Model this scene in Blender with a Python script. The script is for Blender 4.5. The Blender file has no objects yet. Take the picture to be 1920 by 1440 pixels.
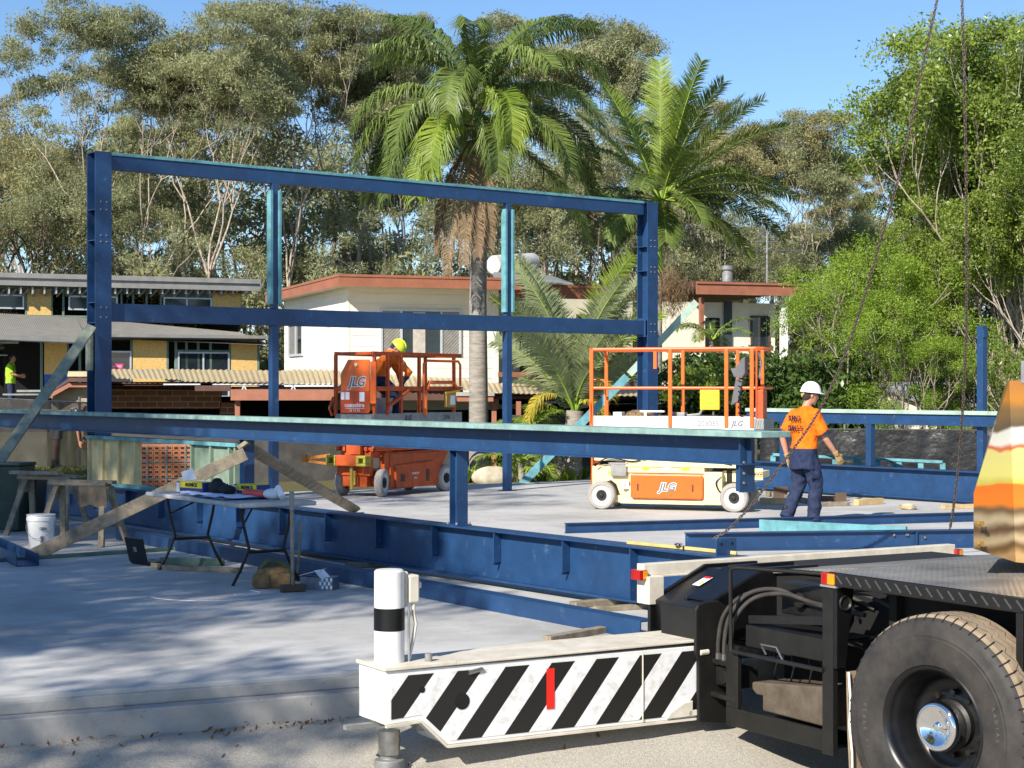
import bpy, math, random
import numpy as np
from mathutils import Vector, Matrix, noise
PI = math.pi
V = Vector
sc = bpy.context.scene
col = sc.collection

# ------------------------------------------------------------------ camera, sky, sun, exposure
F_PX, HOR, CAM_Z = 3250.0, 727.0, 1.75          # focal length in px of the 1920 px frame, horizon row, eye height
cam_d = bpy.data.cameras.new('camera'); cam = bpy.data.objects.new('camera', cam_d); col.objects.link(cam)
cam.location = (0, 0, CAM_Z); cam.rotation_euler = (math.radians(90), 0, 0)
cam_d.sensor_width = 36; cam_d.lens = 36*F_PX/1920; cam_d.shift_y = 7/1920
cam_d.clip_start = .1; cam_d.clip_end = 2000
sc.camera = cam
SUN_EL, SUN_AZ = math.radians(34), math.atan2(-.545, -.838)     # azimuth measured from +Y towards +X
sun_dir = V((math.sin(SUN_AZ)*math.cos(SUN_EL), math.cos(SUN_AZ)*math.cos(SUN_EL), math.sin(SUN_EL)))
w = bpy.data.worlds.new('World'); sc.world = w; w.use_nodes = True
nt = w.node_tree; nt.nodes.clear()
sky = nt.nodes.new('ShaderNodeTexSky'); sky.sky_type = 'NISHITA'; sky.sun_disc = False
sky.sun_elevation = SUN_EL; sky.sun_rotation = SUN_AZ
sky.air_density = .95; sky.dust_density = 0; sky.ozone_density = 6.0; sky.altitude = 0
bg = nt.nodes.new('ShaderNodeBackground'); bg.inputs[1].default_value = .09
ou = nt.nodes.new('ShaderNodeOutputWorld')
nt.links.new(sky.outputs[0], bg.inputs[0]); nt.links.new(bg.outputs[0], ou.inputs[0])
sd = bpy.data.lights.new('sun', 'SUN'); sd.energy = 4.6; sd.angle = math.radians(.5); sd.color = (1, .93, .82)
so = bpy.data.objects.new('sun', sd); col.objects.link(so)
so.rotation_euler = sun_dir.to_track_quat('Z', 'Y').to_euler(); so.location = (-20, -25, 20)
sc.view_settings.view_transform = 'Standard'; sc.view_settings.look = 'None'
sc.view_settings.exposure = .78; sc.view_settings.gamma = 1
sc.render.engine = 'CYCLES'; sc.cycles.max_bounces = 5; sc.cycles.transparent_max_bounces = 8

# ------------------------------------------------------------------ placing helpers
def P(px, py, D): return V(((px-960)/F_PX*D, D, CAM_Z-(py-HOR)/F_PX*D))       # photo pixel at depth D
def G(px, py, z=0.): return P(px, py, F_PX*(CAM_Z-z)/(py-HOR))                # photo pixel on the level z
WM = {}
def smooth_pts(cs, n=8):
    cs = [V(p) for p in cs]; sm = []
    for i in range(len(cs)-1):
        p0_, p1_, p2_, p3_ = cs[max(i-1, 0)], cs[i], cs[i+1], cs[min(i+2, len(cs)-1)]
        for k in range(n):
            t = k/n; sm.append(.5*((2*p1_)+(-p0_+p2_)*t+(2*p0_-5*p1_+4*p2_-p3_)*t*t+(-p0_+3*p1_-3*p2_+p3_)*t**3))
    return sm+[cs[-1]]
def thing(name, label, cat, loc=(0, 0, 0), rz=0, group=None):
    o = bpy.data.objects.new(name, None); col.objects.link(o); o.empty_display_size = .2
    o.location = loc; o.rotation_euler = (0, 0, rz); tag(o, label, cat, group)
    WM[o] = Matrix.Translation(V(loc)) @ Matrix.Rotation(rz, 4, 'Z'); return o
def tag(o, label=None, cat=None, group=None, kind=None):
    if label: o['label'] = label
    if cat: o['category'] = cat
    if group: o['group'] = group
    if kind: o['kind'] = kind
    return o
def finish(name, me, parent):
    o = bpy.data.objects.new(name, me); col.objects.link(o)
    if parent is not None: o.parent = parent; WM[o] = WM[parent]
    else:
        n = len(me.vertices); a = np.empty(n*3, 'f'); me.vertices.foreach_get('co', a); a = a.reshape(-1, 3)
        c = V(((a[:, 0].min()+a[:, 0].max())/2, (a[:, 1].min()+a[:, 1].max())/2, a[:, 2].min()))
        a -= np.array(c, 'f'); me.vertices.foreach_set('co', a.ravel()); o.location = c
        WM[o] = Matrix.Translation(c)
    return o
class MB:
    def __init__(s): s.v = []; s.f = []; s.m = []
    def add(s, vs, fs, mi=0):
        n = len(s.v); s.v += [V(q) for q in vs]; s.f += [[i+n for i in f] for f in fs]; s.m += [mi]*len(fs); return s
    def hexa(s, q, mi=0):
        return s.add(q, [(0, 3, 2, 1), (4, 5, 6, 7), (0, 1, 5, 4), (1, 2, 6, 5), (2, 3, 7, 6), (3, 0, 4, 7)], mi)
    def box(s, x0, x1, y0, y1, z0, z1, mi=0):
        return s.hexa([(x0, y0, z0), (x1, y0, z0), (x1, y1, z0), (x0, y1, z0), (x0, y0, z1), (x1, y0, z1), (x1, y1, z1), (x0, y1, z1)], mi)
    def bar(s, p0, p1, w, h, mi=0, up=(0, 0, 1), side=0, rise=0):
        p0, p1 = V(p0), V(p1); d = (p1-p0).normalized(); r = d.cross(V(up)).normalized(); u = r.cross(d)
        o = r*side+u*rise; a, b = r*w/2, u*h/2
        return s.hexa([p0+o-a-b, p0+o+a-b, p1+o+a-b, p1+o-a-b, p0+o-a+b, p0+o+a+b, p1+o+a+b, p1+o-a+b], mi)
    def ibeam(s, p0, p1, w, h, t=.014, up=(0, 0, 1), mi=0):
        s.bar(p0, p1, w, t, mi, up, 0, h/2-t/2); s.bar(p0, p1, w, t, mi, up, 0, -h/2+t/2)
        return s.bar(p0, p1, t*.8, h-2*t, mi, up)
    def tube(s, pts, r, n=8, mi=0, cap=True):
        pts = [V(p) for p in pts]; k = len(pts); rs = r if isinstance(r, (list, tuple)) else [r]*k
        base = len(s.v); prev = None
        for i, p in enumerate(pts):
            d = (pts[min(i+1, k-1)]-pts[max(i-1, 0)]).normalized()
            if prev is None: prev = d.orthogonal().normalized()
            a = (prev-d*prev.dot(d)).normalized(); prev = a; b = d.cross(a)
            for j in range(n):
                t = 2*PI*j/n; s.v.append(p+(a*math.cos(t)+b*math.sin(t))*rs[i])
        for i in range(k-1):
            for j in range(n):
                s.f.append([base+i*n+j, base+i*n+(j+1) % n, base+(i+1)*n+(j+1) % n, base+(i+1)*n+j]); s.m.append(mi)
        if cap:
            s.f.append([base+j for j in range(n)][::-1]); s.f.append([base+(k-1)*n+j for j in range(n)]); s.m += [mi, mi]
        return s
    def cyl(s, p0, p1, r, n=20, mi=0): return s.tube([p0, p1], r, n, mi)
    def loft(s, rings, n=16, mi=0, cap=True):          # rings: (centre, half x vector, half y vector)
        base = len(s.v)
        for c, a, b in rings:
            for j in range(n):
                t = 2*PI*j/n; s.v.append(V(c)+V(a)*math.cos(t)+V(b)*math.sin(t))
        for i in range(len(rings)-1):
            for j in range(n):
                s.f.append([base+i*n+j, base+i*n+(j+1) % n, base+(i+1)*n+(j+1) % n, base+(i+1)*n+j]); s.m.append(mi)
        if cap:
            s.f.append([base+j for j in range(n)][::-1]); s.f.append([base+(len(rings)-1)*n+j for j in range(n)]); s.m += [mi, mi]
        return s
    def lathe(s, prof, M=Matrix(), n=48, mi=0, mis=None):   # profile (r, h) round the local z axis
        base = len(s.v)
        for r, h in prof:
            for j in range(n):
                t = 2*PI*j/n; s.v.append(M @ V((r*math.cos(t), r*math.sin(t), h)))
        for i in range(len(prof)-1):
            for j in range(n):
                s.f.append([base+i*n+j, base+i*n+(j+1) % n, base+(i+1)*n+(j+1) % n, base+(i+1)*n+j])
                s.m.append(mis[i] if mis else mi)
        return s
    def prism(s, poly, fn, off, mi=0, mi_front=None):  # poly 2D -> fn 3D, extruded by off
        n = len(poly); a = [V(fn(*q)) for q in poly]; b = [q+V(off) for q in a]
        base = len(s.v); s.v += a+b
        s.f.append([base+i for i in range(n)]); s.m.append(mi if mi_front is None else mi_front)
        s.f.append([base+n+i for i in range(n)][::-1]); s.m.append(mi)
        for i in range(n):
            j = (i+1) % n; s.f.append([base+i, base+n+i, base+n+j, base+j]); s.m.append(mi)
        return s
    def build(s, name, mats, parent=None, world=False, smooth=False, bevel=0, ang=35):
        me = bpy.data.meshes.new(name)
        vs = s.v
        if world and parent is not None:
            inv = WM[parent].inverted(); vs = [inv @ q for q in vs]
        me.from_pydata([tuple(q) for q in vs], [], s.f)
        if not isinstance(mats, (list, tuple)): mats = [mats]
        for m in mats: me.materials.append(m)
        if len(mats) > 1: me.polygons.foreach_set('material_index', s.m)
        me.update()
        import bmesh
        bm = bmesh.new(); bm.from_mesh(me); bmesh.ops.recalc_face_normals(bm, faces=bm.faces); bm.to_mesh(me); bm.free()
        if smooth:
            me.polygons.foreach_set('use_smooth', [True]*len(me.polygons)); me.set_sharp_from_angle(angle=math.radians(ang))
        o = finish(name, me, parent)
        if bevel:
            b = o.modifiers.new('bevel', 'BEVEL'); b.width = bevel; b.segments = 2; b.limit_method = 'ANGLE'; b.angle_limit = math.radians(40)
        return o
def text(body, size, mat, parent, origin, xdir, ydir, name='lettering', bold=0., shear=0., align='CENTER', thick=.001, world=True, xs=1.):
    cu = bpy.data.curves.new('t', 'FONT'); cu.body = body; cu.size = size; cu.align_x = align; cu.align_y = 'CENTER'
    cu.offset = bold; cu.shear = shear; cu.extrude = thick; cu.resolution_u = 3
    t = bpy.data.objects.new('t', cu); col.objects.link(t); bpy.context.view_layer.update()
    me = bpy.data.meshes.new_from_object(t.evaluated_get(bpy.context.evaluated_depsgraph_get()))
    bpy.data.objects.remove(t); bpy.data.curves.remove(cu)
    x, y = V(xdir).normalized(), V(ydir).normalized(); z = x.cross(y)
    M = Matrix((x*xs, y, z)).transposed().to_4x4(); M.translation = V(origin)
    if world and parent is not None: M = WM[parent].inverted() @ M
    me.transform(M); me.name = name; me.materials.clear(); me.materials.append(mat)
    return finish(name, me, parent)

# ------------------------------------------------------------------ materials
def mat(name, c, rough=.6, metal=0., var=.12, scale=6., bump=0., bscale=60., spec=.5, coat=0., c2=None, stretch=(1, 1, 1), detail=4):
    m = bpy.data.materials.new(name); m.use_nodes = True; n = m.node_tree.nodes; l = m.node_tree.links
    b = n['Principled BSDF']; b.inputs['Roughness'].default_value = rough; b.inputs['Metallic'].default_value = metal
    b.inputs['Specular IOR Level'].default_value = spec; b.inputs['Coat Weight'].default_value = coat
    tc = n.new('ShaderNodeTexCoord'); mp = n.new('ShaderNodeMapping'); mp.inputs['Scale'].default_value = stretch
    l.new(tc.outputs['Object'], mp.inputs[0])
    ns = n.new('ShaderNodeTexNoise'); ns.inputs['Scale'].default_value = scale; ns.inputs['Detail'].default_value = detail; ns.inputs['Roughness'].default_value = .65
    l.new(mp.outputs[0], ns.inputs['Vector'])
    rp = n.new('ShaderNodeValToRGB'); rp.color_ramp.elements[0].position = .3; rp.color_ramp.elements[1].position = .7
    d = c2 if c2 else [q*(1-var*2) for q in c]
    rp.color_ramp.elements[0].color = (*d, 1); rp.color_ramp.elements[1].color = (*[min(1, q*(1+(0 if c2 else var))) for q in c], 1)
    l.new(ns.outputs['Fac'], rp.inputs[0]); l.new(rp.outputs[0], b.inputs['Base Color'])
    if bump:
        n2 = n.new('ShaderNodeTexNoise'); n2.inputs['Scale'].default_value = bscale; n2.inputs['Detail'].default_value = 3
        l.new(mp.outputs[0], n2.inputs['Vector'])
        bp = n.new('ShaderNodeBump'); bp.inputs['Strength'].default_value = bump; bp.inputs['Distance'].default_value = .02
        l.new(n2.outputs['Fac'], bp.inputs['Height']); l.new(bp.outputs[0], b.inputs['Normal'])
    return m
def mnodes(m): return m.node_tree.nodes, m.node_tree.links, m.node_tree.nodes['Principled BSDF']
def leafmat(name, ca, cb, trans=.3, rough=.5, clump=.35):
    m = bpy.data.materials.new(name); m.use_nodes = True; n = m.node_tree.nodes; l = m.node_tree.links
    b = n['Principled BSDF']; b.inputs['Roughness'].default_value = rough; b.inputs['Specular IOR Level'].default_value = .35
    g = n.new('ShaderNodeNewGeometry'); tc = n.new('ShaderNodeTexCoord')
    ns = n.new('ShaderNodeTexNoise'); ns.inputs['Scale'].default_value = clump; ns.inputs['Detail'].default_value = 2
    l.new(tc.outputs['Object'], ns.inputs['Vector'])
    ad = n.new('ShaderNodeMath'); ad.operation = 'MULTIPLY_ADD'; ad.inputs[1].default_value = .55
    l.new(g.outputs['Random Per Island'], ad.inputs[0])
    m2 = n.new('ShaderNodeMath'); m2.operation = 'MULTIPLY_ADD'; m2.inputs[1].default_value = 1.8; m2.inputs[2].default_value = -.65
    l.new(ns.outputs['Fac'], m2.inputs[0]); l.new(m2.outputs[0], ad.inputs[2])
    mx = n.new('ShaderNodeMix'); mx.data_type = 'RGBA'; mx.inputs[6].default_value = (*ca, 1); mx.inputs[7].default_value = (*cb, 1)
    mx.clamp_factor = True
    l.new(ad.outputs[0], mx.inputs[0]); l.new(mx.outputs[2], b.inputs['Base Color'])
    t = n.new('ShaderNodeBsdfTranslucent'); l.new(mx.outputs[2], t.inputs[0])
    ms = n.new('ShaderNodeMixShader'); ms.inputs[0].default_value = trans
    l.new(b.outputs[0], ms.inputs[1]); l.new(t.outputs[0], ms.inputs[2]); l.new(ms.outputs[0], n['Material Output'].inputs[0])
    return m
NAVY = mat('navy_steel', (.013, .055, .15), .48, 0, .12, 5, .06, 220, .5, 0.)
def wear(m, c, scale=13, lo=.60, hi=.70, amt=.6, stretch=(1, 1, 1)):
    n, l, b = m.node_tree.nodes, m.node_tree.links, m.node_tree.nodes['Principled BSDF']
    tc = n.new('ShaderNodeTexCoord'); mp = n.new('ShaderNodeMapping'); mp.inputs['Scale'].default_value = stretch; mp.inputs['Location'].default_value = (3.7, 1.3, 9.1)
    ns = n.new('ShaderNodeTexNoise'); ns.inputs['Scale'].default_value = scale; ns.inputs['Detail'].default_value = 9; ns.inputs['Roughness'].default_value = .7
    rp = n.new('ShaderNodeMapRange'); rp.inputs[1].default_value = lo; rp.inputs[2].default_value = hi; rp.inputs[4].default_value = amt
    mx = n.new('ShaderNodeMix'); mx.data_type = 'RGBA'; mx.inputs[7].default_value = (*c, 1)
    l.new(tc.outputs['Object'], mp.inputs[0]); l.new(mp.outputs[0], ns.inputs['Vector']); l.new(ns.outputs[0], rp.inputs[0]); l.new(rp.outputs[0], mx.inputs[0])
    l.new(b.inputs['Base Color'].links[0].from_socket, mx.inputs[6]); l.new(mx.outputs[2], b.inputs['Base Color'])
wear(NAVY, (.16, .22, .30), 9, .60, .72, .45); wear(NAVY, (.010, .030, .085), 1.6, .45, .7, .6)
TEAL = mat('teal_timber', (.13, .33, .37), .75, 0, .2, 5, .1, 60, .3, stretch=(1, 1, 1))
CAP = mat('cap_timber', (.24, .37, .34), .8, 0, .2, 5, .1, 60, .3)
CAP2 = mat('pale_green_timber', (.38, .50, .42), .8, 0, .15, 5, .1, 60, .3)
WOOD = mat('weathered_timber', (.30, .25, .18), .85, 0, .25, 9, .15, 80, .3)
WOODG = mat('grey_green_timber', (.26, .29, .23), .85, 0, .2, 9, .1, 80, .3)
WOODY = mat('fresh_timber', (.62, .44, .22), .8, 0, .15, 9, .1, 80, .3)
PLY = mat('pale_ply', (.55, .46, .24), .8, 0, .1, 6, 0, 60, .3)
PLYG = mat('green_ply', (.20, .27, .20), .8, 0, .12, 6, 0, 60, .3)
SLABM = mat('slab_concrete', (.54, .535, .515), .85, 0, .1, 1.1, .05, 120, .3, c2=(.43, .425, .41), detail=9)
wear(SLABM, (.30, .295, .28), .45, .46, .62, .7); wear(SLABM, (.22, .21, .20), 3.5, .60, .68, .5); wear(SLABM, (.25, .24, .22), 30, .66, .70, .5); wear(SLABM, (.66, .65, .62), 2.2, .60, .75, .5, (1, .35, 1))
FACEM = mat('raw_concrete', (.47, .45, .42), .9, 0, .12, 4, .18, 30, .2, c2=(.34, .325, .30), detail=8)
wear(FACEM, (.16, .14, .12), 16, .62, .68, .7)
WHITE = mat('white_paint', (.80, .79, .76), .35, 0, .04, 7, 0, 60, .5, .2)
wear(WHITE, (.45, .38, .28), 19, .63, .70, .6)
WHITED = mat('dusty_white_paint', (.72, .68, .58), .6, 0, .12, 7, 0, 60, .4, c2=(.52, .46, .36), detail=8)
BLACK = mat('black_paint', (.005, .005, .006), .35, 0, .3, 9, 0, 60, .5)
BLACKD = mat('dusty_black_paint', (.013, .012, .010), .5, 0, .2, 7, .05, 60, .45, c2=(.004, .004, .004), detail=8)
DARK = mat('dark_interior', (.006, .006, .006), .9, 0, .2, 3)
RUBBER = mat('tyre_rubber', (.055, .048, .042), .62, 0, .2, 7, .06, 90, .35, c2=(.016, .016, .017), detail=8)
TREAD = mat('dusty_tread', (.36, .28, .19), .9, 0, .12, 12, .2, 90, .2, c2=(.20, .155, .105), detail=8)
CHROME = mat('chrome', (.85, .86, .88), .06, 1., .02, 4)
STEELB = mat('bare_steel', (.42, .40, .37), .35, .9, .2, 12)
GREYST = mat('grey_steel', (.30, .30, .29), .55, .3, .15, 9)
ORANGE = mat('orange_paint', (.80, .13, .012), .4, 0, .06, 6, 0, 60, .5, .15)
wear(ORANGE, (.35, .12, .05), 24, .64, .70, .6)
ORANGED = mat('dirty_orange_paint', (.62, .10, .015), .5, 0, .15, 7, 0, 60, .4, c2=(.36, .06, .015), detail=8)
CREAM = mat('cream_paint', (.80, .68, .36), .45, 0, .05, 6, 0, 60, .5)
wear(ORANGED, (.16, .07, .04), 11, .58, .68, .6); wear(CREAM, (.42, .34, .20), 16, .60, .70, .6)
YELLOW = mat('yellow_plastic', (.85, .52, .02), .55, 0, .05, 5)
LIME = mat('lime_yellow', (.62, .72, .04), .35, 0, .06, 6, 0, 60, .5, .2)
RED = mat('red_decal', (.75, .02, .01), .5, 0, .04)
REDL = mat('red_lens', (.40, .015, .012), .12, 0, .1, 9, coat=.6)
AMBER = mat('amber_lens', (.75, .28, .01), .12, 0, .1, 9, coat=.6)
INK = mat('dark_lettering', (.02, .02, .025), .6, 0, .05)
INKG = mat('grey_lettering', (.14, .15, .18), .6, 0, .05)
PAPER = mat('paper', (.82, .83, .86), .8, 0, .03, 4)
BLUEC = mat('blue_card', (.02, .05, .2), .6, 0, .1)
YELC = mat('yellow_card', (.8, .65, .03), .6, 0, .05)
HIVIS = mat('hivis_orange', (.95, .17, .008), .8, 0, .1, 9, .3, 14, .2)
NAVYC = mat('navy_cloth', (.028, .04, .085), .9, 0, .25, 8, .35, 14, .2)
SKIN = mat('skin', (.50, .24, .15), .55, 0, .08, 12)
GLOVE = mat('glove_leather', (.42, .27, .10), .8, 0, .2, 25)
HAIR = mat('hair', (.03, .02, .015), .8, 0, .2)
FASC = mat('terracotta_fascia', (.34, .13, .075), .6, 0, .1, 3)
BROWN = mat('dark_brown_timber', (.10, .045, .03), .7, 0, .15, 4)
WALLW = mat('white_wall', (.74, .70, .60), .8, 0, .04, 3)
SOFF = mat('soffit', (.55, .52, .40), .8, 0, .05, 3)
GREYR = mat('grey_metal_roof', (.30, .29, .27), .55, .2, .1, 3)
SHEETB = mat('beige_sheet', (.52, .43, .27), .6, 0, .1, 3)
OSB = mat('osb_sheet', (.76, .50, .18), .8, 0, .14, 22, .1, 40, .2)
ALUM = mat('aluminium_frame', (.62, .66, .70), .4, .3, .05)
GLASS = mat('dark_glass', (.02, .028, .035), .06, 0, .2, 3, coat=.5)
CLOTH = mat('shade_cloth', (.085, .08, .075), .9, 0, .25, 4, .2, 8, .2, c2=(.05, .047, .045))
PLAST = mat('black_film', (.018, .018, .019), .38, 0, .2, 5, 1., 7, .5)
BARKP = mat('pale_bark', (.48, .43, .36), .85, 0, .2, 5, .2, 9, .2, c2=(.26, .19, .14))
BARKD = mat('grey_bark', (.17, .135, .105), .9, 0, .2, 5, .2, 9, .2)
PALMB = mat('palm_bark', (.38, .34, .30), .9, 0, .2, 5, .5, 9, .2, stretch=(.7, .7, 4), c2=(.20, .175, .15))
PSHAFT = mat('palm_shaft', (.12, .16, .03), .6, 0, .2, 4)
GREENP = mat('green_stem', (.28, .40, .05), .5, 0, .15, 3)
GUM = leafmat('gum_leaf', (.15, .17, .075), (.46, .47, .25), .45, .5)
GUMY = leafmat('gum_leaf_yellow', (.17, .17, .07), (.48, .44, .21), .40)
GUMF = leafmat('gum_leaf_far', (.14, .155, .07), (.40, .41, .21), .45, .6)
FICUS = leafmat('fig_leaf', (.05, .10, .015), (.38, .48, .09), .45, .35)
LIMEL = leafmat('lime_leaf', (.13, .24, .022), (.34, .46, .06), .42, .45)
DARKL = leafmat('dark_leaf', (.022, .050, .012), (.09, .15, .03), .2, .3)
FROND = leafmat('palm_leaf', (.065, .115, .028), (.25, .32, .08), .36, .35, .8)
FRONDY = leafmat('palm_leaf_bright', (.13, .22, .025), (.36, .44, .07), .4, .4, .8)
FRONDG = leafmat('palm_leaf_grey', (.18, .23, .11), (.44, .48, .26), .45, .45, .8)
FRONDD = leafmat('palm_leaf_dry', (.14, .085, .04), (.34, .24, .14), .2, .7, .8)
FRONDO = leafmat('palm_leaf_yellow', (.30, .24, .02), (.62, .48, .06), .35, .5, .8)
GRASS = leafmat('grass_blade', (.06, .10, .02), (.26, .26, .07), .3, .5, .8)
# ------------------------------------------------------------------ ground and slab
E0, E1 = V((-1.05, 10.67)), V((.904, .427)); EN = V((E1.y, -E1.x))      # slab front edge, outward normal (towards the camera)
def sst(a, b, x): t = max(0, min(1, (x-a)/(b-a))); return t*t*(3-2*t)
def gz(x, y):
    d = (V((x, y))-E0).dot(EN)
    z = -.25-.31*sst(.1, 1.6, d) if d > -2 else -.40
    far = sst(30.5, 33, y+ .3*x)
    z = z*(1-far) + far*(-.08+.40*sst(-5.3, -6.3, x)+.0*x)
    if x < -6: z = max(z, -.4+.75*sst(26.2, 27.6, y+.0*x)) if y > 26 else z
    z += sst(55, 110, y)*3.2
    if y > 110: z += (y-110)*.02
    return z + .02*noise.noise(V((x*1.7, y*1.7, 0)))+.006*noise.noise(V((x*9, y*9, 3)))
def axis(a, b, s, c, d, t):
    r = [a]; 
    while r[-1] < d-1e-6:
        q = r[-1]; r.append(q+(t if b <= q < c else s if (q > b-6 and q < c+6) else s*(1+abs(q-(b+c)/2)*.35)))
    return r
xs = axis(-150, -5, .8, 6, 150, .08); ys = axis(-40, 7.5, .8, 14, 215, .08)
b = MB(); b.v = [V((x, y, gz(x, y))) for y in ys for x in xs]; nx = len(xs)
b.f = [[j*nx+i, j*nx+i+1, (j+1)*nx+i+1, (j+1)*nx+i] for j in range(len(ys)-1) for i in range(nx-1)]; b.m = [0]*len(b.f)
GRAV = mat('crushed_gravel', (.60, .56, .48), .95, 0, .1, 60, .7, 160, .15, c2=(.36, .33, .28), detail=9)
n_, l_, bs_ = mnodes(GRAV)                      # grass and leaf litter away from the site
EARTH = mat('earth', (.16, .13, .07), .95)
g = b.build('ground', GRAV, smooth=True); g['kind'] = 'structure'
tcn = n_.new('ShaderNodeNewGeometry'); sp = n_.new('ShaderNodeSeparateXYZ'); l_.new(tcn.outputs['Position'], sp.inputs[0])
mr = n_.new('ShaderNodeMapRange'); mr.inputs[1].default_value = 25; mr.inputs[2].default_value = 28; l_.new(sp.outputs[1], mr.inputs[0])
mx = n_.new('ShaderNodeMix'); mx.data_type = 'RGBA'; mx.inputs[7].default_value = (.13, .12, .055, 1)
old = bs_.inputs['Base Color'].links[0].from_socket
l_.new(old, mx.inputs[6]); l_.new(mr.outputs[0], mx.inputs[0]); l_.new(mx.outputs[2], bs_.inputs['Base Color'])

poly = [(-14, 4.57), (-14, 21.4), (-9, 25.2), (-.87, 31.25), (2.13, 33.5), (6.2, 28), (14, 17.79)]
b = MB(); b.prism(poly, lambda x, y: (x, y, 0), (0, 0, -.10))
slab = b.build('slab', SLABM, bevel=.012); slab['kind'] = 'structure'
# broom streaks, stains and chalk dust in the slab colour
n_, l_, bs_ = mnodes(SLABM)
def off(p, d, z): q = p+EN*d; return (q.x, q.y, z)
a0, a1 = E0-E1*14, E0+E1*17
b = MB()
b.hexa([off(a0, -1.2, -.34), off(a0, .13, -.36), off(a1, .13, -.36), off(a1, -1.2, -.34), off(a0, -1.2, -.104), off(a0, .13, -.104), off(a1, .13, -.104), off(a1, -1.2, -.104)])
b.hexa([off(a0, -.3, -.104), off(a0, .012, -.104), off(a1, .012, -.104), off(a1, -.3, -.104), off(a0, -.3, -.03), off(a0, .012, -.03), off(a1, .012, -.03), off(a1, -.3, -.03)])
o = b.build('slab_footing', FACEM, bevel=.01); o['kind'] = 'structure'
# leaf litter along the foot of the slab
rg = np.random.default_rng(3)
def leaves(name, C, L, W, m, parent=None, rng=rg, droop=0., updir=None, world=True):
    """many small leaf faces: rhombi round the centres C"""
    N = len(C); a = rng.normal(size=(N, 3)); a[:, 2] -= droop; a /= np.linalg.norm(a, axis=1)[:, None]
    c = rng.normal(size=(N, 3)); c -= (c*a).sum(1)[:, None]*a; c /= np.linalg.norm(c, axis=1)[:, None]
    s = rng.uniform(.65, 1.25, (N, 1)); A = a*s*L; B = c*s*W
    v = np.stack([C-A, C+B, C+A, C-B], 1).reshape(-1, 3).astype('f')
    me = bpy.data.meshes.new(name); me.vertices.add(4*N); me.vertices.foreach_set('co', v.ravel())
    me.loops.add(4*N); me.loops.foreach_set('vertex_index', np.arange(4*N, dtype='i'))
    me.polygons.add(N); me.polygons.foreach_set('loop_start', np.arange(0, 4*N, 4, dtype='i'))
    try: me.polygons.foreach_set('loop_total', np.full(N, 4, dtype='i'))
    except Exception: pass
    me.materials.append(m); me.update(calc_edges=True)
    return finish(name, me, parent)
LITTER = leafmat('leaf_litter', (.10, .045, .02), (.28, .15, .07), .1, .8, 3)
C = []
for i in range(150):
    s = rg.uniform(-2.4, 1.6); d = .15+abs(rg.normal())*.06*(1 if rg.random() < .8 else 12)
    q = E0+E1*s+EN*d; C.append((q.x, q.y, gz(q.x, q.y)+.012))
o = leaves('leaf_litter', np.array(C), .022, .009, LITTER); tag(o, kind='stuff')

# ------------------------------------------------------------------ steelwork
A = V((.789, .615, 0)); B = V((-.595, .804, 0)); Z = V((0, 0, 1))
def on_line(org, d, px):                          # distance along a ground line where it meets photo column px
    k = (px-960)/F_PX; return (k*org.y-org.x)/(d.x-k*d.y)
# portal frame at the back
FO = V((-5.93, 24.9, 0)); FN = V((.615, -.789, 0))
fr = thing('portal_frame', 'tall blue steel portal frame with teal capped top rail standing across the slab', 'steel frame', FO)
def hcol(px, z1, w=.25, d=.27):
    t = on_line(FO, A, px); c = FO+A*t; b = MB()
    b.bar(c+FN*d/2, c+FN*d/2+Z*z1, w, .016, up=FN, rise=0) ; b.bar(c-FN*d/2, c-FN*d/2+Z*z1, w, .016, up=FN)
    b.bar(c+Z*.0, c+Z*(z1-.004), .012, d-.016, up=FN)
    for z in ([z1-.012, 4.30, 3.86, 2.97, 2.68, 1.1]):
        for sgn in (1, -1):
            b.bar(c+A*sgn*.008+Z*z, c+A*sgn*(w/2-.004)+Z*z, d-.02, .012)
    o = b.build('column', NAVY, fr, True)
    bo = MB()
    for z in (4.41, 4.30, 3.93, 3.84, 2.9, 2.76):
        for s in (-.045, .045):
            p = c+FN*(d/2+.008)+A*s+Z*z; bo.cyl(p, p+FN*.012, .011, 8)
    bo.build('bolt', GREYST, o, True)
    b2 = MB(); b2.bar(c+Z*.0, c+Z*.02, w+.12, d+.12, up=FN); b2.build('base_plate', NAVY, o, True)
    return t
tL = hcol(186, 5.13); tR = hcol(1214, 5.11)
p0, p1 = FO+A*(tL+.13), FO+A*(tR-.13)
b = MB(); b.bar(p0+Z*4.99, p1+Z*4.97, .10, .20); b.build('top_beam', NAVY, fr, True, bevel=.006)
b = MB(); b.bar(p0+A*.0+Z*5.118, p1+Z*5.098, .13, .045); b.build('timber_cap', TEAL, fr, True, bevel=.004)
b = MB(); b.bar(p0+Z*2.835, p1+Z*2.835, .12, .26)
for p in (p0, p1):
    s = 1 if p is p0 else -1
    b.bar(p+Z*2.835+FN*.0-A*s*.0, p+A*s*.014+Z*2.835, .20, .34)
b.build('middle_beam', NAVY, fr, True, bevel=.008)
for px, tw in ((513, 1), (951, 1)):
    c = FO+A*on_line(FO, A, px)
    b = MB(); b.bar(c+Z*.012, c+Z*2.70, .12, .12, up=FN); b.bar(c+Z*2.968, c+Z*4.89, .10, .10, up=FN)
    b.bar(c, c+Z*.012, .24, .24, up=FN); b.build('post', NAVY, fr, True, bevel=.006)
    for s in (-1, 1):
        b = MB(); q = c+A*s*.075+FN*.02; b.bar(q+Z*3.03, q+Z*4.78, .046, .12, up=FN); b.build('side_batten', TEAL, fr, True, bevel=.004)
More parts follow.
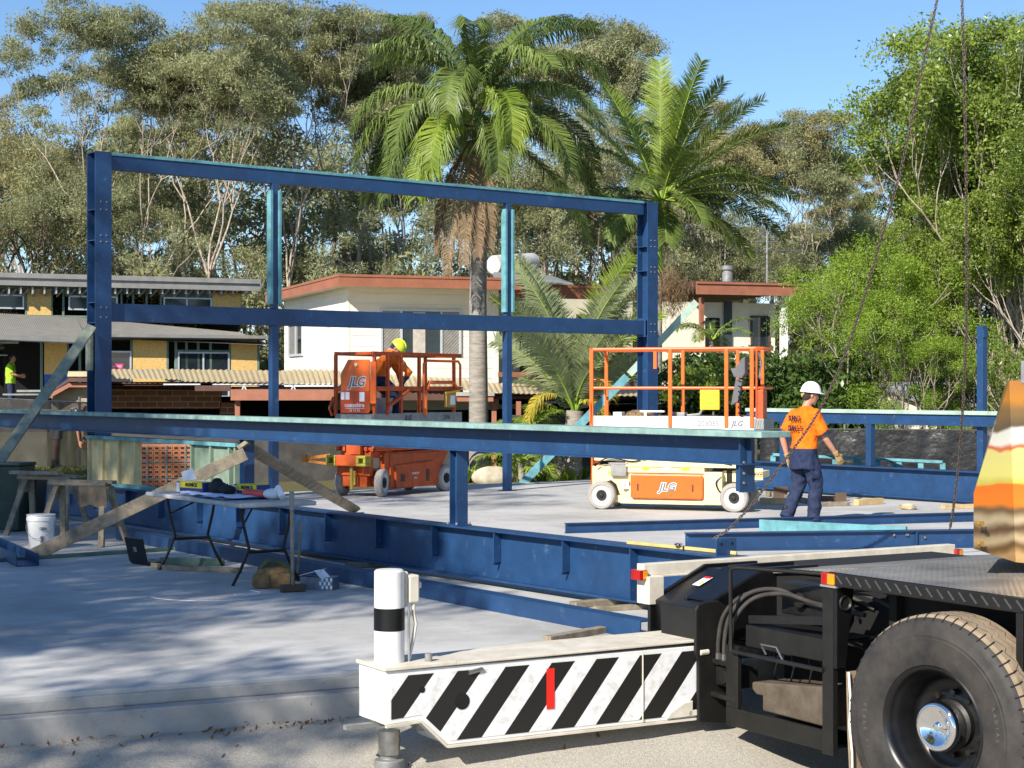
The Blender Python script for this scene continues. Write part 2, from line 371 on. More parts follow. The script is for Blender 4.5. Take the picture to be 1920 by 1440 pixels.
# teal plates on the left column
c = FO-A*.10; b = MB(); b.bar(c+Z*2.0-A*.05, c+Z*2.64-A*.05, .045, .16, up=FN); b.build('packer', WOODG, fr, True)

def brace(name, a, b_, w, h, m, label, cat='timber brace', group=None):
    a, b_ = V(a), V(b_); mb = MB(); d = (b_-a).normalized(); mb.bar(a, b_, h, w, up=V((0, -1, .01)))
    o = mb.build(name, m, bevel=.004); tag(o, label, cat, group); return o
brace('timber_brace', P(172, 612, 24.55), P(-75, 972, 22.3), .05, .14, WOODG, 'long grey timber brace leaning against the left column of the blue frame')
brace('timber_brace', P(1306, 566, 32.2), P(1180, 702, 32.1), .05, .13, CAP2, 'pale green timber prop leaning behind the right column, above the cream lift')
brace('timber_brace', P(1176, 706, 32.0), G(978, 908, -.03), .05, .15, TEAL, 'long teal timber prop rising from the ground left of the cream lift')

# near line: deep bottom beam, low capped beam above it
LO = V((1.73, 12.77, 0)); NB = V((-.804, -.595, 0))
big = thing('steel_beam', 'deep navy steel beam with hanging cleats lying on the slab behind the crane truck', 'steel beam', LO)
p0, p1 = LO+B*(-.0), LO+B*19; zt, zb = .50, .055
b = MB(); b.ibeam(p0+Z*(zt+zb)/2, p1+Z*(zt+zb)/2, .19, zt-zb, .016); bm_ = b.build('beam', NAVY, big, True)
for px in (130, 187, 247, 309, 381, 456, 537, 623, 718, 824, 940, 1069):
    t = on_line(LO, B, px); c = LO+B*t+NB*.048; b = MB()
    b.bar(c+Z*.483, c+Z*.22, .075, .012, up=B); q = c+NB*.0+B*.012
    b.bar(q+Z*.215, q+Z*.195, .075, .012, up=B)
    b.build('cleat', NAVY, big, True)
for px in (1197, 1365):
    t = on_line(LO, B, px); c = LO+B*t+NB*.046
    b = MB(); b.bar(c+Z*.483, c+Z*.072, .088, .012, up=B); b.build('stiffener', NAVY, big, True)
e = LO+B*.22; b = MB(); b.bar(e+Z*.44, e+Z*.625, .20, .014, up=B)
for s in (-.055, .055):
    q = e-B*.009-V((0,0,0))+Z*.585+NB*s; 
b.build('end_plate', NAVY, big, True)
bo = MB()
for s in (-.055, .055): q = e+Z*.585+NB*s-B*.0075; bo.cyl(q, q-B*.002, .012, 10)
bo.build('bolt_hole', DARK, big, True)
# packers under the big beam
for i, (px, ln) in enumerate(((1150, .5), (700, .5), (90, .5))):
    t = on_line(LO, B, px); c = LO+B*t; b = MB(); b.bar(c-NB*.35+Z*.0275, c+NB*(.30 if i else .42)+Z*.0275, .09, .05)
    o = b.build('timber_block', WOOD, bevel=.005)
    tag(o, ['weathered timber packer under the near right end of the deep navy beam', 'weathered timber packer under the middle of the deep navy beam', 'weathered timber packer under the far left end of the deep navy beam'][i], 'timber block', 'packers under the navy beam')

cap = thing('capped_beam', 'navy steel beam topped by pale blue green timber, raised on posts above the deep beam', 'steel beam', LO)
a0 = LO-B*.05; a1 = LO+B*19.5
b = MB(); b.ibeam(a0+Z*1.285, a1+Z*1.285, .19, .205, .012); b.build('beam', NAVY, cap, True)
b = MB(); b.bar(a0-B*.25+Z*1.4115, a1+Z*1.4115, .30, .045); b.build('timber_plate', CAP, cap, True, bevel=.004)
b = MB(); b.bar(LO+B*.0+Z*1.386, LO+Z*.98, .15, .014, up=B)
b.bar(LO+B*.04+Z*1.18, LO+B*.04+Z*.985, .09, .06, up=B); b.build('end_cleat', NAVY, cap, True)
bo = MB()
for z in (1.05, 1.12, 1.2): q = LO-B*.008+Z*z+NB*.04; bo.cyl(q, q-B*.008, .010, 8)
bo.build('bolt', GREYST, cap, True)
for px in (860, 463):
    c = LO+B*on_line(LO, B, px); b = MB()
    b.bar(c+B*.055+Z*.512, c+B*.055+Z*1.18, .12, .010, up=B); b.bar(c-B*.055+Z*.512, c-B*.055+Z*1.18, .12, .010, up=B)
    b.bar(c+Z*.512, c+Z*1.18, .010, .10, up=B); b.bar(c+Z*.5005, c+Z*.512, .17, .17, up=B)
    o = b.build('post', NAVY, cap, True)
    bo = MB()
    for s in (-1, 1):
        for u in (-1, 1): q = c+B*.07*s+NB*.07*u; bo.cyl(q+Z*.512, q+Z*.53, .011, 8)
    bo.build('bolt', GREYST, o, True)
# low teal channels on the slab in front
q0, q1 = G(1215, 1198, 0), G(228, 1011, 0); d = (q1-q0).normalized()
b = MB(); b.bar(q0+Z*.006, q1+Z*.006, .14, .010); b.bar(q0+Z*.125, q1+Z*.125, .14, .012)
r_ = d.cross(Z); sgn = 1 if r_.y < 0 else -1
b.bar(q0+Z*.065+r_*sgn*.065, q1+Z*.065+r_*sgn*.065, .010, .107)
o = b.build('steel_channel', NAVY); tag(o, 'long low blue steel channel lying on the slab in front of the deep navy beam', 'steel beam')
q0, q1 = G(1000, 1095, 0)+V((0, .3, 0)), G(560, 1045, 0)+V((0, .3, 0))
b = MB(); b.bar(q0+Z*.02, q1+Z*.02, .12, .035); o = b.build('timber_plank', WOOD, bevel=.004); tag(o, 'weathered plank lying on the slab between the navy beam and the low blue channel', 'plank')
# beams lying at right
def lying(name, a, b_, wd, h, m, label, cat, **k):
    mb = MB(); mb.bar(V(a)+Z*(h/2+.002), V(b_)+Z*(h/2+.002), wd, h); o = mb.build(name, m, bevel=.004); tag(o, label, cat, **k); return o
a, c = G(1060, 1000, 0), G(1850, 977, 0)
mb = MB(); mb.bar(a+Z*.062, c+Z*.062, .012, .10); mb.bar(a+Z*.118, c+Z*.118, .075, .010); mb.bar(a+Z*.007, c+Z*.007, .075, .010)
o = mb.build('steel_beam', NAVY); tag(o, 'slim blue steel beam lying on the slab just in front of the walking worker', 'steel beam')
a, c = G(1285, 1034, 0), G(1870, 1026, 0)
mb = MB(); mb.bar(a+Z*.10, c+Z*.10, .012, .176); mb.bar(a+Z*.195, c+Z*.195, .10, .012); mb.bar(a+Z*.008, c+Z*.008, .10, .012)
t_ = (c-a).normalized(); mid = a.lerp(c, .73); mb.bar(mid+Z*.1, mid+t_*.014+Z*.1, .09, .17)
mb.build('steel_beam', NAVY); sb = bpy.context.scene.objects[-1] if False else [q for q in col.objects if q.name.startswith('steel_beam')][-1]
tag(sb, 'thicker blue steel beam with a bolted joint lying behind the rear bar of the crane truck', 'steel beam')
bo = MB()
for k_, zz in ((.70, .15), (.705, .15), (.76, .12), (.66, .15)):
    q = a.lerp(c, k_)+Z*zz; n_b = t_.cross(Z); n_b = n_b if n_b.y < 0 else -n_b
    bo.cyl(q+n_b*.006, q+n_b*.03, .014, 8)
bo.build('bolt', STEELB, sb, True)
mb = MB(); s0, s1 = P(1425, 985, 20.6), P(1700, 999, 19.25); mb.bar(s0, s1, .04, .14)
o = mb.build('timber_plank', TEAL, bevel=.004); tag(o, 'short bright teal timber lying between the two blue beams at right', 'plank')

# right hand wall line: beam, posts, capped beam
R0 = V((7.4, 25.3, 0))
rw = thing('steel_beam', 'deep blue steel beam standing on the far right edge of the slab behind the walking worker', 'steel beam', R0)
r0, r1 = R0-B*3.5, R0+B*5.6
b = MB(); b.ibeam(r0+Z*.27, r1+Z*.27, .19, .46, .02); b.build('beam', NAVY, rw, True)
rc = thing('capped_beam', 'blue steel beam capped with pale green timber behind the worker in white helmet', 'steel beam', R0)
b = MB(); b.bar(r0+Z*1.255, r1+Z*1.255, .10, .17); b.build('beam', NAVY, rc, True, bevel=.005)
b = MB(); b.bar(r0+Z*1.372, r1+B*.0+Z*1.372, .17, .06); b.build('timber_plate', CAP2, rc, True, bevel=.004)
for px in (1632, 1470):
    c = R0+B*on_line(R0, B, px); b = MB(); b.bar(c+Z*.512, c+Z*1.169, .11, .11, up=B); b.bar(c+Z*.501, c+Z*.512, .2, .16, up=B)
    b.build('post', NAVY, rc, True, bevel=.005)
c = R0+B*on_line(R0, B, 1834)-NB*.09
b = MB(); b.bar(c+Z*.0, c+Z*2.68, .11, .11, up=B); b.bar(c+Z*2.5-B*.06, c+Z*2.62-B*.06, .10, .03, up=B); b.bar(c+Z*2.25+B*.06, c+Z*2.36+B*.06, .08, .03, up=B)
o = b.build('steel_post', NAVY, bevel=.005); tag(o, 'lone tall blue steel post rising above the far right beam', 'post')

# teal framed stub wall and bricks behind the deep beam
SW = LO+B*10.9-NB*.0
wf = thing('stub_wall', 'low timber wall frame with ply panels and teal plates on the deep navy beam', 'wall frame', LO+B*10)
t0, t1 = on_line(LO, B, 450), on_line(LO, B, 168)
s0, s1 = LO+B*t0, LO+B*t1
b = MB(); b.bar(s0+Z*1.115, s1+Z*1.115, .12, .045); b.build('top_plate', TEAL, wf, True, bevel=.003)
b = MB(); b.bar(s0+Z*.525, s1+Z*.525, .12, .045); b.build('bottom_plate', TEAL, wf, True, bevel=.003)
for a_, c_, m_ in ((174, 196, PLY), (198, 226, PLY), (229, 256, PLY), (366, 398, PLYG), (402, 433, PLYG)):
    u0, u1 = on_line(LO, B, a_), on_line(LO, B, c_)
    b = MB(); b.bar(LO+B*u0+Z*.82, LO+B*u1+Z*.82, .018, .54); b.build('panel', m_, wf, True)
for px in (171, 197, 227.5, 258, 364, 400, 435, 446):
    c = LO+B*on_line(LO, B, px); b = MB(); b.bar(c+Z*.549, c+Z*1.091, .035, .09, up=NB); b.build('stud', PLY if px < 300 else PLYG, wf, True)
# brick pallet
BR = mat('clay_brick', (.56, .22, .10), .85, 0, .12, 7)
bp0 = P(311, 905, 28.5); bk = thing('brick_stack', 'strapped stack of orange clay bricks seen through the low wall frame', 'bricks', (bp0.x, bp0.y, .12), math.radians(20))
b = MB(); hb = MB(); rs_ = random.Random(4)
for i in range(9):
    for k in range(9):
        for dpt in (0, 1, 2):
            x = -.46+i*.103; z = k*.077
            if dpt < 2 or True:
                j = rs_.uniform(-.004, .004)
                b.box(x+.004, x+.099, -.36+dpt*.24+j, -.13+dpt*.24+j, z, z+.072)
        for hx in (.022, .052):
            b.box(-.46+i*.103+hx+.004, -.46+i*.103+hx+.024, -.3655, -.355, k*.077+.02, k*.077+.05, 1)
b.build('brick_block', [BR, DARK], bk)
b = MB()
for x in (-.36, -.05, .26): b.box(x, x+.012, -.372, -.368, 0, .70)
for z in (.16, .42): b.box(-.47, .48, -.372, -.3685, z, z+.010)
b.build('strap', TEAL, bk)
# ------------------------------------------------------------------ crane truck
TO = V((1.12, 11.0, 0)); TH = math.radians(31)
tr = thing('crane_truck', 'black mobile crane truck with striped white outrigger and big wheel in the right foreground', 'crane truck', (TO.x, TO.y, 0), TH)
STR = bpy.data.materials.new('striped_paint'); STR.use_nodes = True
n_, l_, bs_ = mnodes(STR); bs_.inputs['Roughness'].default_value = .38
tc = n_.new('ShaderNodeTexCoord'); sp = n_.new('ShaderNodeSeparateXYZ'); l_.new(tc.outputs['Object'], sp.inputs[0])
m1 = n_.new('ShaderNodeMath'); m1.operation = 'MULTIPLY_ADD'; m1.inputs[1].default_value = -.83; l_.new(sp.outputs[2], m1.inputs[0]); l_.new(sp.outputs[0], m1.inputs[2])
m2 = n_.new('ShaderNodeMath'); m2.operation = 'MULTIPLY_ADD'; m2.inputs[1].default_value = 1/.32; m2.inputs[2].default_value = 20.9+.104*.11/.32; l_.new(m1.outputs[0], m2.inputs[0])
m3 = n_.new('ShaderNodeMath'); m3.operation = 'FRACT'; l_.new(m2.outputs[0], m3.inputs[0])
m4 = n_.new('ShaderNodeMath'); m4.operation = 'LESS_THAN'; m4.inputs[1].default_value = .52; l_.new(m3.outputs[0], m4.inputs[0])
ns = n_.new('ShaderNodeTexNoise'); ns.inputs['Scale'].default_value = 22; ns.inputs['Detail'].default_value = 8; l_.new(tc.outputs['Object'], ns.inputs[0])
rp = n_.new('ShaderNodeValToRGB'); rp.color_ramp.elements[0].position = .32; rp.color_ramp.elements[1].position = .5
rp.color_ramp.elements[0].color = (.66, .63, .58, 1); rp.color_ramp.elements[1].color = (.80, .80, .80, 1); l_.new(ns.outputs[0], rp.inputs[0])
mx = n_.new('ShaderNodeMix'); mx.data_type = 'RGBA'; mx.inputs[7].default_value = (.016, .015, .014, 1)
l_.new(m4.outputs[0], mx.inputs[0]); l_.new(rp.outputs[0], mx.inputs[6]); l_.new(mx.outputs[2], bs_.inputs['Base Color'])
# outrigger
yf, yb = -.20, .14; L0 = -2.25
face = [(L0, .165), (L0, -.135), (-2.03, -.125), (-1.85, -.285), (.06, -.30), (.06, .145)]
b = MB(); b.prism(face, lambda x, z: (x, yf, z), (0, yb-yf, 0)); org = b.build('outrigger', WHITE, tr, bevel=.006)
fin = [(L0+.035, .135), (L0+.035, -.105), (-2.02, -.095), (-1.84, -.262), (.05, -.277), (.05, .115)]
b = MB(); b.prism(fin, lambda x, z: (x, yf-.003, z), (0, .002, 0)); b.build('stripe_panel', STR, org)
b = MB(); b.box(L0-.012, -1.80, yf-.014, yb+.014, .168, .190); b.prism([(-1.80, yf-.014), (.03, yf-.014), (.03, yb+.10), (-.9, yb+.10), (-1.80, yb+.014)], lambda x, y: (x, y, .168), (0, 0, .016)); b.build('top_plate', WHITED, org, bevel=.004)
b = MB(); b.bar((-1.86, yf-.004, -.293), (.05, yf-.004, -.308), .022, .014); b.bar((L0, yf-.004, -.142), (-2.03, yf-.004, -.132), .02, .014); b.bar((-2.03, yf-.004, -.132), (-1.86, yf-.004, -.293), .02, .014)
b.bar((-.50, yf-.006, .13), (-.50, yf-.006, -.285), .006, .008, up=(0, 1, 0)); b.build('weld_edge', WHITED, org)
b = MB(); b.cyl((-1.76, yf-.0045, -.045), (-1.76, yf-.0055, -.045), .047, 24); b.cyl((-2.02, yf-.0045, .045), (-2.02, yf-.0055, .045), .018, 16); b.build('pin_hole', DARK, org)
b = MB(); b.cyl((-1.72, yf-.005, .115), (-1.63, yf-.005, .13), .013, 10); b.build('handle', STEELB, org)
b = MB(); b.bar((-1.165, yf-.0062, .095), (-1.165, yf-.0062, -.145), .055, .0015, up=(0, 1, 0)); b.build('red_mark', RED, org)
b = MB(); b.tube([(-.085, yf-.03, .105), (-.02, yf-.03, .107)], .018, 10); b.box(-.16, -.02, yf-.02, yf-.005, -.285, -.25); b.prism([(-.33, -.285), (-.30, -.25), (-.20, -.20), (-.13, -.19), (-.13, -.285)], lambda x, z: (x, yf-.02, z), (0, .014, 0)); b.build('bracket', WHITED, org, bevel=.003)
# jack
jx, jy = -2.14, -.03
jk = MB(); jk.lathe([(0, .715), (.075, .715), (.086, .705), (.087, .52), (.087, .19)], Matrix.Translation((jx, jy, 0)), 32); j = jk.build('jack_leg', WHITE, tr, smooth=True)
b = MB(); b.lathe([(.0885, .50), (.0885, .372)], Matrix.Translation((jx, jy, 0)), 32); b.build('black_band', BLACK, j, smooth=True)
b = MB(); b.lathe([(.0, -.20), (.062, -.20), (.062, -.335), (0, -.335)], Matrix.Translation((jx, jy, 0)), 24); b.build('ram', STEELB, j, smooth=True)
b = MB(); b.lathe([(.0, -.336), (.05, -.336), (.05, -.36), (.085, -.365), (.088, -.47), (.0, -.47)], Matrix.Translation((jx, jy, 0)), 24)
b.box(jx-.24, jx+.24, jy-.22, jy+.22, -.53, -.49); b.box(jx-.25, jx+.1, jy-.24, jy-.20, -.50, -.41); b.build('foot_pad', GREYST, j, smooth=True, bevel=.004)
b = MB(); b.box(jx+.10, jx+.17, jy-.05, jy+.03, .52, .68); b.box(jx+.085, jx+.11, jy-.03, jy+.02, .50, .70); b.box(jx+.17, jx+.19, jy-.04, jy+.02, .60, .64); b.build('valve_block', WHITED, j, bevel=.01)
b = MB(); b.tube([(jx+.14, jy-.03, .52), (jx+.14, jy-.03, .46), (jx+.155, jy-.03, .40), (jx+.135, jy-.03, .30), (jx+.11, jy-.03, .20)], .011, 8); b.build('hose', WHITED, j, smooth=True)
b = MB(); b.cyl((jx+.10, jy-.05, .19), (jx+.10, jy-.05, .50), .007, 8); b.cyl((jx+.20, jy-.10, .185), (jx+.20, jy-.10, .235), .022, 12); b.box(jx-.28, jx+.22, jy-.02, jy+.02, -.17, -.145); b.box(jx+.16, jx+.26, jy-.03, jy+.03, -.22, -.17); b.build('bracket', GREYST, j)
# rear bar
b = MB(); b.box(-.02, 2.80, .46, .54, .515, .59); b.box(-.02, 2.8, .445, .50, .50, .515); rb = b.build('rear_bar', WHITED, tr, bevel=.004)
b = MB(); b.box(-.02, .10, .40, .54, .33, .512); b.build('end_block', WHITED, rb, bevel=.004)
for x, nm in ((-.06, 'rear_light'), (2.80, 'rear_light')):
    b = MB(); b.box(x-.015, x+.045, .43, .53, .49, .555); b.box(x+.015, x+.05, .428, .432, .495, .55, 1); b.build(nm, [REDL, AMBER], rb, bevel=.006)
# deck
dk = [(.50, .42), (2.62, .42), (2.62, -6.5), (0, -6.5), (0, -1.44), (.52, -1.30)]
def dz(y): return .515+.19*max(0, min(1, (.42-y)/1.75))
PLATE = mat('deck_plate', (.30, .285, .26), .5, .1, .15, 2, .0, 60, .5, c2=(.11, .105, .10), detail=8)
n_, l_, bs_ = mnodes(PLATE)                       # raised lozenges of the tread plate
tc = n_.new('ShaderNodeTexCoord'); mp = n_.new('ShaderNodeMapping'); mp.inputs['Rotation'].default_value = (0, 0, .785); mp.inputs['Scale'].default_value = (34, 34, 34); l_.new(tc.outputs['Object'], mp.inputs[0])
ck = n_.new('ShaderNodeTexVoronoi'); ck.inputs['Randomness'].default_value = 0; ck.inputs['Scale'].default_value = 1; l_.new(mp.outputs[0], ck.inputs['Vector'])
bp = n_.new('ShaderNodeBump'); bp.inputs['Strength'].default_value = .55; bp.inputs['Distance'].default_value = .01; bp.invert = True; l_.new(ck.outputs['Distance'], bp.inputs['Height']); l_.new(bp.outputs[0], bs_.inputs['Normal'])
b = MB(); b.v = [V((x, y, dz(y))) for x, y in ((.52, .42), (2.62, .42), (2.62, -1.33), (.52, -1.33), (0, -1.33), (0, -7), (2.62, -7))]+[V((x, y, dz(y)-.02)) for x, y in ((.52, .42), (2.62, .42), (2.62, -1.33), (.52, -1.33), (0, -1.33), (0, -7), (2.62, -7))]
b.f = [[0, 3, 2, 1], [3, 4, 5, 6, 2], [7, 8, 9, 10], [10, 9, 13, 12, 11], [0, 1, 8, 7], [3, 0, 7, 10], [4, 3, 10, 11]]; b.m = [0]*7
deck = b.build('deck', PLATE, tr)
b = MB(); b.prism([(-1.33, .703), (-1.33, .628), (-7, .628), (-7, .703)], lambda y, z: (-.022, y, z), (.02, 0, 0)); lip = b.build('deck_lip', BLACKD, tr, bevel=.006)
b = MB()
for i in range(70):
    y = -1.42-i*.078; b.bar((-.0245, y, .690), (-.0245, y-.045, .645), .005, .009, up=(1, 0, 0))
b.build('tread_bars', mat('worn_tread', (.16, .16, .17), .25, .6, .1), lip)
b = MB(); b.box(-.03, .02, -1.40, -1.29, .63, .70); li = b.build('side_light', REDL, tr, bevel=.006)
b = MB(); b.box(-.034, .0, -1.4015, -1.345, .634, .696); b.build('amber_half', AMBER, li, bevel=.006)
b = MB(); b.box(-.026, .02, -1.41, -1.28, .618, .630); b.build('light_bracket', GREYST, li)
for i, (y, z0_, z1_, x_) in enumerate(((-.9, .33, .56, .5), (-1.0, .36, .60, .52), (-.62, .30, .55, .54), (-.7, .05, .28, .5))):
    b = MB(); b.tube(smooth_pts([(x_, y, z0_), (x_-.12, y-.05, (z0_+z1_)/2+.04), (x_-.06, y-.25, z1_-.04), (x_, y-.5, z1_-.12)]), .012, 8); b.build('hydraulic_hose', RUBBER, tr, smooth=True)
b = MB(); b.box(.30, .52, -.95, -.55, .36, .56); b.cyl((.29, -.75, .46), (.26, -.75, .46), .05, 16); b.build('filter_box', BLACKD, tr, bevel=.01)
# black boxes added inside the chassis to block light below the deck
b = MB(); b.box(.55, 2.4, -6.9, .30, .05, .57); b.box(.95, 2.3, -6.9, 0.2, -.25, .05); b.build('chassis', DARK, tr)  # added light-blocking boxes, not a real chassis part
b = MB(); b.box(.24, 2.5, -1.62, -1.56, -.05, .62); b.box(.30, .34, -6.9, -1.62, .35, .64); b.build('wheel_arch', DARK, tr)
# housings of the two outriggers
def housing(y0, y1, zlo, zt, zslope, nm):
    b = MB(); b.prism([(-.0, zlo), (-.0, zt-.04), (.012, zt), (.05, zt+.01), (.46, zslope), (.9, zslope), (.9, zlo)], lambda x, z: (x, y0, z), (0, .035, 0))
    b.prism([(-.0, zlo), (-.0, zt-.04), (.012, zt), (.05, zt+.01), (.46, zslope), (.9, zslope), (.9, zlo)], lambda x, z: (x, y1, z), (0, -.035, 0))
    b.prism([(.03, zt-.01), (.46, zslope-.02), (.9, zslope-.02), (.9, zlo), (.06, zlo)], lambda x, z: (x, y0+.036, z), (0, y1-y0-.072, 0))
    b.prism([(.02, zt-.001), (.05, zt+.016), (.46, zslope+.006), (.46, zslope-.02), (.05, zt-.01)], lambda x, z: (x, y0+.002, z), (0, .10 if y1-y0 > .3 else y1-y0-.004, 0))
    return b.build(nm, BLACK, tr, bevel=.006)
h1 = housing(-.205, .07, .155, .41, .60, 'outrigger_housing')
b = MB(); b.prism([(-.12, .37), (-.12, .10), (-.10, .05), (-.10, -.33), (.10, -.36), (.16, -.36), (.16, .36), (.06, .42), (-.05, .42), (-.10, .40)], lambda x, z: (x, -.235, z), (0, .028, 0))
b.prism([(-.102, .38), (-.102, .17), (-.09, .165), (.0, .165), (.01, .40)], lambda x, z: (x, -.20, z), (0, .36, 0)); b.build('guide_plate', BLACKD, h1, bevel=.01)
h2 = housing(.12, .45, .085, .37, .57, 'rear_outrigger_housing')
b = MB(); b.bar((.19, .17, .458), (.30, .17, .505), .075, .0015, rise=.012); dec = b.build('warning_decal', PAPER, h2)
b = MB(); b.bar((.21, .152, .467), (.235, .152, .478), .03, .0015, rise=.0135); b.build('green_mark', LIME, dec)
b = MB(); b.bar((.28, .17, .497), (.298, .17, .505), .07, .0015, rise=.0135); b.build('red_mark', RED, dec)
text('WARNING', .026, INK, dec, V((.25, .165, .497)), (.92, 0, .39), (0, 1, 0), world=False)
# valve block, hoses
b = MB(); b.box(.03, .20, -.45, -.24, -.10, .02); b.cyl((.03, -.33, -.04), (.01, -.33, -.04), .045, 20); b.cyl((.03, -.42, -.04), (.015, -.42, -.04), .03, 16)
b.bar((.02, -.24, .05), (.02, -.47, .045), .04, .03); b.bar((.02, -.22, -.155), (.02, -.47, -.165), .05, .03); b.build('valve_block', BLACKD, tr, bevel=.005)
for i, (y, hh) in enumerate(((-.27, .0), (-.33, .02), (-.39, .0))):
    b = MB(); b.tube(smooth_pts([(.03, y, .03), (.03, y, .18), (.05, y-.03, .34), (.12, y-.12, .46+hh), (.20, y-.30, .50+hh), (.27, y-.5, .46), (.26, y-.95, .44)]), .014, 10); hs = b.build('hydraulic_hose', RUBBER, tr, smooth=True)
    b = MB(); b.cyl((.03, y, .03), (.03, y, .10), .019, 6); b.build('fitting', STEELB, hs)
# step and stowage frame
b = MB(); b.box(.0, .03, -1.28, -.38, -.325, -.21); b.box(.03, .42, -1.28, -.38, -.325, -.30); fr_ = b.build('step_frame', BLACKD, tr, bevel=.005)
b = MB(); b.box(-.002, .03, -.50, -.385, -.209, .17); b.build('step_post', BLACKD, fr_, bevel=.004)
b = MB(); b.box(-.01, .03, -1.37, -1.28, -.34, .64); b.build('step_post', BLACKD, fr_, bevel=.004)
b = MB()
for i in range(9):
    for k in range(5): b.bar((.06+k*.05, -.75-i*.055, -.297), (.09+k*.05, -.75-i*.055-.02, -.297), .008, .006)
b.build('tread_bars', BLACKD, fr_)
b = MB(); b.box(.06, .10, -1.28, -.50, .17, .30); b.box(.10, .4, -1.28, -.50, .285, .30); b.bar((.10, -.5, .33), (.10, -1.28, .41), .04, .05); b.build('shelf', BLACKD, tr, bevel=.004)
b = MB(); b.tube([(.30, -1.31, .655), (-.005, -.50, .655), (-.02, -.46, .645), (-.02, -.455, .62), (-.02, -.455, .16), (-.02, -.47, .14), (-.02, -1.30, .14)], .013, 10); b.build('tube_rail', BLACKD, tr, smooth=True)
b = MB(); b.tube([(-.01, -.78, .16), (-.03, -.76, .22), (-.03, -.90, .22), (-.01, -.94, .14)], .006, 6); b.build('handle', STEELB, tr, smooth=True)
b = MB()
for i in range(5): b.tube([(.20, -.6-.16*i, .15), (.19, -.64-.16*i, .07), (.20, -.60-.16*i, -.02), (.19, -.7-.16*i, -.06)], .007, 6)
b.build('chain_loop', BLACKD, tr, smooth=True)
b = MB(); b.prism([(-.56, -.04), (-.56, -.085), (-.60, -.11), (-.66, -.11), (-.66, -.20), (-1.27, -.205), (-1.27, .03)], lambda y, z: (.06, y, z), (.26, 0, 0)); o = b.build('timber_chock', mat('oily_timber', (.13, .105, .08), .85, 0, .2, 7, .2, 60, .2, c2=(.07, .055, .04)), None, bevel=.01)
WM[o] = WM[tr] @ WM[o]; o.matrix_world = WM[o]; tag(o, 'oily grey timber chock stowed on the black step of the crane truck', 'timber chock')
# corner plate with round reflector
b = MB(); b.prism([(-.0, .62), (.125, .62), (.06, .16), (-.0, .16)], lambda x, z: (x, -1.40, z), (0, .03, 0)); b.box(-.006, .0, -1.40, -1.28, .16, .62); cp = b.build('corner_plate', BLACK, tr, bevel=.006)
b = MB(); M_ = Matrix.Translation((.05, -1.405, .53)) @ Matrix.Rotation(PI/2, 4, 'X'); b.lathe([(0, 0), (.033, .0), (.04, .01), (.044, .0)], M_, 24); b.build('rubber_grommet', BLACKD, cp, smooth=True)
b = MB(); b.prism([(.02, .15), (.36, .15), (.36, -.53), (.05, -.53), (.03, -.2)], lambda x, z: (x, -1.46, z), (0, .012, 0)); mf = b.build('mudflap', TREAD, tr)
b = MB(); b.tube([(.02, -1.47, .15), (.028, -1.475, .0), (.022, -1.475, -.15), (.04, -1.475, -.3), (.045, -1.475, -.53)], .007, 6); b.build('white_edge', WHITE, mf, smooth=True)
# wheel: axle runs along local x, outer face at x = -.17
wl = Matrix.Translation((-.06, -2.33, .008)) @ Matrix.Rotation(math.radians(7), 4, 'Z') @ Matrix.Rotation(-PI/2, 4, 'Y')   # lathe axis +h -> -x
R = .575
prof = [(.305, .135), (.32, .152), (.35, .163), (.39, .168), (.44, .166), (.455, .168), (.46, .166), (.475, .167), (.480, .164), (.515, .158), (.545, .146), (.562, .128), (R, .105), (R+.002, .05), (R+.003, 0), (R+.002, -.05), (R, -.105), (.545, -.146), (.44, -.166), (.31, -.14)]
mis = [0]*11+[1]*5+[0]*3
b = MB(); b.lathe(prof, wl, 96, mis=mis); ty = b.build('tyre', [RUBBER, TREAD], tr, smooth=True, ang=25)
b = MB()
for off_ in (-.055, 0., .055):
    pts = []; 
    for i in range(145):
        a = 2*PI*i/144; z = off_+(.012 if (i//2) % 2 else -.012)+ (.004 if i % 2 else -.004); pts.append(wl @ V(((R+.0012)*math.cos(a), (R+.0012)*math.sin(a), z)))
    b.tube(pts, .0026, 4, cap=False)
for i in range(60):
    a = 2*PI*i/60
    p = [wl @ V((rr*math.cos(a+da), rr*math.sin(a+da), zz)) for rr, zz, da in ((R+.001, .078, .016), (R+.001, .106, .0), (.561, .130, -.004), (.548, .1465, -.004))]
    b.tube(p, .0045, 4)
b.build('tread_groove', INK, ty)
for word, a0, rr, sz in (('10.00R20', 1.95, .425, .030), ('RADIAL', -1.2, .42, .028)):
    for i, ch in enumerate(word):
        a = a0-i*.075*(1 if True else 1)
        if ch == ' ': continue
        c = wl @ V((rr*math.cos(a), rr*math.sin(a), .1695))
        rad = (wl.to_3x3() @ V((math.cos(a), math.sin(a), 0))).normalized(); tn = (wl.to_3x3() @ V((math.sin(a), -math.cos(a), 0))).normalized()
        text(ch, sz, mat('tyre_lettering', (.11, .105, .10), .7) if 'tyre_lettering' not in bpy.data.materials else bpy.data.materials['tyre_lettering'], ty, c, tn, rad, world=False)
b = MB(); b.lathe([(.312, .140), (.320, .150), (.313, .157), (.298, .150), (.286, .128), (.278, .10), (.262, .085), (.255, -.02), (.225, -.045), (.17, -.055), (.12, -.03), (.085, -.03)], wl, 64); rim = b.build('rim', BLACK, tr, smooth=True, ang=50)
b = MB()
for i in range(10):
    a = 2*PI*i/10; p = wl @ V((.165*math.cos(a), .165*math.sin(a), -.055)); q = wl @ V((.165*math.cos(a), .165*math.sin(a), -.015)); b.cyl(p, q, .016, 6)
b.lathe([(.13, -.04), (.13, .0), (.10, .02), (.095, .06)], wl, 32); b.build('wheel_nut', BLACKD, rim, smooth=True)
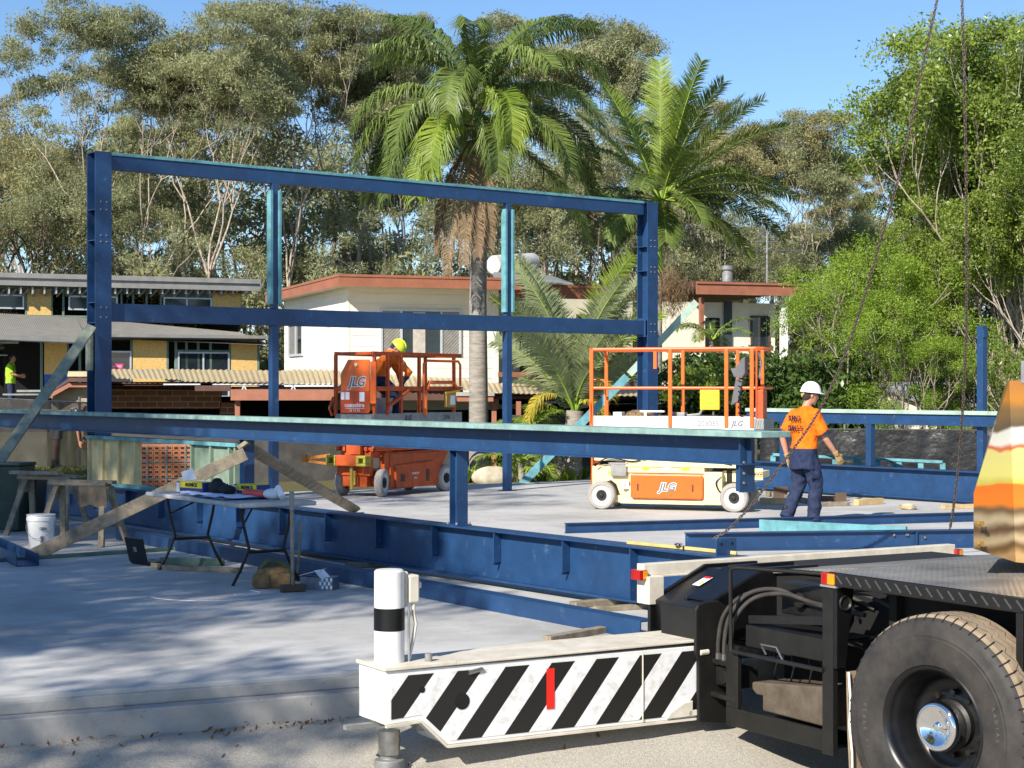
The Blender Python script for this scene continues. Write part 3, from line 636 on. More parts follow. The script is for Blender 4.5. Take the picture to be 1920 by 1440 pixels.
b = MB(); b.lathe([(r_*1.24, h_+.018) for r_, h_ in [(.093, .0), (.098, .055), (.104, .06), (.106, .085), (.100, .105), (.088, .112), (.075, .108), (.066, .096), (.02, .085), (.018, .092), (.010, .097), (0, .098)]], wl, 48); b.build('hub_cap', CHROME, rim, smooth=True, ang=60)
# strut in front of the tread and turret base
b = MB(); b.box(-.04, -.005, -2.80, -2.755, .17, .63); b.box(-.04, .3, -2.9, -2.85, .12, .5); b.bar((-.03, -2.8, .18), (-.03, -3.1, .16), .02, .02); b.build('guard_strut', BLACKD, tr, bevel=.003)
# superstructure cover at the right edge, its reflections painted as colour bands
REFL = mat('reflection_bands', (.5, .3, .1), .28, .35, .1, 4, 0, 60, .5, .2)
n_, l_, bs_ = mnodes(REFL)
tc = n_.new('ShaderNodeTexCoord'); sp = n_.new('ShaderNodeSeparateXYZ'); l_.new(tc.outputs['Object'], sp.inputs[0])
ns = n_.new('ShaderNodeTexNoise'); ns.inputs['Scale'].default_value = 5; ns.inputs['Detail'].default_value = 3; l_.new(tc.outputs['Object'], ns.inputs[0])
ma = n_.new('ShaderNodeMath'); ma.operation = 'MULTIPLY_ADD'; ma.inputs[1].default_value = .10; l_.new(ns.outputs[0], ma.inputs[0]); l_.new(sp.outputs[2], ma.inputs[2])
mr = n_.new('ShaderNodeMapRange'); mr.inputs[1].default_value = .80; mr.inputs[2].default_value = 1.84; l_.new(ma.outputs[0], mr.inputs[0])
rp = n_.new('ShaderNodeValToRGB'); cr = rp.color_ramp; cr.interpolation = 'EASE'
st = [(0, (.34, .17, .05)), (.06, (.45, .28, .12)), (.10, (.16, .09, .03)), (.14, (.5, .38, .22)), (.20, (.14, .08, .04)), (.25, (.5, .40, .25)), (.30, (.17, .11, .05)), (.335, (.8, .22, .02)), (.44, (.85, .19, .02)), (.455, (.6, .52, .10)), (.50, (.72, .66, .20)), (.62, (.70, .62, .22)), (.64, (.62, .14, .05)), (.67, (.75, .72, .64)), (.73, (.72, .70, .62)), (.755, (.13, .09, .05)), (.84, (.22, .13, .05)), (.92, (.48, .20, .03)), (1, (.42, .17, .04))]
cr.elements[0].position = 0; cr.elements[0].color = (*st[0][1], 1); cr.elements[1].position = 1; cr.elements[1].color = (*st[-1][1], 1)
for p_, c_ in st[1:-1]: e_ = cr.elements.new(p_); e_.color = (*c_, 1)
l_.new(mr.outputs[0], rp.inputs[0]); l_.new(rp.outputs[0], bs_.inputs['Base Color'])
k = [(.50, -1.95, .86), (.50, -1.95, 1.17), (.75, -1.95, 1.76)]     # left edge, going up
b = MB()
b.v = [V(q) for q in [(.50, -1.95, .86), (.50, -1.95, 1.165), (.735, -1.99, 1.79), (.775, -2.00, .775), (1.5, -3.2, 1.81), (1.5, -3.2, .72), (2.3, -.9, .86), (2.3, -.9, 1.80), (1.30, -1.3, .86), (1.30, -1.3, 1.165), (1.45, -1.3, 1.79)]]
b.f = [[0, 3, 2, 1], [3, 5, 4, 2], [0, 1, 9, 8], [1, 2, 10, 9], [8, 9, 10, 7, 6], [2, 4, 7, 10], [0, 8, 6, 5, 3]]; b.m = [0]*7
ss = b.build('crane_cover', REFL, tr)
b = MB(); b.box(.70, 1.6, -2.5, -2.1, 1.77, 1.90); b.build('top_box', GREYST, ss, bevel=.01)
b = MB()
for q in ((.80, -2.07, .98), (.79, -2.06, 1.67), (.515, -1.98, 1.0), (.515, -1.98, .89)):
    b.cyl(V(q), V(q)+V((-.01, -.03, 0)), .013, 8); b.box(q[0]-.022, q[0]+.022, q[1]-.01, q[1]-.004, q[2]-.012, q[2]+.012)
b.build('bolt', mat('brass_bolt', (.5, .30, .06), .4, .6, .1), ss)
# ------------------------------------------------------------------ scissor lifts
def wheel(parent, c, r, wd, ax, m_t, m_r, nm='wheel'):
    ax = V(ax).normalized(); M = Matrix.Translation(V(c)) @ ax.to_track_quat('Z', 'Y').to_matrix().to_4x4()
    b = MB(); b.lathe([(r*.72, wd/2-.012), (r*.74, wd/2), (r*.93, wd/2), (r, wd/2-.02), (r, -wd/2+.02), (r*.93, -wd/2), (r*.5, -wd/2)], M, 40); w_ = b.build(nm, m_t, parent, smooth=True)
    b = MB(); b.lathe([(0, wd/2-.005), (r*.30, wd/2-.005), (r*.32, wd/2-.025), (r*.66, wd/2-.02), (r*.72, wd/2-.008), (r*.735, wd/2-.002)], M, 40); rm = b.build('rim', m_r, w_, smooth=True)
    b = MB(); b.lathe([(0, wd/2+.015), (r*.16, wd/2+.012), (r*.18, wd/2-.004), (r*.36, wd/2-.003), (r*.38, wd/2-.02)], M, 24)
    b.build('hub', BLACKD, w_, smooth=True); return w_
TYG = mat('grey_rubber', (.40, .37, .33), .8, 0, .1, 9, c2=(.26, .24, .22)); RIMW = mat('rim_paint', (.62, .60, .56), .5, 0, .08)
a2 = math.atan2(-.325, .945)
s2 = thing('scissor_lift', 'cream scissor lift with bright orange guard rails and a white platform edge, empty', 'scissor lift', (1.29, 24.95, 0), a2, 'scissor lifts on the slab')
for x, y, st_ in ((0, .03, 0), (1.93, .03, .0), (0, .74, 0), (1.93, .74, 0)):
    wheel(s2, (x, y, .205), .205, .12, (0, -1 if y < .3 else 1, 0), TYG, RIMW)
b = MB()
b.box(.0, 2.0, .08, .70, .10, .20); b.prism([(-.16, .62), (-.16, .33), (.12, .42), (.20, .36), (.27, .17), (.30, .11), (.42, .11), (.42, .52), (.30, .60)], lambda x, z: (x, .07, z), (0, .03, 0))
b.box(.27, 1.75, .03, .10, .09, .16); b.box(1.50, 1.76, .0, .3, .10, .56); b.box(-.16, .1, .10, .68, .40, .62); b.box(1.75, 2.2, .12, .66, .42, .58)
b.box(.38, 1.5, .02, .4, .535, .66); b.prism([(.40, .53), (.40, .66), (1.50, .66), (1.50, .17), (1.43, .10), (.44, .10), (.36, .2)], lambda x, z: (x, .05, z), (0, .06, 0))
chs = b.build('chassis', CREAM, s2, bevel=.008)
b = MB()
b.box(-.12, 1.98, .02, .08, .70, .80); b.box(.35, 2.18, .0, .10, .62, .705); b.box(-.05, 2.1, .60, .68, .70, .80); b.box(.0, 2.1, .05, .65, .83, .89); b.box(-.1, 2.1, .02, .08, .93, 1.02); b.box(-.1, 2.1, .60, .68, .93, 1.02)
for x in (.0, .7, 1.4, 2.05): b.cyl((x, .0, .86), (x, .7, .86), .035, 12)
b.build('scissor_stack', CREAM, s2, bevel=.006)
b = MB(); b.prism([(.43, .19), (.46, .17), (1.46, .17), (1.49, .20), (1.49, .49), (1.46, .515), (.43, .515)], lambda x, z: (x, -.02, z), (0, .06, 0)); dr = b.build('battery_door', ORANGE, s2, bevel=.015)
for s_, m_, o_ in ((.012, WHITE, .0), (.0, INKG, .0015)): text('JLG', .155, m_, dr, (.97, -.0225-o_, .335), (1, 0, 0), (0, 0, 1), bold=.004+s_*.7, shear=.28, world=False)
b = MB(); b.box(.53, .555, -.026, -.018, .28, .38); b.box(1.33, 1.355, -.026, -.018, .28, .38); b.build('latch', BROWN, dr)
b = MB(); b.box(.60, .70, .0155, .018, .575, .635); b.box(1.17, 1.29, .0155, .018, .575, .635); yl = b.build('yellow_label', mat('label_yellow', (.8, .75, .02), .5), chs)
b = MB(); b.box(.90, 1.02, .0155, .018, .58, .635); b.build('white_label', PAPER, chs)
b = MB(); b.box(.13, .37, .0, .2, .48, .67); b.box(.10, .40, -.01, .2, .655, .675); b.build('pump_box', GREYST, s2, bevel=.01)
b = MB(); b.box(.30, .40, .0, .05, .30, .42); b.cyl((.33, .0, .38), (.33, -.02, .38), .03, 14); b.box(.41, .47, .0, .04, .22, .34); b.build('charger_plug', WHITE, s2, bevel=.004)
b = MB(); b.cyl((1.84, .2, .42), (1.84, .2, .60), .09, 16); b.build('steer_motor', BLACKD, s2, smooth=True)
for x_ in (1.96, -.02): b = MB(); b.cyl((x_, .15, .22), (x_, .6, .22), .045, 12); b.build('axle', BLACKD, s2, smooth=True)
b = MB(); b.box(2.16, 2.34, .0, .5, .49, .58); b.box(2.16, 2.34, .0, .02, .46, .62); eb = b.build('end_bracket', CREAM, s2, bevel=.004)
b = MB()
for i in range(4): b.cyl((2.19+i*.04, -.001, .54), (2.19+i*.04, -.003, .54), .009, 8)
b.build('hole', DARK, eb)
# ladder at the left end
b = MB(); b.tube([(-.20, .2, .35), (-.20, .2, .95), (-.19, .2, 1.1)], .018, 8); b.tube([(-.20, .55, .35), (-.20, .55, 1.1)], .018, 8)
for z in (.42, .66, .90): b.cyl((-.20, .2, z), (-.20, .55, z), .014, 8)
b.build('ladder', ORANGE, s2)
X0, X1, Y0, Y1 = -.17, 2.22, -.03, .75
b = MB(); b.box(X0, X1, Y0, Y1, 1.14, 1.17); b.box(X0, X1, Y0-.004, Y0+.016, 1.17, 1.345); b.box(X0, X1, Y1-.016, Y1+.004, 1.17, 1.32); b.box(X0-.004, X0+.016, Y0+.02, Y1-.02, 1.17, 1.32); b.box(X1-.012, X1+.008, Y0+.02, Y1-.02, 1.17, 1.32)
b.box(X0+.02, X1-.02, Y0+.02, Y1-.02, 1.06, 1.14)
pf = b.build('platform', WHITE, s2, bevel=.004)
text('2030ES', .105, INKG, pf, (1.57, Y0-.0055, 1.245), (1, 0, 0), (0, 0, 1), bold=.001, world=False)
text('JLG', .105, INKG, pf, (1.98, Y0-.0055, 1.245), (1, 0, 0), (0, 0, 1), bold=.004, shear=.28, world=False)
b = MB(); b.box(X1+.0, X1+.14, Y0-.01, Y1, 1.17, 1.32)
for i in range(4): b.bar((X1+.01+i*.035, Y0-.014, 1.19), (X1+.03+i*.035, Y0-.014, 1.30), .012, .008, up=(0, 1, 0))
b.build('gate_bracket', GREYST, s2, bevel=.003)
rt = .024; b = MB()
def loopr(z, r): b.tube([(X0+.05, Y0, z), (X1+.02, Y0, z), (X1+.10, Y0+.06, z), (X1+.12, Y0+.2, z), (X1+.12, Y1-.1, z), (X1+.02, Y1, z), (X0+.05, Y1, z), (X0, Y1-.05, z), (X0, Y0+.05, z), (X0+.05, Y0, z)], r, 8)
loopr(2.30, rt); loopr(1.745, rt*.9)
rl = b.build('guard_rail', ORANGE, s2, smooth=True)
for x in (X0+.03, 1.02, 1.83, 2.19):
    b = MB(); b.bar((x, Y0, 1.19), (x, Y0, 2.29), .055, .045, up=(0, 1, 0)); b.build('upright', ORANGE, rl, bevel=.006)
for x in (X0+.03, 1.02, 1.83, 2.19):
    b = MB(); b.bar((x, Y1, 1.19), (x, Y1, 2.29), .05, .045, up=(0, 1, 0)); b.build('upright', ORANGE, rl, bevel=.006)
b = MB(); b.tube([(X0, .1, 1.78), (X0-.0, .14, 1.86), (X0+.2, .2, 1.86), (X0+.2, .2, 1.25)], .018, 8); b.tube([(X0+.02, Y0-.03, 1.25), (X0+.02, Y0-.05, 1.5), (X0+.02, Y0-.02, 1.55)], .012, 6)
b.bar((.80, Y0, 2.27), (.80, Y0, 2.02), .045, .03, up=(0, 1, 0)); b.bar((.84, Y1, 2.2), (.84, Y1, 2.0), .03, .02, up=(0, 1, 0)); b.build('gate', ORANGE, rl, smooth=True)
b = MB(); b.box(X1+.02, X1+.13, Y0-.0, Y0+.28, 1.32, 1.72); b.box(X1+.02, X1+.05, Y0-.01, Y0+.02, 1.32, 2.29); b.build('end_panel', ORANGED, rl, bevel=.01)
b = MB(); b.tube([(X1+.06, Y0+.02, 2.25), (X1+.10, Y0+.02, 2.1), (X1+.07, Y0+.02, 1.9), (X1+.11, Y0+.02, 1.85)], .014, 6); b.build('cable', STEELB, rl, smooth=True)
b = MB(); b.prism([(1.90, 2.02), (1.96, 2.02), (2.06, 2.16), (2.11, 2.18), (2.11, 1.95), (2.06, 1.88), (1.95, 1.90)], lambda x, z: (x, Y0-.08, z), (0, .22, 0)); b.prism([(1.97, 1.88), (2.07, 1.86), (2.0, 1.55), (1.9, 1.50), (1.92, 1.62)], lambda x, z: (x, Y0-.05, z), (0, .12, 0)); b.build('control_box', mat('control_grey', (.11, .11, .115), .6), s2, bevel=.01)
b = MB()
b.tube([(2.03+.03*math.cos(i*.9), Y0-.03+.03*math.sin(i*.9), 1.9-i*.011) for i in range(50)], .008, 5); b.build('coiled_cord', BLACK, s2, smooth=True)
b = MB(); b.box(1.46, 1.74, Y0-.05, Y0-.028, 1.44, 1.715); b.box(1.46, 1.74, Y0-.055, Y0-.02, 1.69, 1.72); b.build('manual_box', YELLOW, s2, bevel=.01)
for x_, z_, w__, h__ in ((.08, .50, .07, .05), (1.62, .40, .06, .09), (1.62, .27, .06, .05)):
    b = MB(); b.box(x_, x_+w__, -.003 if x_ > 1 else .065, .002 if x_ > 1 else .069, z_, z_+h__); b.build('warning_label', PAPER if z_ < .45 else YELLOW, chs)
b = MB(); b.tube(smooth_pts([(1.75, .0, .5), (1.68, -.02, .42), (1.72, -.02, .30), (1.80, .02, .24)]), .012, 8); b.build('hose', BLACK, s2, smooth=True)
b = MB(); b.tube(smooth_pts([(-.1, -.01, .62), (.1, -.02, .74), (.5, -.02, .70), (.9, -.01, .82), (1.5, -.01, .74), (1.9, .0, .66)]), .010, 6); b.build('hose', BLACK, s2, smooth=True)
# things left on the platform
Mp = WM[s2]
def onp(nm, mb, m, label, cat, M=Mp, **k):
    mb.v = [M @ q for q in mb.v]; o = mb.build(nm, m, **k); tag(o, label, cat); return o
b = MB(); b.box(.14, .27, .1, .3, 1.171, 1.40); onp('plastic_box', b, WHITE, 'small white box standing on the cream lift platform at left of the tool bag', 'box', bevel=.01)
b = MB(); b.loft([((.50, .25, 1.172), (.22, 0, 0), (0, .14, 0)), ((.50, .25, 1.3), (.24, 0, 0), (0, .15, 0)), ((.50, .25, 1.39), (.20, 0, 0), (0, .12, 0)), ((.50, .25, 1.43), (.10, 0, 0), (0, .06, 0))], 14); onp('tool_bag', b, mat('canvas_brown', (.22, .14, .07), .9, 0, .4, 30, .4, 14), 'brown canvas tool bag on the platform of the cream lift', 'tool bag', smooth=True)
b = MB(); b.box(.62, .66, .02, .06, 1.171, 1.40); b.box(.56, .92, .02, .08, 1.40, 1.425); onp('caulking_gun', b, WHITE, 'white cased tool resting against the brown tool bag on the cream lift', 'tool', bevel=.004)
b = MB(); b.box(.96, 1.2, .1, .3, 1.171, 1.40); b.bar((1.2, .2, 1.35), (1.4, .2, 1.37), .05, .04); b.bar((1.38, .2, 1.35), (1.45, .2, 1.47), .06, .03); onp('power_tool', b, GREYST, 'grey power tool lying on the middle of the cream lift platform', 'tool', bevel=.01)

# lift 1
a1_ = math.atan2(.85, .53)
s1 = thing('scissor_lift', 'dirty orange scissor lift seen end on with a worker in yellow helmet aboard', 'scissor lift', (-2.23, 27.6, 0), a1_, 'scissor lifts on the slab')
for x, y, st_ in ((.26, .0, .35), (2.08, .02, 0), (.26, .78, .3), (2.08, .76, 0)):
    wheel(s1, (x, y, .225), .225, .13, (math.sin(st_), -math.cos(st_), 0) if y < .3 else (-.3, .95, 0), TYG, RIMW)
b = MB()
b.box(.05, 2.2, .14, .64, .16, .42); b.box(.02, .12, .06, .72, .34, .62); b.box(.5, 1.95, .0, .12, .14, .68)
b.prism([(.36, .70), (.36, .28), (.50, .10), (1.85, .12), (1.98, .40), (2.25, .72)], lambda x, z: (x, .02, z), (0, .10, 0))
b.cyl((.3, .1, .28), (.3, .25, .28), .12, 14); b.cyl((.3, .55, .28), (.3, .7, .28), .12, 14); b.box(.1, 2.2, .1, .7, .62, .72)
ch1 = b.build('chassis', ORANGED, s1, bevel=.01)
b = MB(); b.prism([(.62, .12), (.60, .50), (1.70, .54), (1.66, .12)], lambda x, z: (x, -.03, z), (0, .05, 0)); cb = b.build('side_cabinet', ORANGED, s1, bevel=.02)
b = MB(); b.box(.74, .86, -.034, -.028, .22, .34); b.box(1.46, 1.56, -.034, -.028, .2, .4); b.build('latch', BROWN, cb)
text('coates', .08, PAPER, cb, (1.16, -.0325, .35), (1, 0, 0), (0, 0, 1), world=False); text('hire', .06, PAPER, cb, (1.16, -.0325, .27), (1, 0, 0), (0, 0, 1), world=False)
b = MB()
for z in (.73, .82, .91, 1.0, 1.1):
    for y in (.02, .14, .58, .70): b.box(.05, 2.2, y, y+.06, z, z+.07)
for x in (.12, 1.2, 2.1):
    for z in (.765, .855, .945): b.cyl((x, -.02, z), (x, .80, z), .03, 10)
b.box(-.02, .06, .22, .5, .68, .95); b.box(.02, .9, -.02, .02, .78, .98)
b.build('scissor_stack', ORANGED, s1, bevel=.005)
b = MB(); b.box(-.16, .0, .20, .62, .50, .67); bp_ = b.build('bumper', ORANGED, s1, bevel=.01)
for y in (.02, .62):
    b = MB(); b.box(-.18, -.02, y-.02, y+.17, .50, .545); b.box(-.18, -.02, y-.02, y+.17, .625, .67); b.box(-.18, -.02, y-.02, y+.03, .545, .625); b.box(-.18, -.02, y+.12, y+.17, .545, .625); b.build('lifting_lug', mat('lug_yellow', (.38, .34, .04), .6) if 'lug_yellow' not in bpy.data.materials else bpy.data.materials['lug_yellow'], s1, bevel=.01)
b = MB(); b.cyl((-.06, .36, .12), (-.06, .36, .5), .03, 10); b.cyl((-.06, .30, .2), (-.06, .30, .42), .02, 8); b.build('tow_pin', mat('tow_yellow', (.38, .27, .04), .6), s1)
b = MB(); b.bar((-.06, .78, .66), (-.05, 1.30, .60), .04, .05); b.bar((-.06, .78, .52), (-.05, 1.30, .56), .03, .04); b.box(-.08, -.03, 1.28, 1.36, .54, .66); b.build('side_arm', mat('arm_orange', (.6, .2, .02), .5), s1)
X1_, Y1_ = 2.55, .74
b = MB(); b.box(0, X1_, -.02, Y1_, 1.20, 1.235); b.box(0, X1_, -.026, -.01, 1.17, 1.335); b.box(0, X1_, Y1_-.01, Y1_+.006, 1.2, 1.33); b.box(-.008, .008, -.0, Y1_-.02, 1.17, 1.33); b.box(X1_-.01, X1_+.006, 0, Y1_, 1.2, 1.33); p1_ = b.build('platform', GREYST, s1, bevel=.003)
text('JLG', .12, INK, p1_, (.95, -.0275, 1.25), (1, 0, 0), (0, 0, 1), bold=.004, shear=.28, world=False); text('2046', .10, INK, p1_, (2.1, -.0275, 1.25), (1, 0, 0), (0, 0, 1), world=False)
b = MB()
for z, r in ((2.30, .030), (1.735, .026)): b.bar((0, 0, z), (X1_, 0, z), .04, .06 if z > 2 else .075); b.bar((0, Y1_, z), (X1_, Y1_, z), .04, .06); b.bar((X1_, 0, z), (X1_, Y1_, z), .04, .06); b.bar((0, .0, z), (0, Y1_, z), .05, .05)
rl1 = b.build('guard_rail', ORANGED, s1, bevel=.006)
NCo = V((-2.23, 27.6, 0)); E_ = V((.53, .85, 0)); 
for px in (702, 727, 752, 786, 851):
    x = max(.02, on_line(NCo, E_, px)); b = MB(); b.bar((x, 0, 1.30), (x, 0, 2.28), .05, .05, up=(0, 1, 0)); b.build('upright', ORANGED, rl1, bevel=.005)
for x, y in ((.02, Y1_), (1.3, Y1_), (X1_, Y1_)):
    b = MB(); b.bar((x, y, 1.30), (x, y, 2.28), .05, .05, up=(0, 1, 0)); b.build('upright', ORANGED, rl1, bevel=.005)
xg = on_line(NCo, E_, 792)
b = MB(); b.tube([(xg, -.03, 1.30), (xg, -.03, 2.15), (xg+.06, -.03, 2.2), (X1_-.12, -.03, 2.2), (X1_-.06, -.03, 2.14), (X1_-.06, -.03, 1.78)], .022, 8)
b.tube([(xg+.08, -.04, 1.72), (xg+.14, -.04, 1.84), (X1_-.3, -.04, 1.84), (X1_-.2, -.04, 1.76)], .03, 8); b.tube([(xg+.05, -.03, 1.7), (xg+.02, -.05, 1.3)], .03, 8)
b.build('folding_gate', ORANGE, rl1, smooth=True)
b = MB(); b.tube([(.35, -.03, 1.32), (.40, -.03, 1.45), (.95, -.03, 1.70)], .035, 8); b.build('brace_tube', ORANGED, rl1, smooth=True); b = MB(); b.tube([(-.05, .76, 1.3), (-.10, .78, 1.42), (-.02, .76, 1.6)], .02, 8); b.build('brace_tube', ORANGED, rl1, smooth=True)
b = MB(); b.prism([(.03, 1.36), (.03, 2.20), (.46, 2.20), (.60, 1.98), (.60, 1.36)], lambda y, z: (-.03, y, z), (.02, 0, 0)); pn = b.build('end_panel', ORANGE, s1, bevel=.004)
b = MB(); b.box(-.035, -.028, -.10, .01, 1.50, 2.17); b.build('side_flap', ORANGE, pn)
b = MB(); b.box(-.036, -.0305, .035, .60, 1.345, 1.70); b.box(-.006, .02, .0, .65, 1.70, 1.77); lp = b.build('lower_panel', mat('lower_red', (.55, .07, .012), .5, 0, .06), pn)
for s_, m_, o_ in ((.012, WHITE, .0), (.0, INKG, .0015)): text('JLG', .21, m_, pn, (-.0325-o_, .28, 1.84), (0, -1, 0), (0, 0, 1), bold=.006+s_*.8, shear=.28, world=False)
text('coateshire', .095, PAPER, lp, (-.038, .32, 1.47), (0, -1, 0), (0, 0, 1), bold=.001, world=False); text('13 15 52', .062, PAPER, lp, (-.038, .32, 1.385), (0, -1, 0), (0, 0, 1), world=False)
b = MB(); b.box(-.0385, -.037, .42, .50, 1.56, 1.68); b.box(-.0385, -.037, .52, .59, 1.56, 1.68); b.box(-.0385, -.037, .12, .22, 1.53, 1.68); b.box(-.038, -.037, .12, .50, 1.418, 1.424); b.build('paper_label', PAPER, lp)
b = MB(); b.cyl((-.031, .28, 2.12), (-.06, .28, 2.12), .03, 14); b.build('lamp', mat('lamp_lens', (.8, .7, .4), .3), pn)
b = MB(); b.box(1.98, 2.28, -.09, -.035, 1.42, 1.69); mb1 = b.build('manual_box', mat('tan_box', (.45, .25, .04), .6), s1, bevel=.01)
b = MB(); b.box(2.1, 2.24, -.093, -.0905, 1.46, 1.62); b.build('paper_label', PAPER, mb1); b = MB(); b.bar((1.95, -.095, 1.665), (2.38, -.095, 1.70), .01, .03); b.build('yellow_strap', YELLOW, mb1)
b = MB(); b.lathe([(0, 0), (.125, 0), (.15, .33), (.157, .33), (.157, .35), (.145, .35), (.12, .02)], Matrix.Translation(NCo+E_*.62+V((-.85, .53, 0))*.22+Z*1.236), 24); o = b.build('bucket', mat('grey_plastic', (.45, .46, .48), .5), smooth=True); tag(o, 'grey plastic bucket on the platform of the dirty orange lift at the worker\'s feet', 'bucket')

# ------------------------------------------------------------------ people
def fuse(mb, name, mats, parent, vox=.012, it=2):
    o = mb.build(name, mats, parent, True)
    r = o.modifiers.new('fuse', 'REMESH'); r.mode = 'VOXEL'; r.voxel_size = vox; r.use_smooth_shade = True
    s = o.modifiers.new('soft', 'SMOOTH'); s.factor = .5; s.iterations = it; return o
def ellipsoid(mb, c, rx, ry, rz, ax=(1, 0, 0), ay=(0, 1, 0), n=16):
    ax, ay = V(ax).normalized(), V(ay).normalized(); az = ax.cross(ay); R = []
    for i in range(1, 12):
        t = PI*i/12; R.append((V(c)-az*rz*math.cos(t), ax*rx*math.sin(t), ay*ry*math.sin(t)))
    mb.loft(R, n)
def hand(mb, w_, d, pn_, s=1., curl=.5, side=1):
    """palm + four fingers + thumb: w_ wrist, d pointing down the hand, pn_ palm normal"""
    d = V(d).normalized(); pn_ = V(pn_); pn_ = (pn_-d*pn_.dot(d)).normalized(); a = d.cross(pn_)*side
    w_ = V(w_)
    mb.loft([(w_, a*.028*s, pn_*.020*s), (w_+d*.035*s, a*.038*s, pn_*.018*s), (w_+d*.09*s, a*.043*s, pn_*.015*s)], 12)
    for i, (off_, L) in enumerate(((.033, .068), (.011, .077), (-.011, .072), (-.032, .056))):
        p = w_+d*.085*s+a*off_*s; q = p+(d+pn_*curl*.4)*L*.45*s; r_ = q+(d+pn_*curl*1.6).normalized()*L*.35*s; t = r_+(d*.4+pn_*curl*2).normalized()*L*.25*s
        mb.tube([p, q, r_, t], [.0105*s, .0098*s, .009*s, .007*s], 8)
    p = w_+d*.02*s+a*.03*s; mb.tube([p, p+(a*.8+d*.8+pn_*.3).normalized()*.035*s, p+(a*.5+d*1.2+pn_*.6).normalized()*.075*s], [.013*s, .012*s, .009*s], 8)
def person(label, org_, J, F, HF, top, low, hat, boots=None, glove=None, sleeve=.55, group=None, hairm=HAIR, shorts=False):
    """J: joints relative to org_ (x right, y away, z up). F: body facing, HF: face direction"""
    o_ = V(org_); p = {k: o_+V(q) for k, q in J.items()}; F, HF = V(F).normalized(), V(HF).normalized()
    root = thing('person', label, 'person', org_, 0, group)
    L = (p['shR']-p['shL']).normalized(); b = MB()
    # body: torso, neck, head, arms, hands, legs grown together
    up = (p['head']-p['neck']).normalized(); hu = (Z if abs(HF.z) < .93 else up); hr = HF.cross(hu).normalized(); hu = hr.cross(HF)
    hc = p['head']; fr = F
    b.loft([(p['pelvis'], L*.14, fr*.10), (p['belly'], L*.13, fr*.095), (p['chest'], L*.155, fr*.105), (p['neck']-(p['neck']-p['chest'])*.15, L*.10, fr*.07)], 16)
    b.tube([p['neck']-(p['neck']-p['chest'])*.3, p['neck'], hc-hu*.03], [.065, .057, .055], 12)
    b.loft([(hc-hu*.115+HF*.035, hr*.028, HF*.03), (hc-hu*.095+HF*.025, hr*.045, HF*.055), (hc-hu*.06+HF*.012, hr*.060, HF*.080), (hc-hu*.015, hr*.070, HF*.092), (hc+hu*.03, hr*.075, HF*.097), (hc+hu*.07, hr*.068, HF*.088), (hc+hu*.10, hr*.045, HF*.06), (hc+hu*.115, hr*.015, HF*.02)], 18)
    b.loft([(hc+hu*.015+HF*.088, hr*.008, HF*.01), (hc-hu*.02+HF*.106, hr*.012, HF*.014), (hc-hu*.037+HF*.100, hr*.018, HF*.014)], 8)
    b.tube([hc-hu*.062-hr*.018+HF*.086, hc-hu*.062+HF*.094, hc-hu*.062+hr*.018+HF*.086], .007, 6)
    for s in (-1, 1): ellipsoid(b, hc-hu*.005+hr*.074*s-HF*.005, .010, .020, .030, hr, HF)
    for s in ('R', 'L'):
        b.tube([p['sh'+s], p['el'+s].lerp(p['sh'+s], .5), p['el'+s], p['wr'+s].lerp(p['el'+s], .6), p['wr'+s]], [.052, .048, .041, .038, .027], 12)
        d = (p['ha'+s]-p['wr'+s]).normalized()
        if not glove: hand(b, p['wr'+s]-d*.005, d, -L*(1 if s == 'R' else -1)+F*.3, 1, .5, 1 if s == 'R' else -1)
        b.tube([p['hip'+s], p['kn'+s], p['an'+s]], [.085, .055, .038], 12)
    body = fuse(b, 'body', SKIN, root, .0085, 1)
    b = MB(); b.tube([hc+hu*.018-hr*.03+HF*.090, hc+hu*.018-hr*.029+HF*.091], .001, 5)
    for s in (-1, 1): ellipsoid(b, hc+hu*.012+hr*.030*s+HF*.0865, .015, .006, .008, hr, HF)
    ey = b.build('eye', INK, body, True, smooth=True)
    b = MB(); b.loft([(hc-hu*.07-HF*.055, hr*.045, HF*.035), (hc-hu*.03-HF*.03, hr*.073, HF*.074), (hc+hu*.02-HF*.012, hr*.0785, HF*.092), (hc+hu*.07-HF*.008, hr*.072, HF*.09), (hc+hu*.108, hr*.04, HF*.05)], 18); b.build('hair', hairm, root, True, smooth=True)
    # shirt
    b = MB(); b.loft([(p['hem'], L*.205, fr*.150), (p['pelvis'], L*.205, fr*.155), (p['belly'], L*.195, fr*.15), (p['chest']-(p['neck']-p['chest']).normalized()*.02, L*.215, fr*.155), (p['shR'].lerp(p['shL'], .5), L*.185, fr*.12), (p['neck']+(p['neck']-p['chest']).normalized()*.0, L*.085, fr*.085), (p['neck']+(p['neck']-p['chest']).normalized()*.015, L*.066, fr*.066)], 20)
    for s in ('R', 'L'):
        e = p['sh'+s].lerp(p['el'+s], min(1, sleeve*1.4)); b.tube([p['sh'+s].lerp(p['sh'+('L' if s == 'R' else 'R')], .12), p['sh'+s], p['sh'+s].lerp(e, .5), e]+([p['el'+s].lerp(p['wr'+s], .9)] if sleeve > .8 else []), [.078, .084, .080, .068 if sleeve > .8 else .082]+([.042] if sleeve > .8 else []), 14)
    sh = fuse(b, 'shirt', top, root, .012, 2)
    # trousers
    b = MB(); m_ = p['hipR'].lerp(p['hipL'], .5); b.loft([(p['pelvis']+Z*.06, L*.155, fr*.12), (m_+Z*.02, L*.175, fr*.13), (m_-Z*.09, L*.15, fr*.115)], 18)
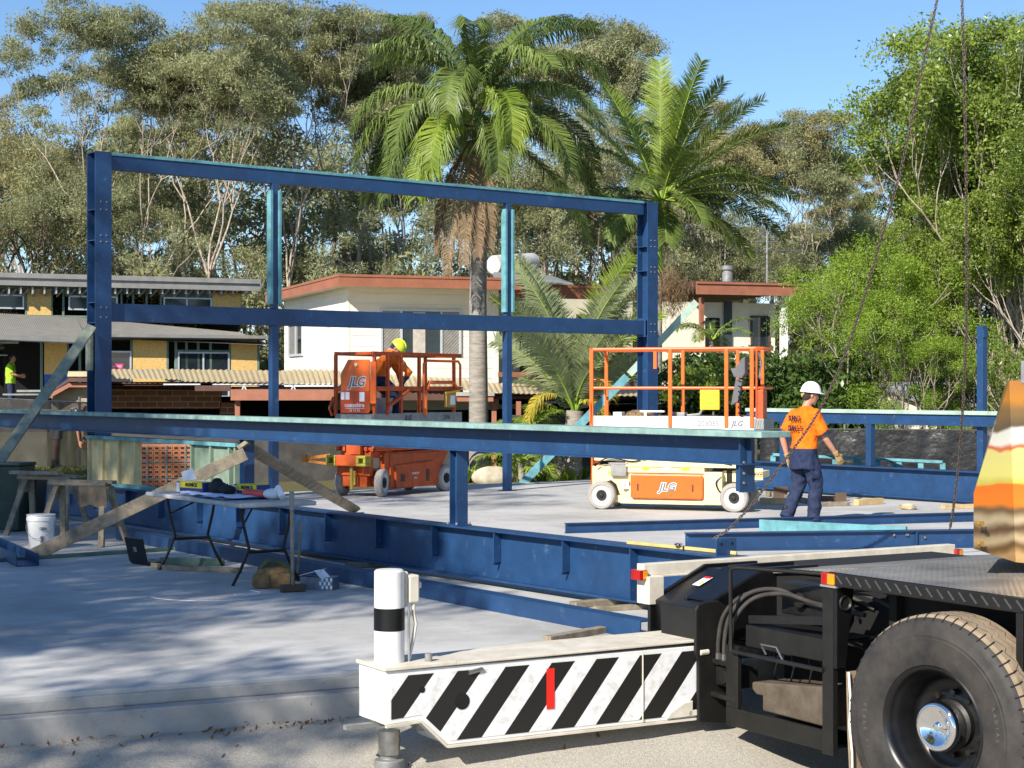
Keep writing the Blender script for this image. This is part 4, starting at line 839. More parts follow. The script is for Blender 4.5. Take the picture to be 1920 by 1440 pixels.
    for s in ('R', 'L'):
        k = p['kn'+s]; an = k if shorts else p['an'+s]-Z*.055; b.tube([p['hip'+s], p['hip'+s].lerp(k, .5), k, k.lerp(an, .5), an] if not shorts else [p['hip'+s], p['hip'+s].lerp(k, .5), k+Z*.05], [.108, .106, .092, .086, .088] if not shorts else [.10, .10, .09], 14)
    fuse(b, 'trousers', low, root, .012, 2)
    if boots:
        for s in ('R', 'L'):
            b = MB(); a_ = p['an'+s]; t = p['to'+s]; b.tube([a_+Z*.10, a_+Z*.0], [.050, .052], 10); b.loft([(a_-(t-a_)*.35+Z*(-.03), L*.035, Z*.03), (a_-Z*.02, L*.042, Z*.05), (a_.lerp(t, .6)-Z*.01, L*.048, Z*.042), (t, L*.040, Z*.03)], 12); fuse(b, 'boot', boots, root, .009, 1)
    if glove:
        for s in ('R', 'L'):
            b = MB(); d = (p['ha'+s]-p['wr'+s]).normalized(); b.tube([p['wr'+s]-d*.05, p['wr'+s]+d*.01], [.040, .034], 12); hand(b, p['wr'+s]-d*.005, d, -L*(1 if s == 'R' else -1)+F*.3, 1.12, .55, 1 if s == 'R' else -1); fuse(b, 'glove', glove, root, .007, 1)
    if hat:
        b = MB(); R_ = []
        for i in range(9):
            t = i/8*PI/2; R_.append((hc+hu*(.035+.125*math.sin(t)), hr*(.112*math.cos(t)+.002), HF*(.135*math.cos(t)+.002)))
        b.loft([(hc+hu*.03, hr*.116, HF*.140)]+R_, 26, cap=True)
        b.prism([(math.cos(a)*.10, .10+math.sin(a)*.085) for a in [PI*i/12 for i in range(13)]], lambda x, y: hc+hr*x+HF*y+hu*(.036-.10*(y-.1)), hu*.006)
        b.tube([hc+HF*(.135*math.cos(t))*.95+hu*(.04+.13*math.sin(t)) for t in [PI*i/10 for i in range(11)]], .011, 8)
        b.build('hard_hat', hat, root, True, smooth=True, ang=50)
    tx = bpy.data.textures.get('folds') or bpy.data.textures.new('folds', 'CLOUDS'); tx.noise_scale = .11; tx.noise_depth = 2
    for c_ in root.children:
        if c_.name.startswith(('shirt', 'trousers')):
            for k_ in ('fuse',): pass
            d_ = c_.modifiers.new('folds', 'DISPLACE'); d_.texture = tx; d_.strength = .045; d_.mid_level = .5; d_.texture_coords = 'LOCAL'
    return root, p, hu, hr, sh
F1 = V((.88, .475, 0)); R1 = V((.475, -.88, 0))
def fr_(f, r, z): q = F1*f+R1*r; return (q.x, q.y, z)
TWO = mat('two_tone_shirt', (.95, .17, .008), .8, 0, .1, 9, .3, 14, .2)
def twotone(m, zs, below, above=None):
    n_, l_, bs_ = mnodes(m); g_ = n_.new('ShaderNodeTexCoord'); sp = n_.new('ShaderNodeSeparateXYZ'); l_.new(g_.outputs['Object'], sp.inputs[0])
    lt = n_.new('ShaderNodeMath'); lt.operation = 'LESS_THAN'; lt.inputs[1].default_value = zs; l_.new(sp.outputs[2], lt.inputs[0])
    mx = n_.new('ShaderNodeMix'); mx.data_type = 'RGBA'; old = bs_.inputs['Base Color'].links[0].from_socket
    l_.new(lt.outputs[0], mx.inputs[0]); l_.new(old, mx.inputs[6]); mx.inputs[7].default_value = (*below, 1); l_.new(mx.outputs[2], bs_.inputs['Base Color'])
twotone(TWO, .98, (.022, .032, .075))
JA = {'pelvis': fr_(-.02, 0, .93), 'hem': fr_(-.03, 0, .72), 'belly': fr_(0, 0, 1.10), 'chest': fr_(.0, 0, 1.32), 'neck': fr_(.02, 0, 1.50), 'head': fr_(.075, .02, 1.655),
      'shR': fr_(0, .195, 1.425), 'elR': fr_(.12, .275, 1.10), 'wrR': fr_(.27, .30, .90), 'haR': fr_(.335, .305, .80),
      'shL': fr_(0, -.195, 1.425), 'elL': fr_(-.15, -.27, 1.12), 'wrL': fr_(-.08, -.25, .86), 'haL': fr_(-.05, -.24, .75),
      'hipR': fr_(0, .095, .90), 'knR': fr_(.10, .10, .50), 'anR': fr_(.05, .10, .12), 'toR': fr_(.21, .11, .04),
      'hipL': fr_(-.02, -.095, .90), 'knL': fr_(-.02, -.10, .50), 'anL': fr_(-.22, -.10, .15), 'toL': fr_(-.10, -.10, .05)}
ow = G(1509, 985, 0)
wk, pj, hu, hr, shirt = person('person in white hard hat, orange and navy shirt and gloves walking across the slab', ow, JA, F1, V((.97, .20, -.12)), TWO, NAVYC, mat('helmet_white', (.85, .85, .84), .35, 0, .03), BLACKD, GLOVE, .55)
HFa = V((.97, .20, -.12)).normalized()
hc = pj['head']
b = MB(); b.tube([hc+hu*.022+hr*.078-HFa*.01, hc+hu*.022+hr*.072+HFa*.055, hc+hu*.018+hr*.045+HFa*.095, hc+hu*.018+HFa*.105, hc+hu*.018-hr*.045+HFa*.095, hc+hu*.022-hr*.072+HFa*.055], [.004, .008, .018, .012, .018, .008], 8); b.build('sunglasses', BLACK, wk, True, smooth=True)
b = MB(); b.tube([hc+hu*.02-HFa*.10+hr*.03, hc-hu*.01-HFa*.105-hr*.0, hc-hu*.03-HFa*.095-hr*.03, hc+hu*.02-HFa*.095-hr*.06], .014, 8); b.build('neck_strap', mat('strap_yellow', (.6, .5, .15), .8), wk, True, smooth=True)
b = MB(); c_ = pj['neck']; b.tube([c_+R1*.07*math.cos(t)+F1*.065*math.sin(t)-Z*.005 for t in [2*PI*i/16 for i in range(17)]], .013, 8); b.build('collar', NAVYC, wk, True, smooth=True)
b = MB(); e = pj['shR'].lerp(pj['elR'], .77); d_ = (pj['elR']-pj['shR']).normalized(); b.tube([e-d_*.03, e+d_*.03], [.077, .076], 16); b.build('sleeve_cuff', NAVYC, wk, True, smooth=True)
bk_ = pj['chest']-F1*.142
for s_, z_ in (('DUNNS', 1.36), ('CRANES', 1.235)):
    n = len(s_)
    for i, ch in enumerate(s_):
        r_ = (i-(n-1)/2)*.046+.02; q = ow+V(fr_(-math.sqrt(max(0, 1-(r_/.225)**2))*.16-.036, r_, z_)); tn = V((R1.x, R1.y, 0)); k_ = r_/.225*.7
        text(ch, .10, INK if ch != '' else INK, shirt, q, (R1*math.cos(k_)+F1*math.sin(k_)), Z, bold=.002, thick=.004, xs=.66)
b = MB(); b.box(0, .12, -.01, .01, 0, .16); pk = b; pk.v = [ow+V(fr_(.0, .19, .60))+F1*(q.x-.06)+R1*q.y+Z*q.z for q in pk.v]; pk.build('cargo_pocket', NAVYC, wk, True, bevel=.01)
# worker bent over in the orange lift
F2 = V((.93, .37, 0)); R2 = V((.37, -.93, 0)); D2 = 28.65
oj = P(729, 782, D2); oj.z = 1.238
def j2(x, r, z): q = V((x, 0, 0))+R2*r; return (x, -.93*r, z)
TWO2 = mat('two_tone_long_shirt', (.72, .16, .02), .8, 0, .2, 9, .3, 14, .2); 
JB = {'pelvis': j2(-.16, 0, .66), 'hem': j2(-.17, 0, .56), 'belly': j2(-.13, 0, .80), 'chest': j2(-.06, 0, .98), 'neck': j2(.02, 0, 1.12), 'head': j2(.13, 0, 1.16),
      'shR': j2(.05, .20, 1.05), 'elR': j2(.34, .24, .76), 'wrR': j2(.20, .20, .55), 'haR': j2(.12, .16, .50),
      'shL': j2(-.02, -.20, 1.05), 'elL': j2(.15, -.25, .80), 'wrL': j2(.2, -.12, .58), 'haL': j2(.2, -.05, .5),
      'hipR': j2(-.14, .10, .64), 'knR': j2(.13, .14, .42), 'anR': j2(.10, .12, .10), 'toR': j2(.24, .12, .035),
      'hipL': j2(-.16, -.10, .64), 'knL': j2(-.02, -.12, .38), 'anL': j2(-.18, -.10, .10), 'toL': j2(-.05, -.10, .035)}
twotone(TWO2, .70, (.022, .032, .075))
wb, pb, *_ = person('person in yellow hard hat and orange shirt bending down inside the orange lift basket', oj, JB, F2, V((.55, -.10, -.62)), TWO2, NAVYC, LIME, BLACKD, None, .95)
# person on the half built house and one stooping behind the shade cloth
def standing(s=1.):
    f, r = V((1, .1, 0)), V((.1, -1, 0)); g_ = lambda a, c, z: tuple((f*a+r*c)*s+Z*z*s)
    return {'pelvis': g_(0, 0, .93), 'hem': g_(0, 0, .84), 'belly': g_(0, 0, 1.1), 'chest': g_(0, 0, 1.32), 'neck': g_(.02, 0, 1.5), 'head': g_(.06, 0, 1.63), 'shR': g_(0, .19, 1.42), 'elR': g_(.12, .22, 1.12), 'wrR': g_(.35, .15, 1.1), 'haR': g_(.45, .1, 1.1),
            'shL': g_(0, -.19, 1.42), 'elL': g_(.05, -.22, 1.12), 'wrL': g_(.3, -.2, 1.05), 'haL': g_(.4, -.2, 1.05), 'hipR': g_(0, .09, .9), 'knR': g_(.02, .1, .5), 'anR': g_(0, .1, .1), 'toR': g_(.15, .1, .04), 'hipL': g_(0, -.09, .9), 'knL': g_(.02, -.1, .5), 'anL': g_(0, -.1, .1), 'toL': g_(.15, -.1, .04)}
o3 = P(20, 768, 55.5); person('person in lime green shirt standing in the dark doorway of the half built house', o3, standing(), (1, .1, 0), (1, -.1, 0), mat('lime_shirt', (.35, .62, .03), .8), NAVYC, None, BLACKD)
JD = dict(standing()); JD.update({k: v for k, v in {'chest': (.28, 0, 1.06), 'belly': (.08, 0, 1.02), 'neck': (.42, 0, 1.08), 'head': (.56, 0, 1.02), 'shR': (.36, -.19, 1.04), 'shL': (.36, .19, 1.04), 'elR': (.42, -.2, .78), 'wrR': (.45, -.18, .52), 'haR': (.46, -.17, .44), 'elL': (.42, .2, .78), 'wrL': (.46, .18, .52), 'haL': (.47, .17, .42)}.items()})
o4 = V((-7.98, 30.3, .30)); person('person in pale grey shirt stooping behind the grey shade cloth fence', o4, JD, (1, 0, 0), (.8, 0, -.5), mat('pale_shirt', (.62, .62, .66), .8), mat('grey_shorts', (.30, .29, .27), .9), None, BLACKD, shorts=True)
# ------------------------------------------------------------------ small things on the slab
# folding table
tb = thing('folding_table', 'pale folding table on curved dark legs, covered with drawings and boxes', 'table', G(430, 1060, 0))
c00, c01 = G(272, 922, .70), G(590, 936, .70)                    # far-left and right corners of the top
c0, c1, c2_, c3 = P(272, 914, 15.6), P(500, 934, 13.9), P(592, 929, 14.35), P(370, 912, 16.1)
zt = .74
def lvl(px, py, z=zt): return G(px, py, z)
tA, tB = lvl(270, 921), lvl(455, 941); 
q0 = lvl(272, 922); q1 = lvl(452, 945); u_ = (q1-q0).normalized(); v_ = Z.cross(u_); v_ = v_ if v_.y > 0 else -v_
q1 = q0+u_*((q1-q0).length); q2 = q1+v_*.74; q3 = q0+v_*.74
b = MB(); b.hexa([q0-Z*.04, q1-Z*.04, q2-Z*.04, q3-Z*.04, q0, q1, q2, q3]); b.build('table_top', mat('grey_plastic_top', (.44, .43, .42), .5), tb, True, bevel=.012)
TL = (q1-q0).length
def tp(s, t, z=0.): return q0+u_*s+v_*t+Z*z
for s in (.26, TL-.26):
    for t, sg in ((.12, 1), (.62, -1)):
        b = MB(); b.tube([tp(s, t, -.05), tp(s, t+.03*sg, -.22), tp(s, t+.08*sg, -.42), tp(s, t+.0*sg, -.6), tp(s, t-.08*sg, -zt)], .014, 8); b.build('leg', BLACKD, tb, True, smooth=True)
    b = MB(); b.cyl(tp(s, .19, -.45), tp(s, .55, -.45), .014); b.build('cross_bar', BLACKD, tb, True)
    b = MB(); b.cyl(tp(s, .15, -.2), tp(s+(.25 if s < 1 else -.25), .37, -.05), .009, 8); b.build('stay', BLACKD, tb, True)
def onb(nm, s, t, sx, sy, h, rz, m, label, cat, z0=.001, bev=.004):
    c = tp(s, t, z0); b = MB(); b.box(-sx/2, sx/2, -sy/2, sy/2, 0, h); M = Matrix.Translation(c) @ Matrix.Rotation(rz, 4, 'Z'); b.v = [M @ q for q in b.v]
    o = b.build(nm, m, bevel=bev); tag(o, label, cat); return o, M
b = MB(); rs_ = random.Random(2); nx_ = 14
for lay in range(3):
    base = len(b.v)
    for i in range(nx_+1):
        for k in range(7):
            s = .62+i*.075+lay*.02; t = .06+k*.095; b.v.append(tp(s, t, .004+lay*.004+.018*abs(noise.noise(V((s*4, t*4, lay*3.1)))) * (1+.6*lay)))
    for i in range(nx_):
        for k in range(6): b.f.append([base+i*7+k, base+(i+1)*7+k, base+(i+1)*7+k+1, base+i*7+k+1]); b.m.append(0)
o = b.build('drawings', mat('blueprint_paper', (.66, .74, .92), .8, 0, .04, 5), smooth=True); tag(o, 'stack of crumpled white plan drawings spread over the right part of the folding table', 'drawings')
ang = math.atan2(u_.y, u_.x)
def carton(s, t, rz, label, L=.40):
    o, M = onb('carton', s, t, L, .15, .11, ang+rz, BLUEC, label, 'box')
    b = MB(); b.box(-L/2+.06, L/2-.01, -.078, -.0755, .055, .11); b.box(-L/2+.04, L/2-.01, -.07, .07, .1105, .112); b.v = [M @ q for q in b.v]; y = b.build('yellow_band', YELC, o, True)
    b = MB(); b.box(-L/2+.005, -L/2+.05, -.078, -.0755, .01, .10); b.v = [M @ q for q in b.v]; b.build('white_label', PAPER, o, True)
    R3 = M.to_3x3(); text('BREMICK', .045, INK, y, M @ V((.03, -.0795, .083)), R3 @ V((1, 0, 0)), (0, 0, 1), bold=.002)
carton(.52, .30, .25, 'blue and yellow fastener carton nearest the left end of the folding table')
carton(1.22, .55, .2, 'blue and yellow fastener carton behind the red tube on the folding table', .36)
o, M = onb('carton', .22, .45, .18, .14, .10, ang-.4, PAPER, 'small opened white carton at the left end of the folding table', 'box')
b = MB(); b.bar((-.09, -.07, .10), (-.14, -.10, .20), .12, .003, up=(1, 0, 0)); b.v = [M @ q for q in b.v]; b.build('flap', PAPER, o, True)
c = tp(1.35, .42, .045); b = MB(); b.cyl(c, c+u_*.36+v_*.05, .036, 16); o = b.build('sealant_tube', mat('red_tube', (.65, .05, .03), .4), smooth=True, bevel=.004); tag(o, 'red cartridge tube lying on the folding table behind the drawings', 'tube')
c = tp(.85, .38, .02); b = MB(); ellipsoid(b, c+Z*.05, .15, .08, .06, u_, v_); ellipsoid(b, c+Z*.04+u_*.2, .12, .07, .045, u_, v_); ellipsoid(b, c+Z*.09-u_*.02, .08, .05, .05, u_, v_); b.tube([c+u_*.1, c+u_*.2+Z*.09, c+u_*.32+Z*.01], .008, 6); o = b.build('work_gloves', mat('black_fabric', (.012, .012, .014), .85, 0, .2, 9, .3), smooth=True); tag(o, 'crumpled black work gloves heaped on the folding table between the cartons', 'gloves')
c = tp(1.75, .5, .01); b = MB(); ellipsoid(b, c+Z*.04, .11, .08, .05, u_, v_); b.tube([c, c+u_*.12+Z*.1, c+u_*.2+Z*.02], .03, 8); o = b.build('white_bag', PAPER, smooth=True); tag(o, 'crumpled white plastic bag at the back right of the folding table', 'bag')

# sawhorses at left
def sawhorse(c, rz, label, sc_=1., rag=False):
    t = thing('sawhorse', label, 'sawhorse', c, rz, 'sawhorses by the beam'); b = MB(); b.box(-.42, .42, -.05, .05, .68, .72); b.box(-.40, .36, -.09, -.052, .66, .70); b.build('top_rail', WOOD, t, bevel=.005)
    for sx in (-1, 1):
        for sy in (-1, 1):
            b = MB(); b.bar((sx*.30, sy*.05, .67), (sx*.42, sy*.26, .0), .07, .035, up=(0, 1, 0)); b.build('leg', WOOD, t, bevel=.004)
        b = MB(); b.prism([(-.06, .66), (.06, .66), (.12, .50), (-.12, .50)], lambda y, z: (sx*.36, y, z), (sx*.015, 0, 0)); b.build('gusset', WOOD, t)
    if rag:
        b = MB(); b.prism([(.05, .66), (.40, .66), (.42, .44), (.34, .40), (.20, .46), (.06, .42)], lambda x, z: (x, -.14, z), (0, .01, 0)); b.build('apron', mat('leather_apron', (.20, .15, .10), .9, 0, .2, 9), t)
sawhorse(G(92, 1003, 0), math.radians(-22), 'plain weathered wooden sawhorse, the left one of the pair before the big beam')
sawhorse(G(150, 1022, 0)+V((0, .1, 0)), math.radians(-20), 'weathered wooden sawhorse with a leather apron hung from its right end', rag=True)
for k, (px, py, m_) in enumerate(((60, 926, .745),)):
    c = G(px, 1003, 0); b = MB(); b.bar((c.x-.25, c.y-.0, .745), (c.x+.38, c.y-.18, .745), .10, .04); o = b.build('plank_offcut', WOOD, bevel=.004); tag(o, 'short plank offcut lying across the top of the left sawhorse', 'plank')
# bucket
bc = G(77, 1029, 0); M_ = Matrix.Translation(bc)
bt = thing('bucket', 'white plastic paint bucket with lid on the slab by the sawhorses', 'bucket', bc)
b = MB(); b.lathe([(0, .002), (.125, .002), (.148, .31), (.156, .31), (.156, .345), (.150, .35), (.148, .365), (.156, .368), (.156, .375), (0, .378)], Matrix(), 32); b.build('pail', WHITE, bt, smooth=True)
b = MB(); b.tube([(.157*math.cos(t), .157*math.sin(t)-.0, .30-.18*abs(math.sin(t))) for t in [PI+PI*i/12 for i in range(13)]], .003, 6); b.build('wire_handle', GREYST, bt, smooth=True)
b = MB(); 
text('CEM', .04, INK, bt, (.06, -.142, .23), (.93, .37, 0), (0, 0, 1), thick=.004, world=False)
text('ERE', .05, INK, bt, (.045, -.134, .11), (0, 0, -1), (.93, .37, 0), thick=.004, world=False)
# wheelie bins at the left edge
for px, py, m_, lb, sc_ in ((8, 1000, mat('green_bin', (.012, .04, .03), .5), 'dark green wheelie bin cut by the left edge of the picture', 1.), (40, 997, mat('black_bin', (.015, .015, .017), .5), 'black lidded bin standing between the green bin and the sawhorses', .86)):
    c = G(px, py, 0)+V((0, .35, 0)); t = thing('wheelie_bin', lb, 'bin', c, math.radians(-10)); s = sc_*.62
    b = MB(); b.loft([((0, 0, .02), (.20*s*1.2, .20*s*1.2, 0), (-.20*s*1.2, .2*s*1.2, 0)), ((0, 0, .80*sc_), (.27*s*1.2, .27*s*1.2, 0), (-.27*s*1.2, .27*s*1.2, 0))], 4); b.build('bin_body', m_, t, bevel=.01)
    b = MB(); b.box(-.34*s, .34*s, -.36*s, .36*s, .80*sc_, .84*sc_); b.cyl((-.3*s, .37*s, .82*sc_), (.3*s, .37*s, .82*sc_), .015); b.build('lid', m_, t, bevel=.015)
brace('timber_brace', G(62, 1041, .04), V(LO+B*on_line(LO, B, 478)-V((0,0,0)))+Z*1.03+NB*.12, .045, .14, WOOD, 'long weathered plank leaning from beside the bucket up to the post')
tp_ = LO+B*on_line(LO, B, 470)+Z*1.13+NB*.10
brace('timber_brace', tp_, G(668, 957, .03), .045, .13, WOOD, 'weathered plank leaning from the post down to the right onto the slab behind the beam')
# u channel at the left edge
a, c = G(-55, 1012, .0), G(52, 1062, 0); d = (c-a).normalized(); r_ = d.cross(Z)
b = MB(); b.bar(a+Z*.006, c+Z*.006, .22, .010); b.bar(a+r_*.105+Z*.065, c+r_*.105+Z*.065, .010, .107); b.bar(a-r_*.105+Z*.065, c-r_*.105+Z*.065, .010, .107); o = b.build('steel_channel', NAVY); tag(o, 'short open blue steel channel on the slab at the left edge of the picture', 'steel channel')
lying('timber_batten', G(-30, 1055, 0), G(312, 1033, 0), .09, .035, mat('green_timber', (.10, .17, .13), .8), 'long dark green timber batten on the slab running left from under the table', 'batten')
lying('timber_batten', G(330, 1032, 0), G(500, 1040, 0), .09, .035, bpy.data.materials['green_timber'], 'dark green timber batten on the slab behind the table legs', 'batten')
lying('timber_batten', G(296, 1068, 0), G(452, 1074, 0), .045, .045, WOOD, 'pale timber batten at the front of the small bundle beside the laptop', 'batten', group='battens by the laptop')
lying('timber_batten', G(300, 1059, 0), G(420, 1061, 0), .045, .07, bpy.data.materials['green_timber'], 'green timber batten at the back of the small bundle beside the laptop', 'batten', group='battens by the laptop')
lying('timber_batten', G(286, 1064, 0), G(300, 1066, 0), .045, .045, WOODY, 'short pale offcut at the left end of the small timber bundle', 'batten', group='battens by the laptop')
# laptop
lc = G(262, 1059, 0); t = thing('laptop', 'open black laptop standing on the slab left of the folding table, lid to the camera', 'laptop', lc, math.radians(-47))
b = MB(); b.box(-.17, .17, .0, .25, .004, .03); b.build('base', BLACK, t, bevel=.004)
b = MB(); b.bar((0, -.01, .02), (0, -.07, .27), .34, .012, up=(0, 1, 0)); lid = b.build('screen', BLACK, t, bevel=.004)
b = MB(); b.bar((.0, -.047, .13), (0, -.059, .18), .06, .002, up=(0, 1, 0)); b.build('sticker', GREYST, lid)
b = MB(); b.box(-.14, .14, .05, .18, .0305, .033); b.build('keyboard', GREYST, t)
# sledge hammers
def hammer(px, pb, ptop, rr, label, lean, headL):
    c = G(px, pb, 0); h = (pb-ptop)*(F_PX*CAM_Z/(pb-HOR))/F_PX; t = thing('sledge_hammer', label, 'hammer', c, .4)
    b = MB(); b.tube([(0, 0, .05), (lean*.5, 0, h*.5), (lean, 0, h)], [rr*.9, rr, rr*1.05], 10); hd = b.build('handle', WOOD, t, smooth=True)
    b = MB(); b.cyl((lean*.8, 0, h*.82), (lean, 0, h+.002), rr*1.25, 12); b.build('grip', mat('tape_wrap', (.30, .29, .27), .8) if 'tape_wrap' not in bpy.data.materials else bpy.data.materials['tape_wrap'], hd)
    b = MB(); b.box(-headL/2, headL/2, -.032, .032, .001, .066); b.build('head', mat('rusty_iron', (.12, .075, .05), .7, .3) if 'rusty_iron' not in bpy.data.materials else bpy.data.materials['rusty_iron'], t, bevel=.012)
hammer(549, 1110, 922, .017, 'taller sledge hammer standing on its head with grey taped grip', -.01, .22)
hammer(558, 1088, 978, .014, 'shorter hammer standing on its head just behind the tall sledge hammer', .03, .16)
# tool bag, screw box
c = G(509, 1104, 0)+V((0, .12, 0)); t = thing('tool_bag', 'worn tan leather tool bag with a green strap on the slab by the sledge hammers', 'tool bag', c, .1)
b = MB(); b.loft([((0, 0, .0), (.17, 0, 0), (0, .10, 0)), ((0, 0, .03), (.19, 0, 0), (0, .115, 0)), ((.0, 0, .10), (.18, 0, 0), (0, .115, 0)), ((.01, 0, .16), (.14, 0, 0), (0, .09, 0)), ((.01, 0, .185), (.08, 0, 0), (0, .05, 0))], 18); b.box(-.16, -.03, -.125, -.08, .01, .12); b.box(.02, .15, -.128, -.08, .01, .13)
b.build('pouch', mat('tan_leather', (.30, .18, .075), .75, 0, .25, 14, .5, 20, .3, c2=(.13, .08, .04)), t, smooth=True)
b = MB(); b.tube([(-.12, .0, .15), (-.04, -.04, .235), (.06, -.03, .225), (.14, .0, .16)], .028, 8); b.build('strap', mat('olive_web', (.09, .10, .05), .9), t, smooth=True)
c = G(598, 1108, 0)+V((0, .15, 0)); t = thing('carton', 'opened screw box with chequered side on the slab right of the hammers', 'box', c, -.25)
b = MB(); b.box(-.16, .14, -.09, .09, .0, .11); b.build('box_body', mat('steel_case', (.16, .18, .24), .4, .3), t, bevel=.004)
b = MB(); b.bar((-.17, 0, .12), (.02, 0, .17), .15, .004); b.bar((.0, -.05, .17), (.08, -.08, .10), .12, .004); b.build('flap', PAPER, t)
b = MB()
for i in range(6):
    for k in range(3):
        if (i+k) % 2: b.box(.02+i*.02, .038+i*.02, -.0925, -.0905, .01+k*.033, .04+k*.033)
b.build('check_mark', PAPER, t)
# timber packers near the outrigger
def blk(px, py, L, w_, h, rz, m, lb, z=0, cat='timber block', **k):
    c = G(px, py, z); b = MB(); b.box(0, L, 0, w_, 0, h); M = Matrix.Translation(c) @ Matrix.Rotation(rz, 4, 'Z'); b.v = [M @ q for q in b.v]; o = b.build('timber_block', m, bevel=.005); tag(o, lb, cat, **k); return o
blk(1033, 1206, .72, .075, .045, math.radians(50), WOOD, 'weathered timber block just above the striped outrigger, poking out under the low blue channel')
blk(1120, 1148, .50, .075, .04, math.radians(25), WOOD, 'weathered timber block on the slab left of the rear outrigger housing')
lying('timber_plank', G(650, 1072, 0), G(745, 1082, 0), .08, .04, WOOD, 'weathered plank stub on the slab just above the white jack leg', 'plank')
# pieces by the walking worker
o = lying('timber_block', G(1425, 945, 0), G(1480, 946, 0), .12, .09, WOODY, 'pale timber block on the slab at left of the walking worker', 'timber block')
o = lying('timber_plank', G(1440, 929, .0), G(1520, 945, 0), .08, .07, WOOD, 'short brown timber lying behind the walking worker', 'plank')
b = MB(); c = G(1462, 936, 0); b.box(c.x-.10, c.x+.12, c.y-.02, c.y, .0, .20); b.box(c.x-.10, c.x+.12, c.y, c.y+.15, 0, .02); o = b.build('rusty_bracket', bpy.data.materials['rusty_iron']); tag(o, 'rusty steel angle bracket on the slab behind the walking worker', 'bracket')
b = MB(); c = G(1578, 943, 0); b.box(c.x-.10, c.x+.07, c.y-.02, c.y, .0, .16); b.box(c.x-.1, c.x+.07, c.y, c.y+.12, 0, .02); b.bar((c.x-.5, c.y+.05, .07), (c.x, c.y+.05, .06), .06, .08); o = b.build('rusty_bracket', bpy.data.materials['rusty_iron']); tag(o, 'rusty steel plate with a bar attached on the slab to the right of the worker', 'bracket')
lying('timber_block', G(1605, 948, 0), G(1652, 945, 0), .10, .09, WOODY, 'orange-brown timber block on the slab right of the rusty plate', 'timber block')
lying('timber_block', G(1535, 950, 0), G(1590, 948, 0), .10, .06, WOOD, 'low timber block on the slab by the walking worker\'s right knee', 'timber block')
lying('timber_plank', G(1768, 955, 0), G(1850, 952, 0), .10, .06, WOODY, 'yellow timber plank on the slab near the right hanging chain', 'plank')
b = MB(); c = G(1702, 955, 0)
for k in range(5): b.tube([c+V((.10*math.cos(t)*(1+.25*math.sin(k*3+t)), .14*math.sin(t), .015+k*.012)) for t in [2*PI*i/14 for i in range(15)]], .009, 5)
o = b.build('rope', mat('rope', (.55, .45, .28), .9), smooth=True); tag(o, 'small heap of pale rope on the slab in front of the far right beam', 'rope')
# spirit level on the beam
zb_ = .502; e0, e1 = on_line(LO, B, 1180), on_line(LO, B, 1372)
b = MB(); b.bar(LO+B*e0+Z*.517+NB*.02, LO+B*e1+Z*.517-NB*.05, .022, .026); lv = b.build('spirit_level', mat('level_yellow', (.58, .46, .17), .5), bevel=.003); tag(lv, 'long yellow spirit level lying on the near end of the deep navy beam', 'spirit level')
m_ = (LO+B*(e0+e1)/2+Z*.531); b = MB(); b.lathe([(.02, 0), (.035, .004), (.035, .016), (.02, .02)], Matrix.Translation(m_), 14); b.build('vial', CHROME, lv, True, smooth=True)
c = LO+B*(e1+.55)-NB*.03; b = MB(); b.tube([c+Z*.511, c+B*.32+Z*.512], .008, 6); b.box(c.x-.02, c.x+.02, c.y-.03, c.y+.03, .503, .53); o = b.build('podger_spanner', BLACKD); tag(o, 'thin dark steel spanner lying on the beam beside the yellow level', 'spanner')

# ------------------------------------------------------------------ hanging chains
def chain(pts, label, pitch=.034):
    L = []; 
    cs = [V(p) for p in pts]; dd = [0]
    # smooth through the points
    sm = []
    for i in range(len(cs)-1):
        p0_, p1_, p2_, p3_ = cs[max(i-1, 0)], cs[i], cs[i+1], cs[min(i+2, len(cs)-1)]
        for k in range(12):
            t = k/12; sm.append(.5*((2*p1_)+(-p0_+p2_)*t+(2*p0_-5*p1_+4*p2_-p3_)*t*t+(-p0_+3*p1_-3*p2_+p3_)*t**3))
    sm.append(cs[-1]); mb = MB(); acc = 0; n = 0
    for i in range(len(sm)-1):
        a, c = sm[i], sm[i+1]; l = (c-a).length; d = (c-a)/l
        while acc < l:
            p = a+d*acc; s_ = d.orthogonal().normalized() if abs(d.x) > .98 else V((1, 0, 0)); s_ = (s_-d*s_.dot(d)).normalized(); t_ = d.cross(s_)
            if n % 2: s_, t_ = (s_+t_).normalized(), (t_-s_).normalized()
            else: s_, t_ = (s_-t_).normalized(), (t_+s_).normalized()
            hl, hw = .027, .0125
            loop = [p+d*(hl-.012)*(1 if math.sin(q) > 0 else -1)+d*.012*math.sin(q)+s_*hw*math.cos(q) for q in [PI/8+2*PI*j/8 for j in range(8)]]
            mb.tube(loop+[loop[0]], .0047, 5, cap=False); acc += pitch; n += 1
        acc -= l
    o = mb.build('lifting_chain', mat('chain_steel', (.16, .12, .10), .5, .6, .2, 20) if 'chain_steel' not in bpy.data.materials else bpy.data.materials['chain_steel'], smooth=True, ang=80); tag(o, label, 'chain', 'lifting chains hanging from the crane'); return o
pp = ((1792, -260, 15.9), (1777, -120, 16), (1757, 0, 16), (1733, 110, 16.1), (1693, 300, 16.3), (1653, 445, 16.5), (1607, 600, 16.8), (1572, 695, 17.0), (1527, 785, 17.2), (1470, 865, 17.4), (1410, 945, 17.6), (1368, 990, 17.75), (1338, 1010, 17.8))
chain([P(*q) for q in pp], 'left lifting chain curving down in front of the walking worker to the floor beams')
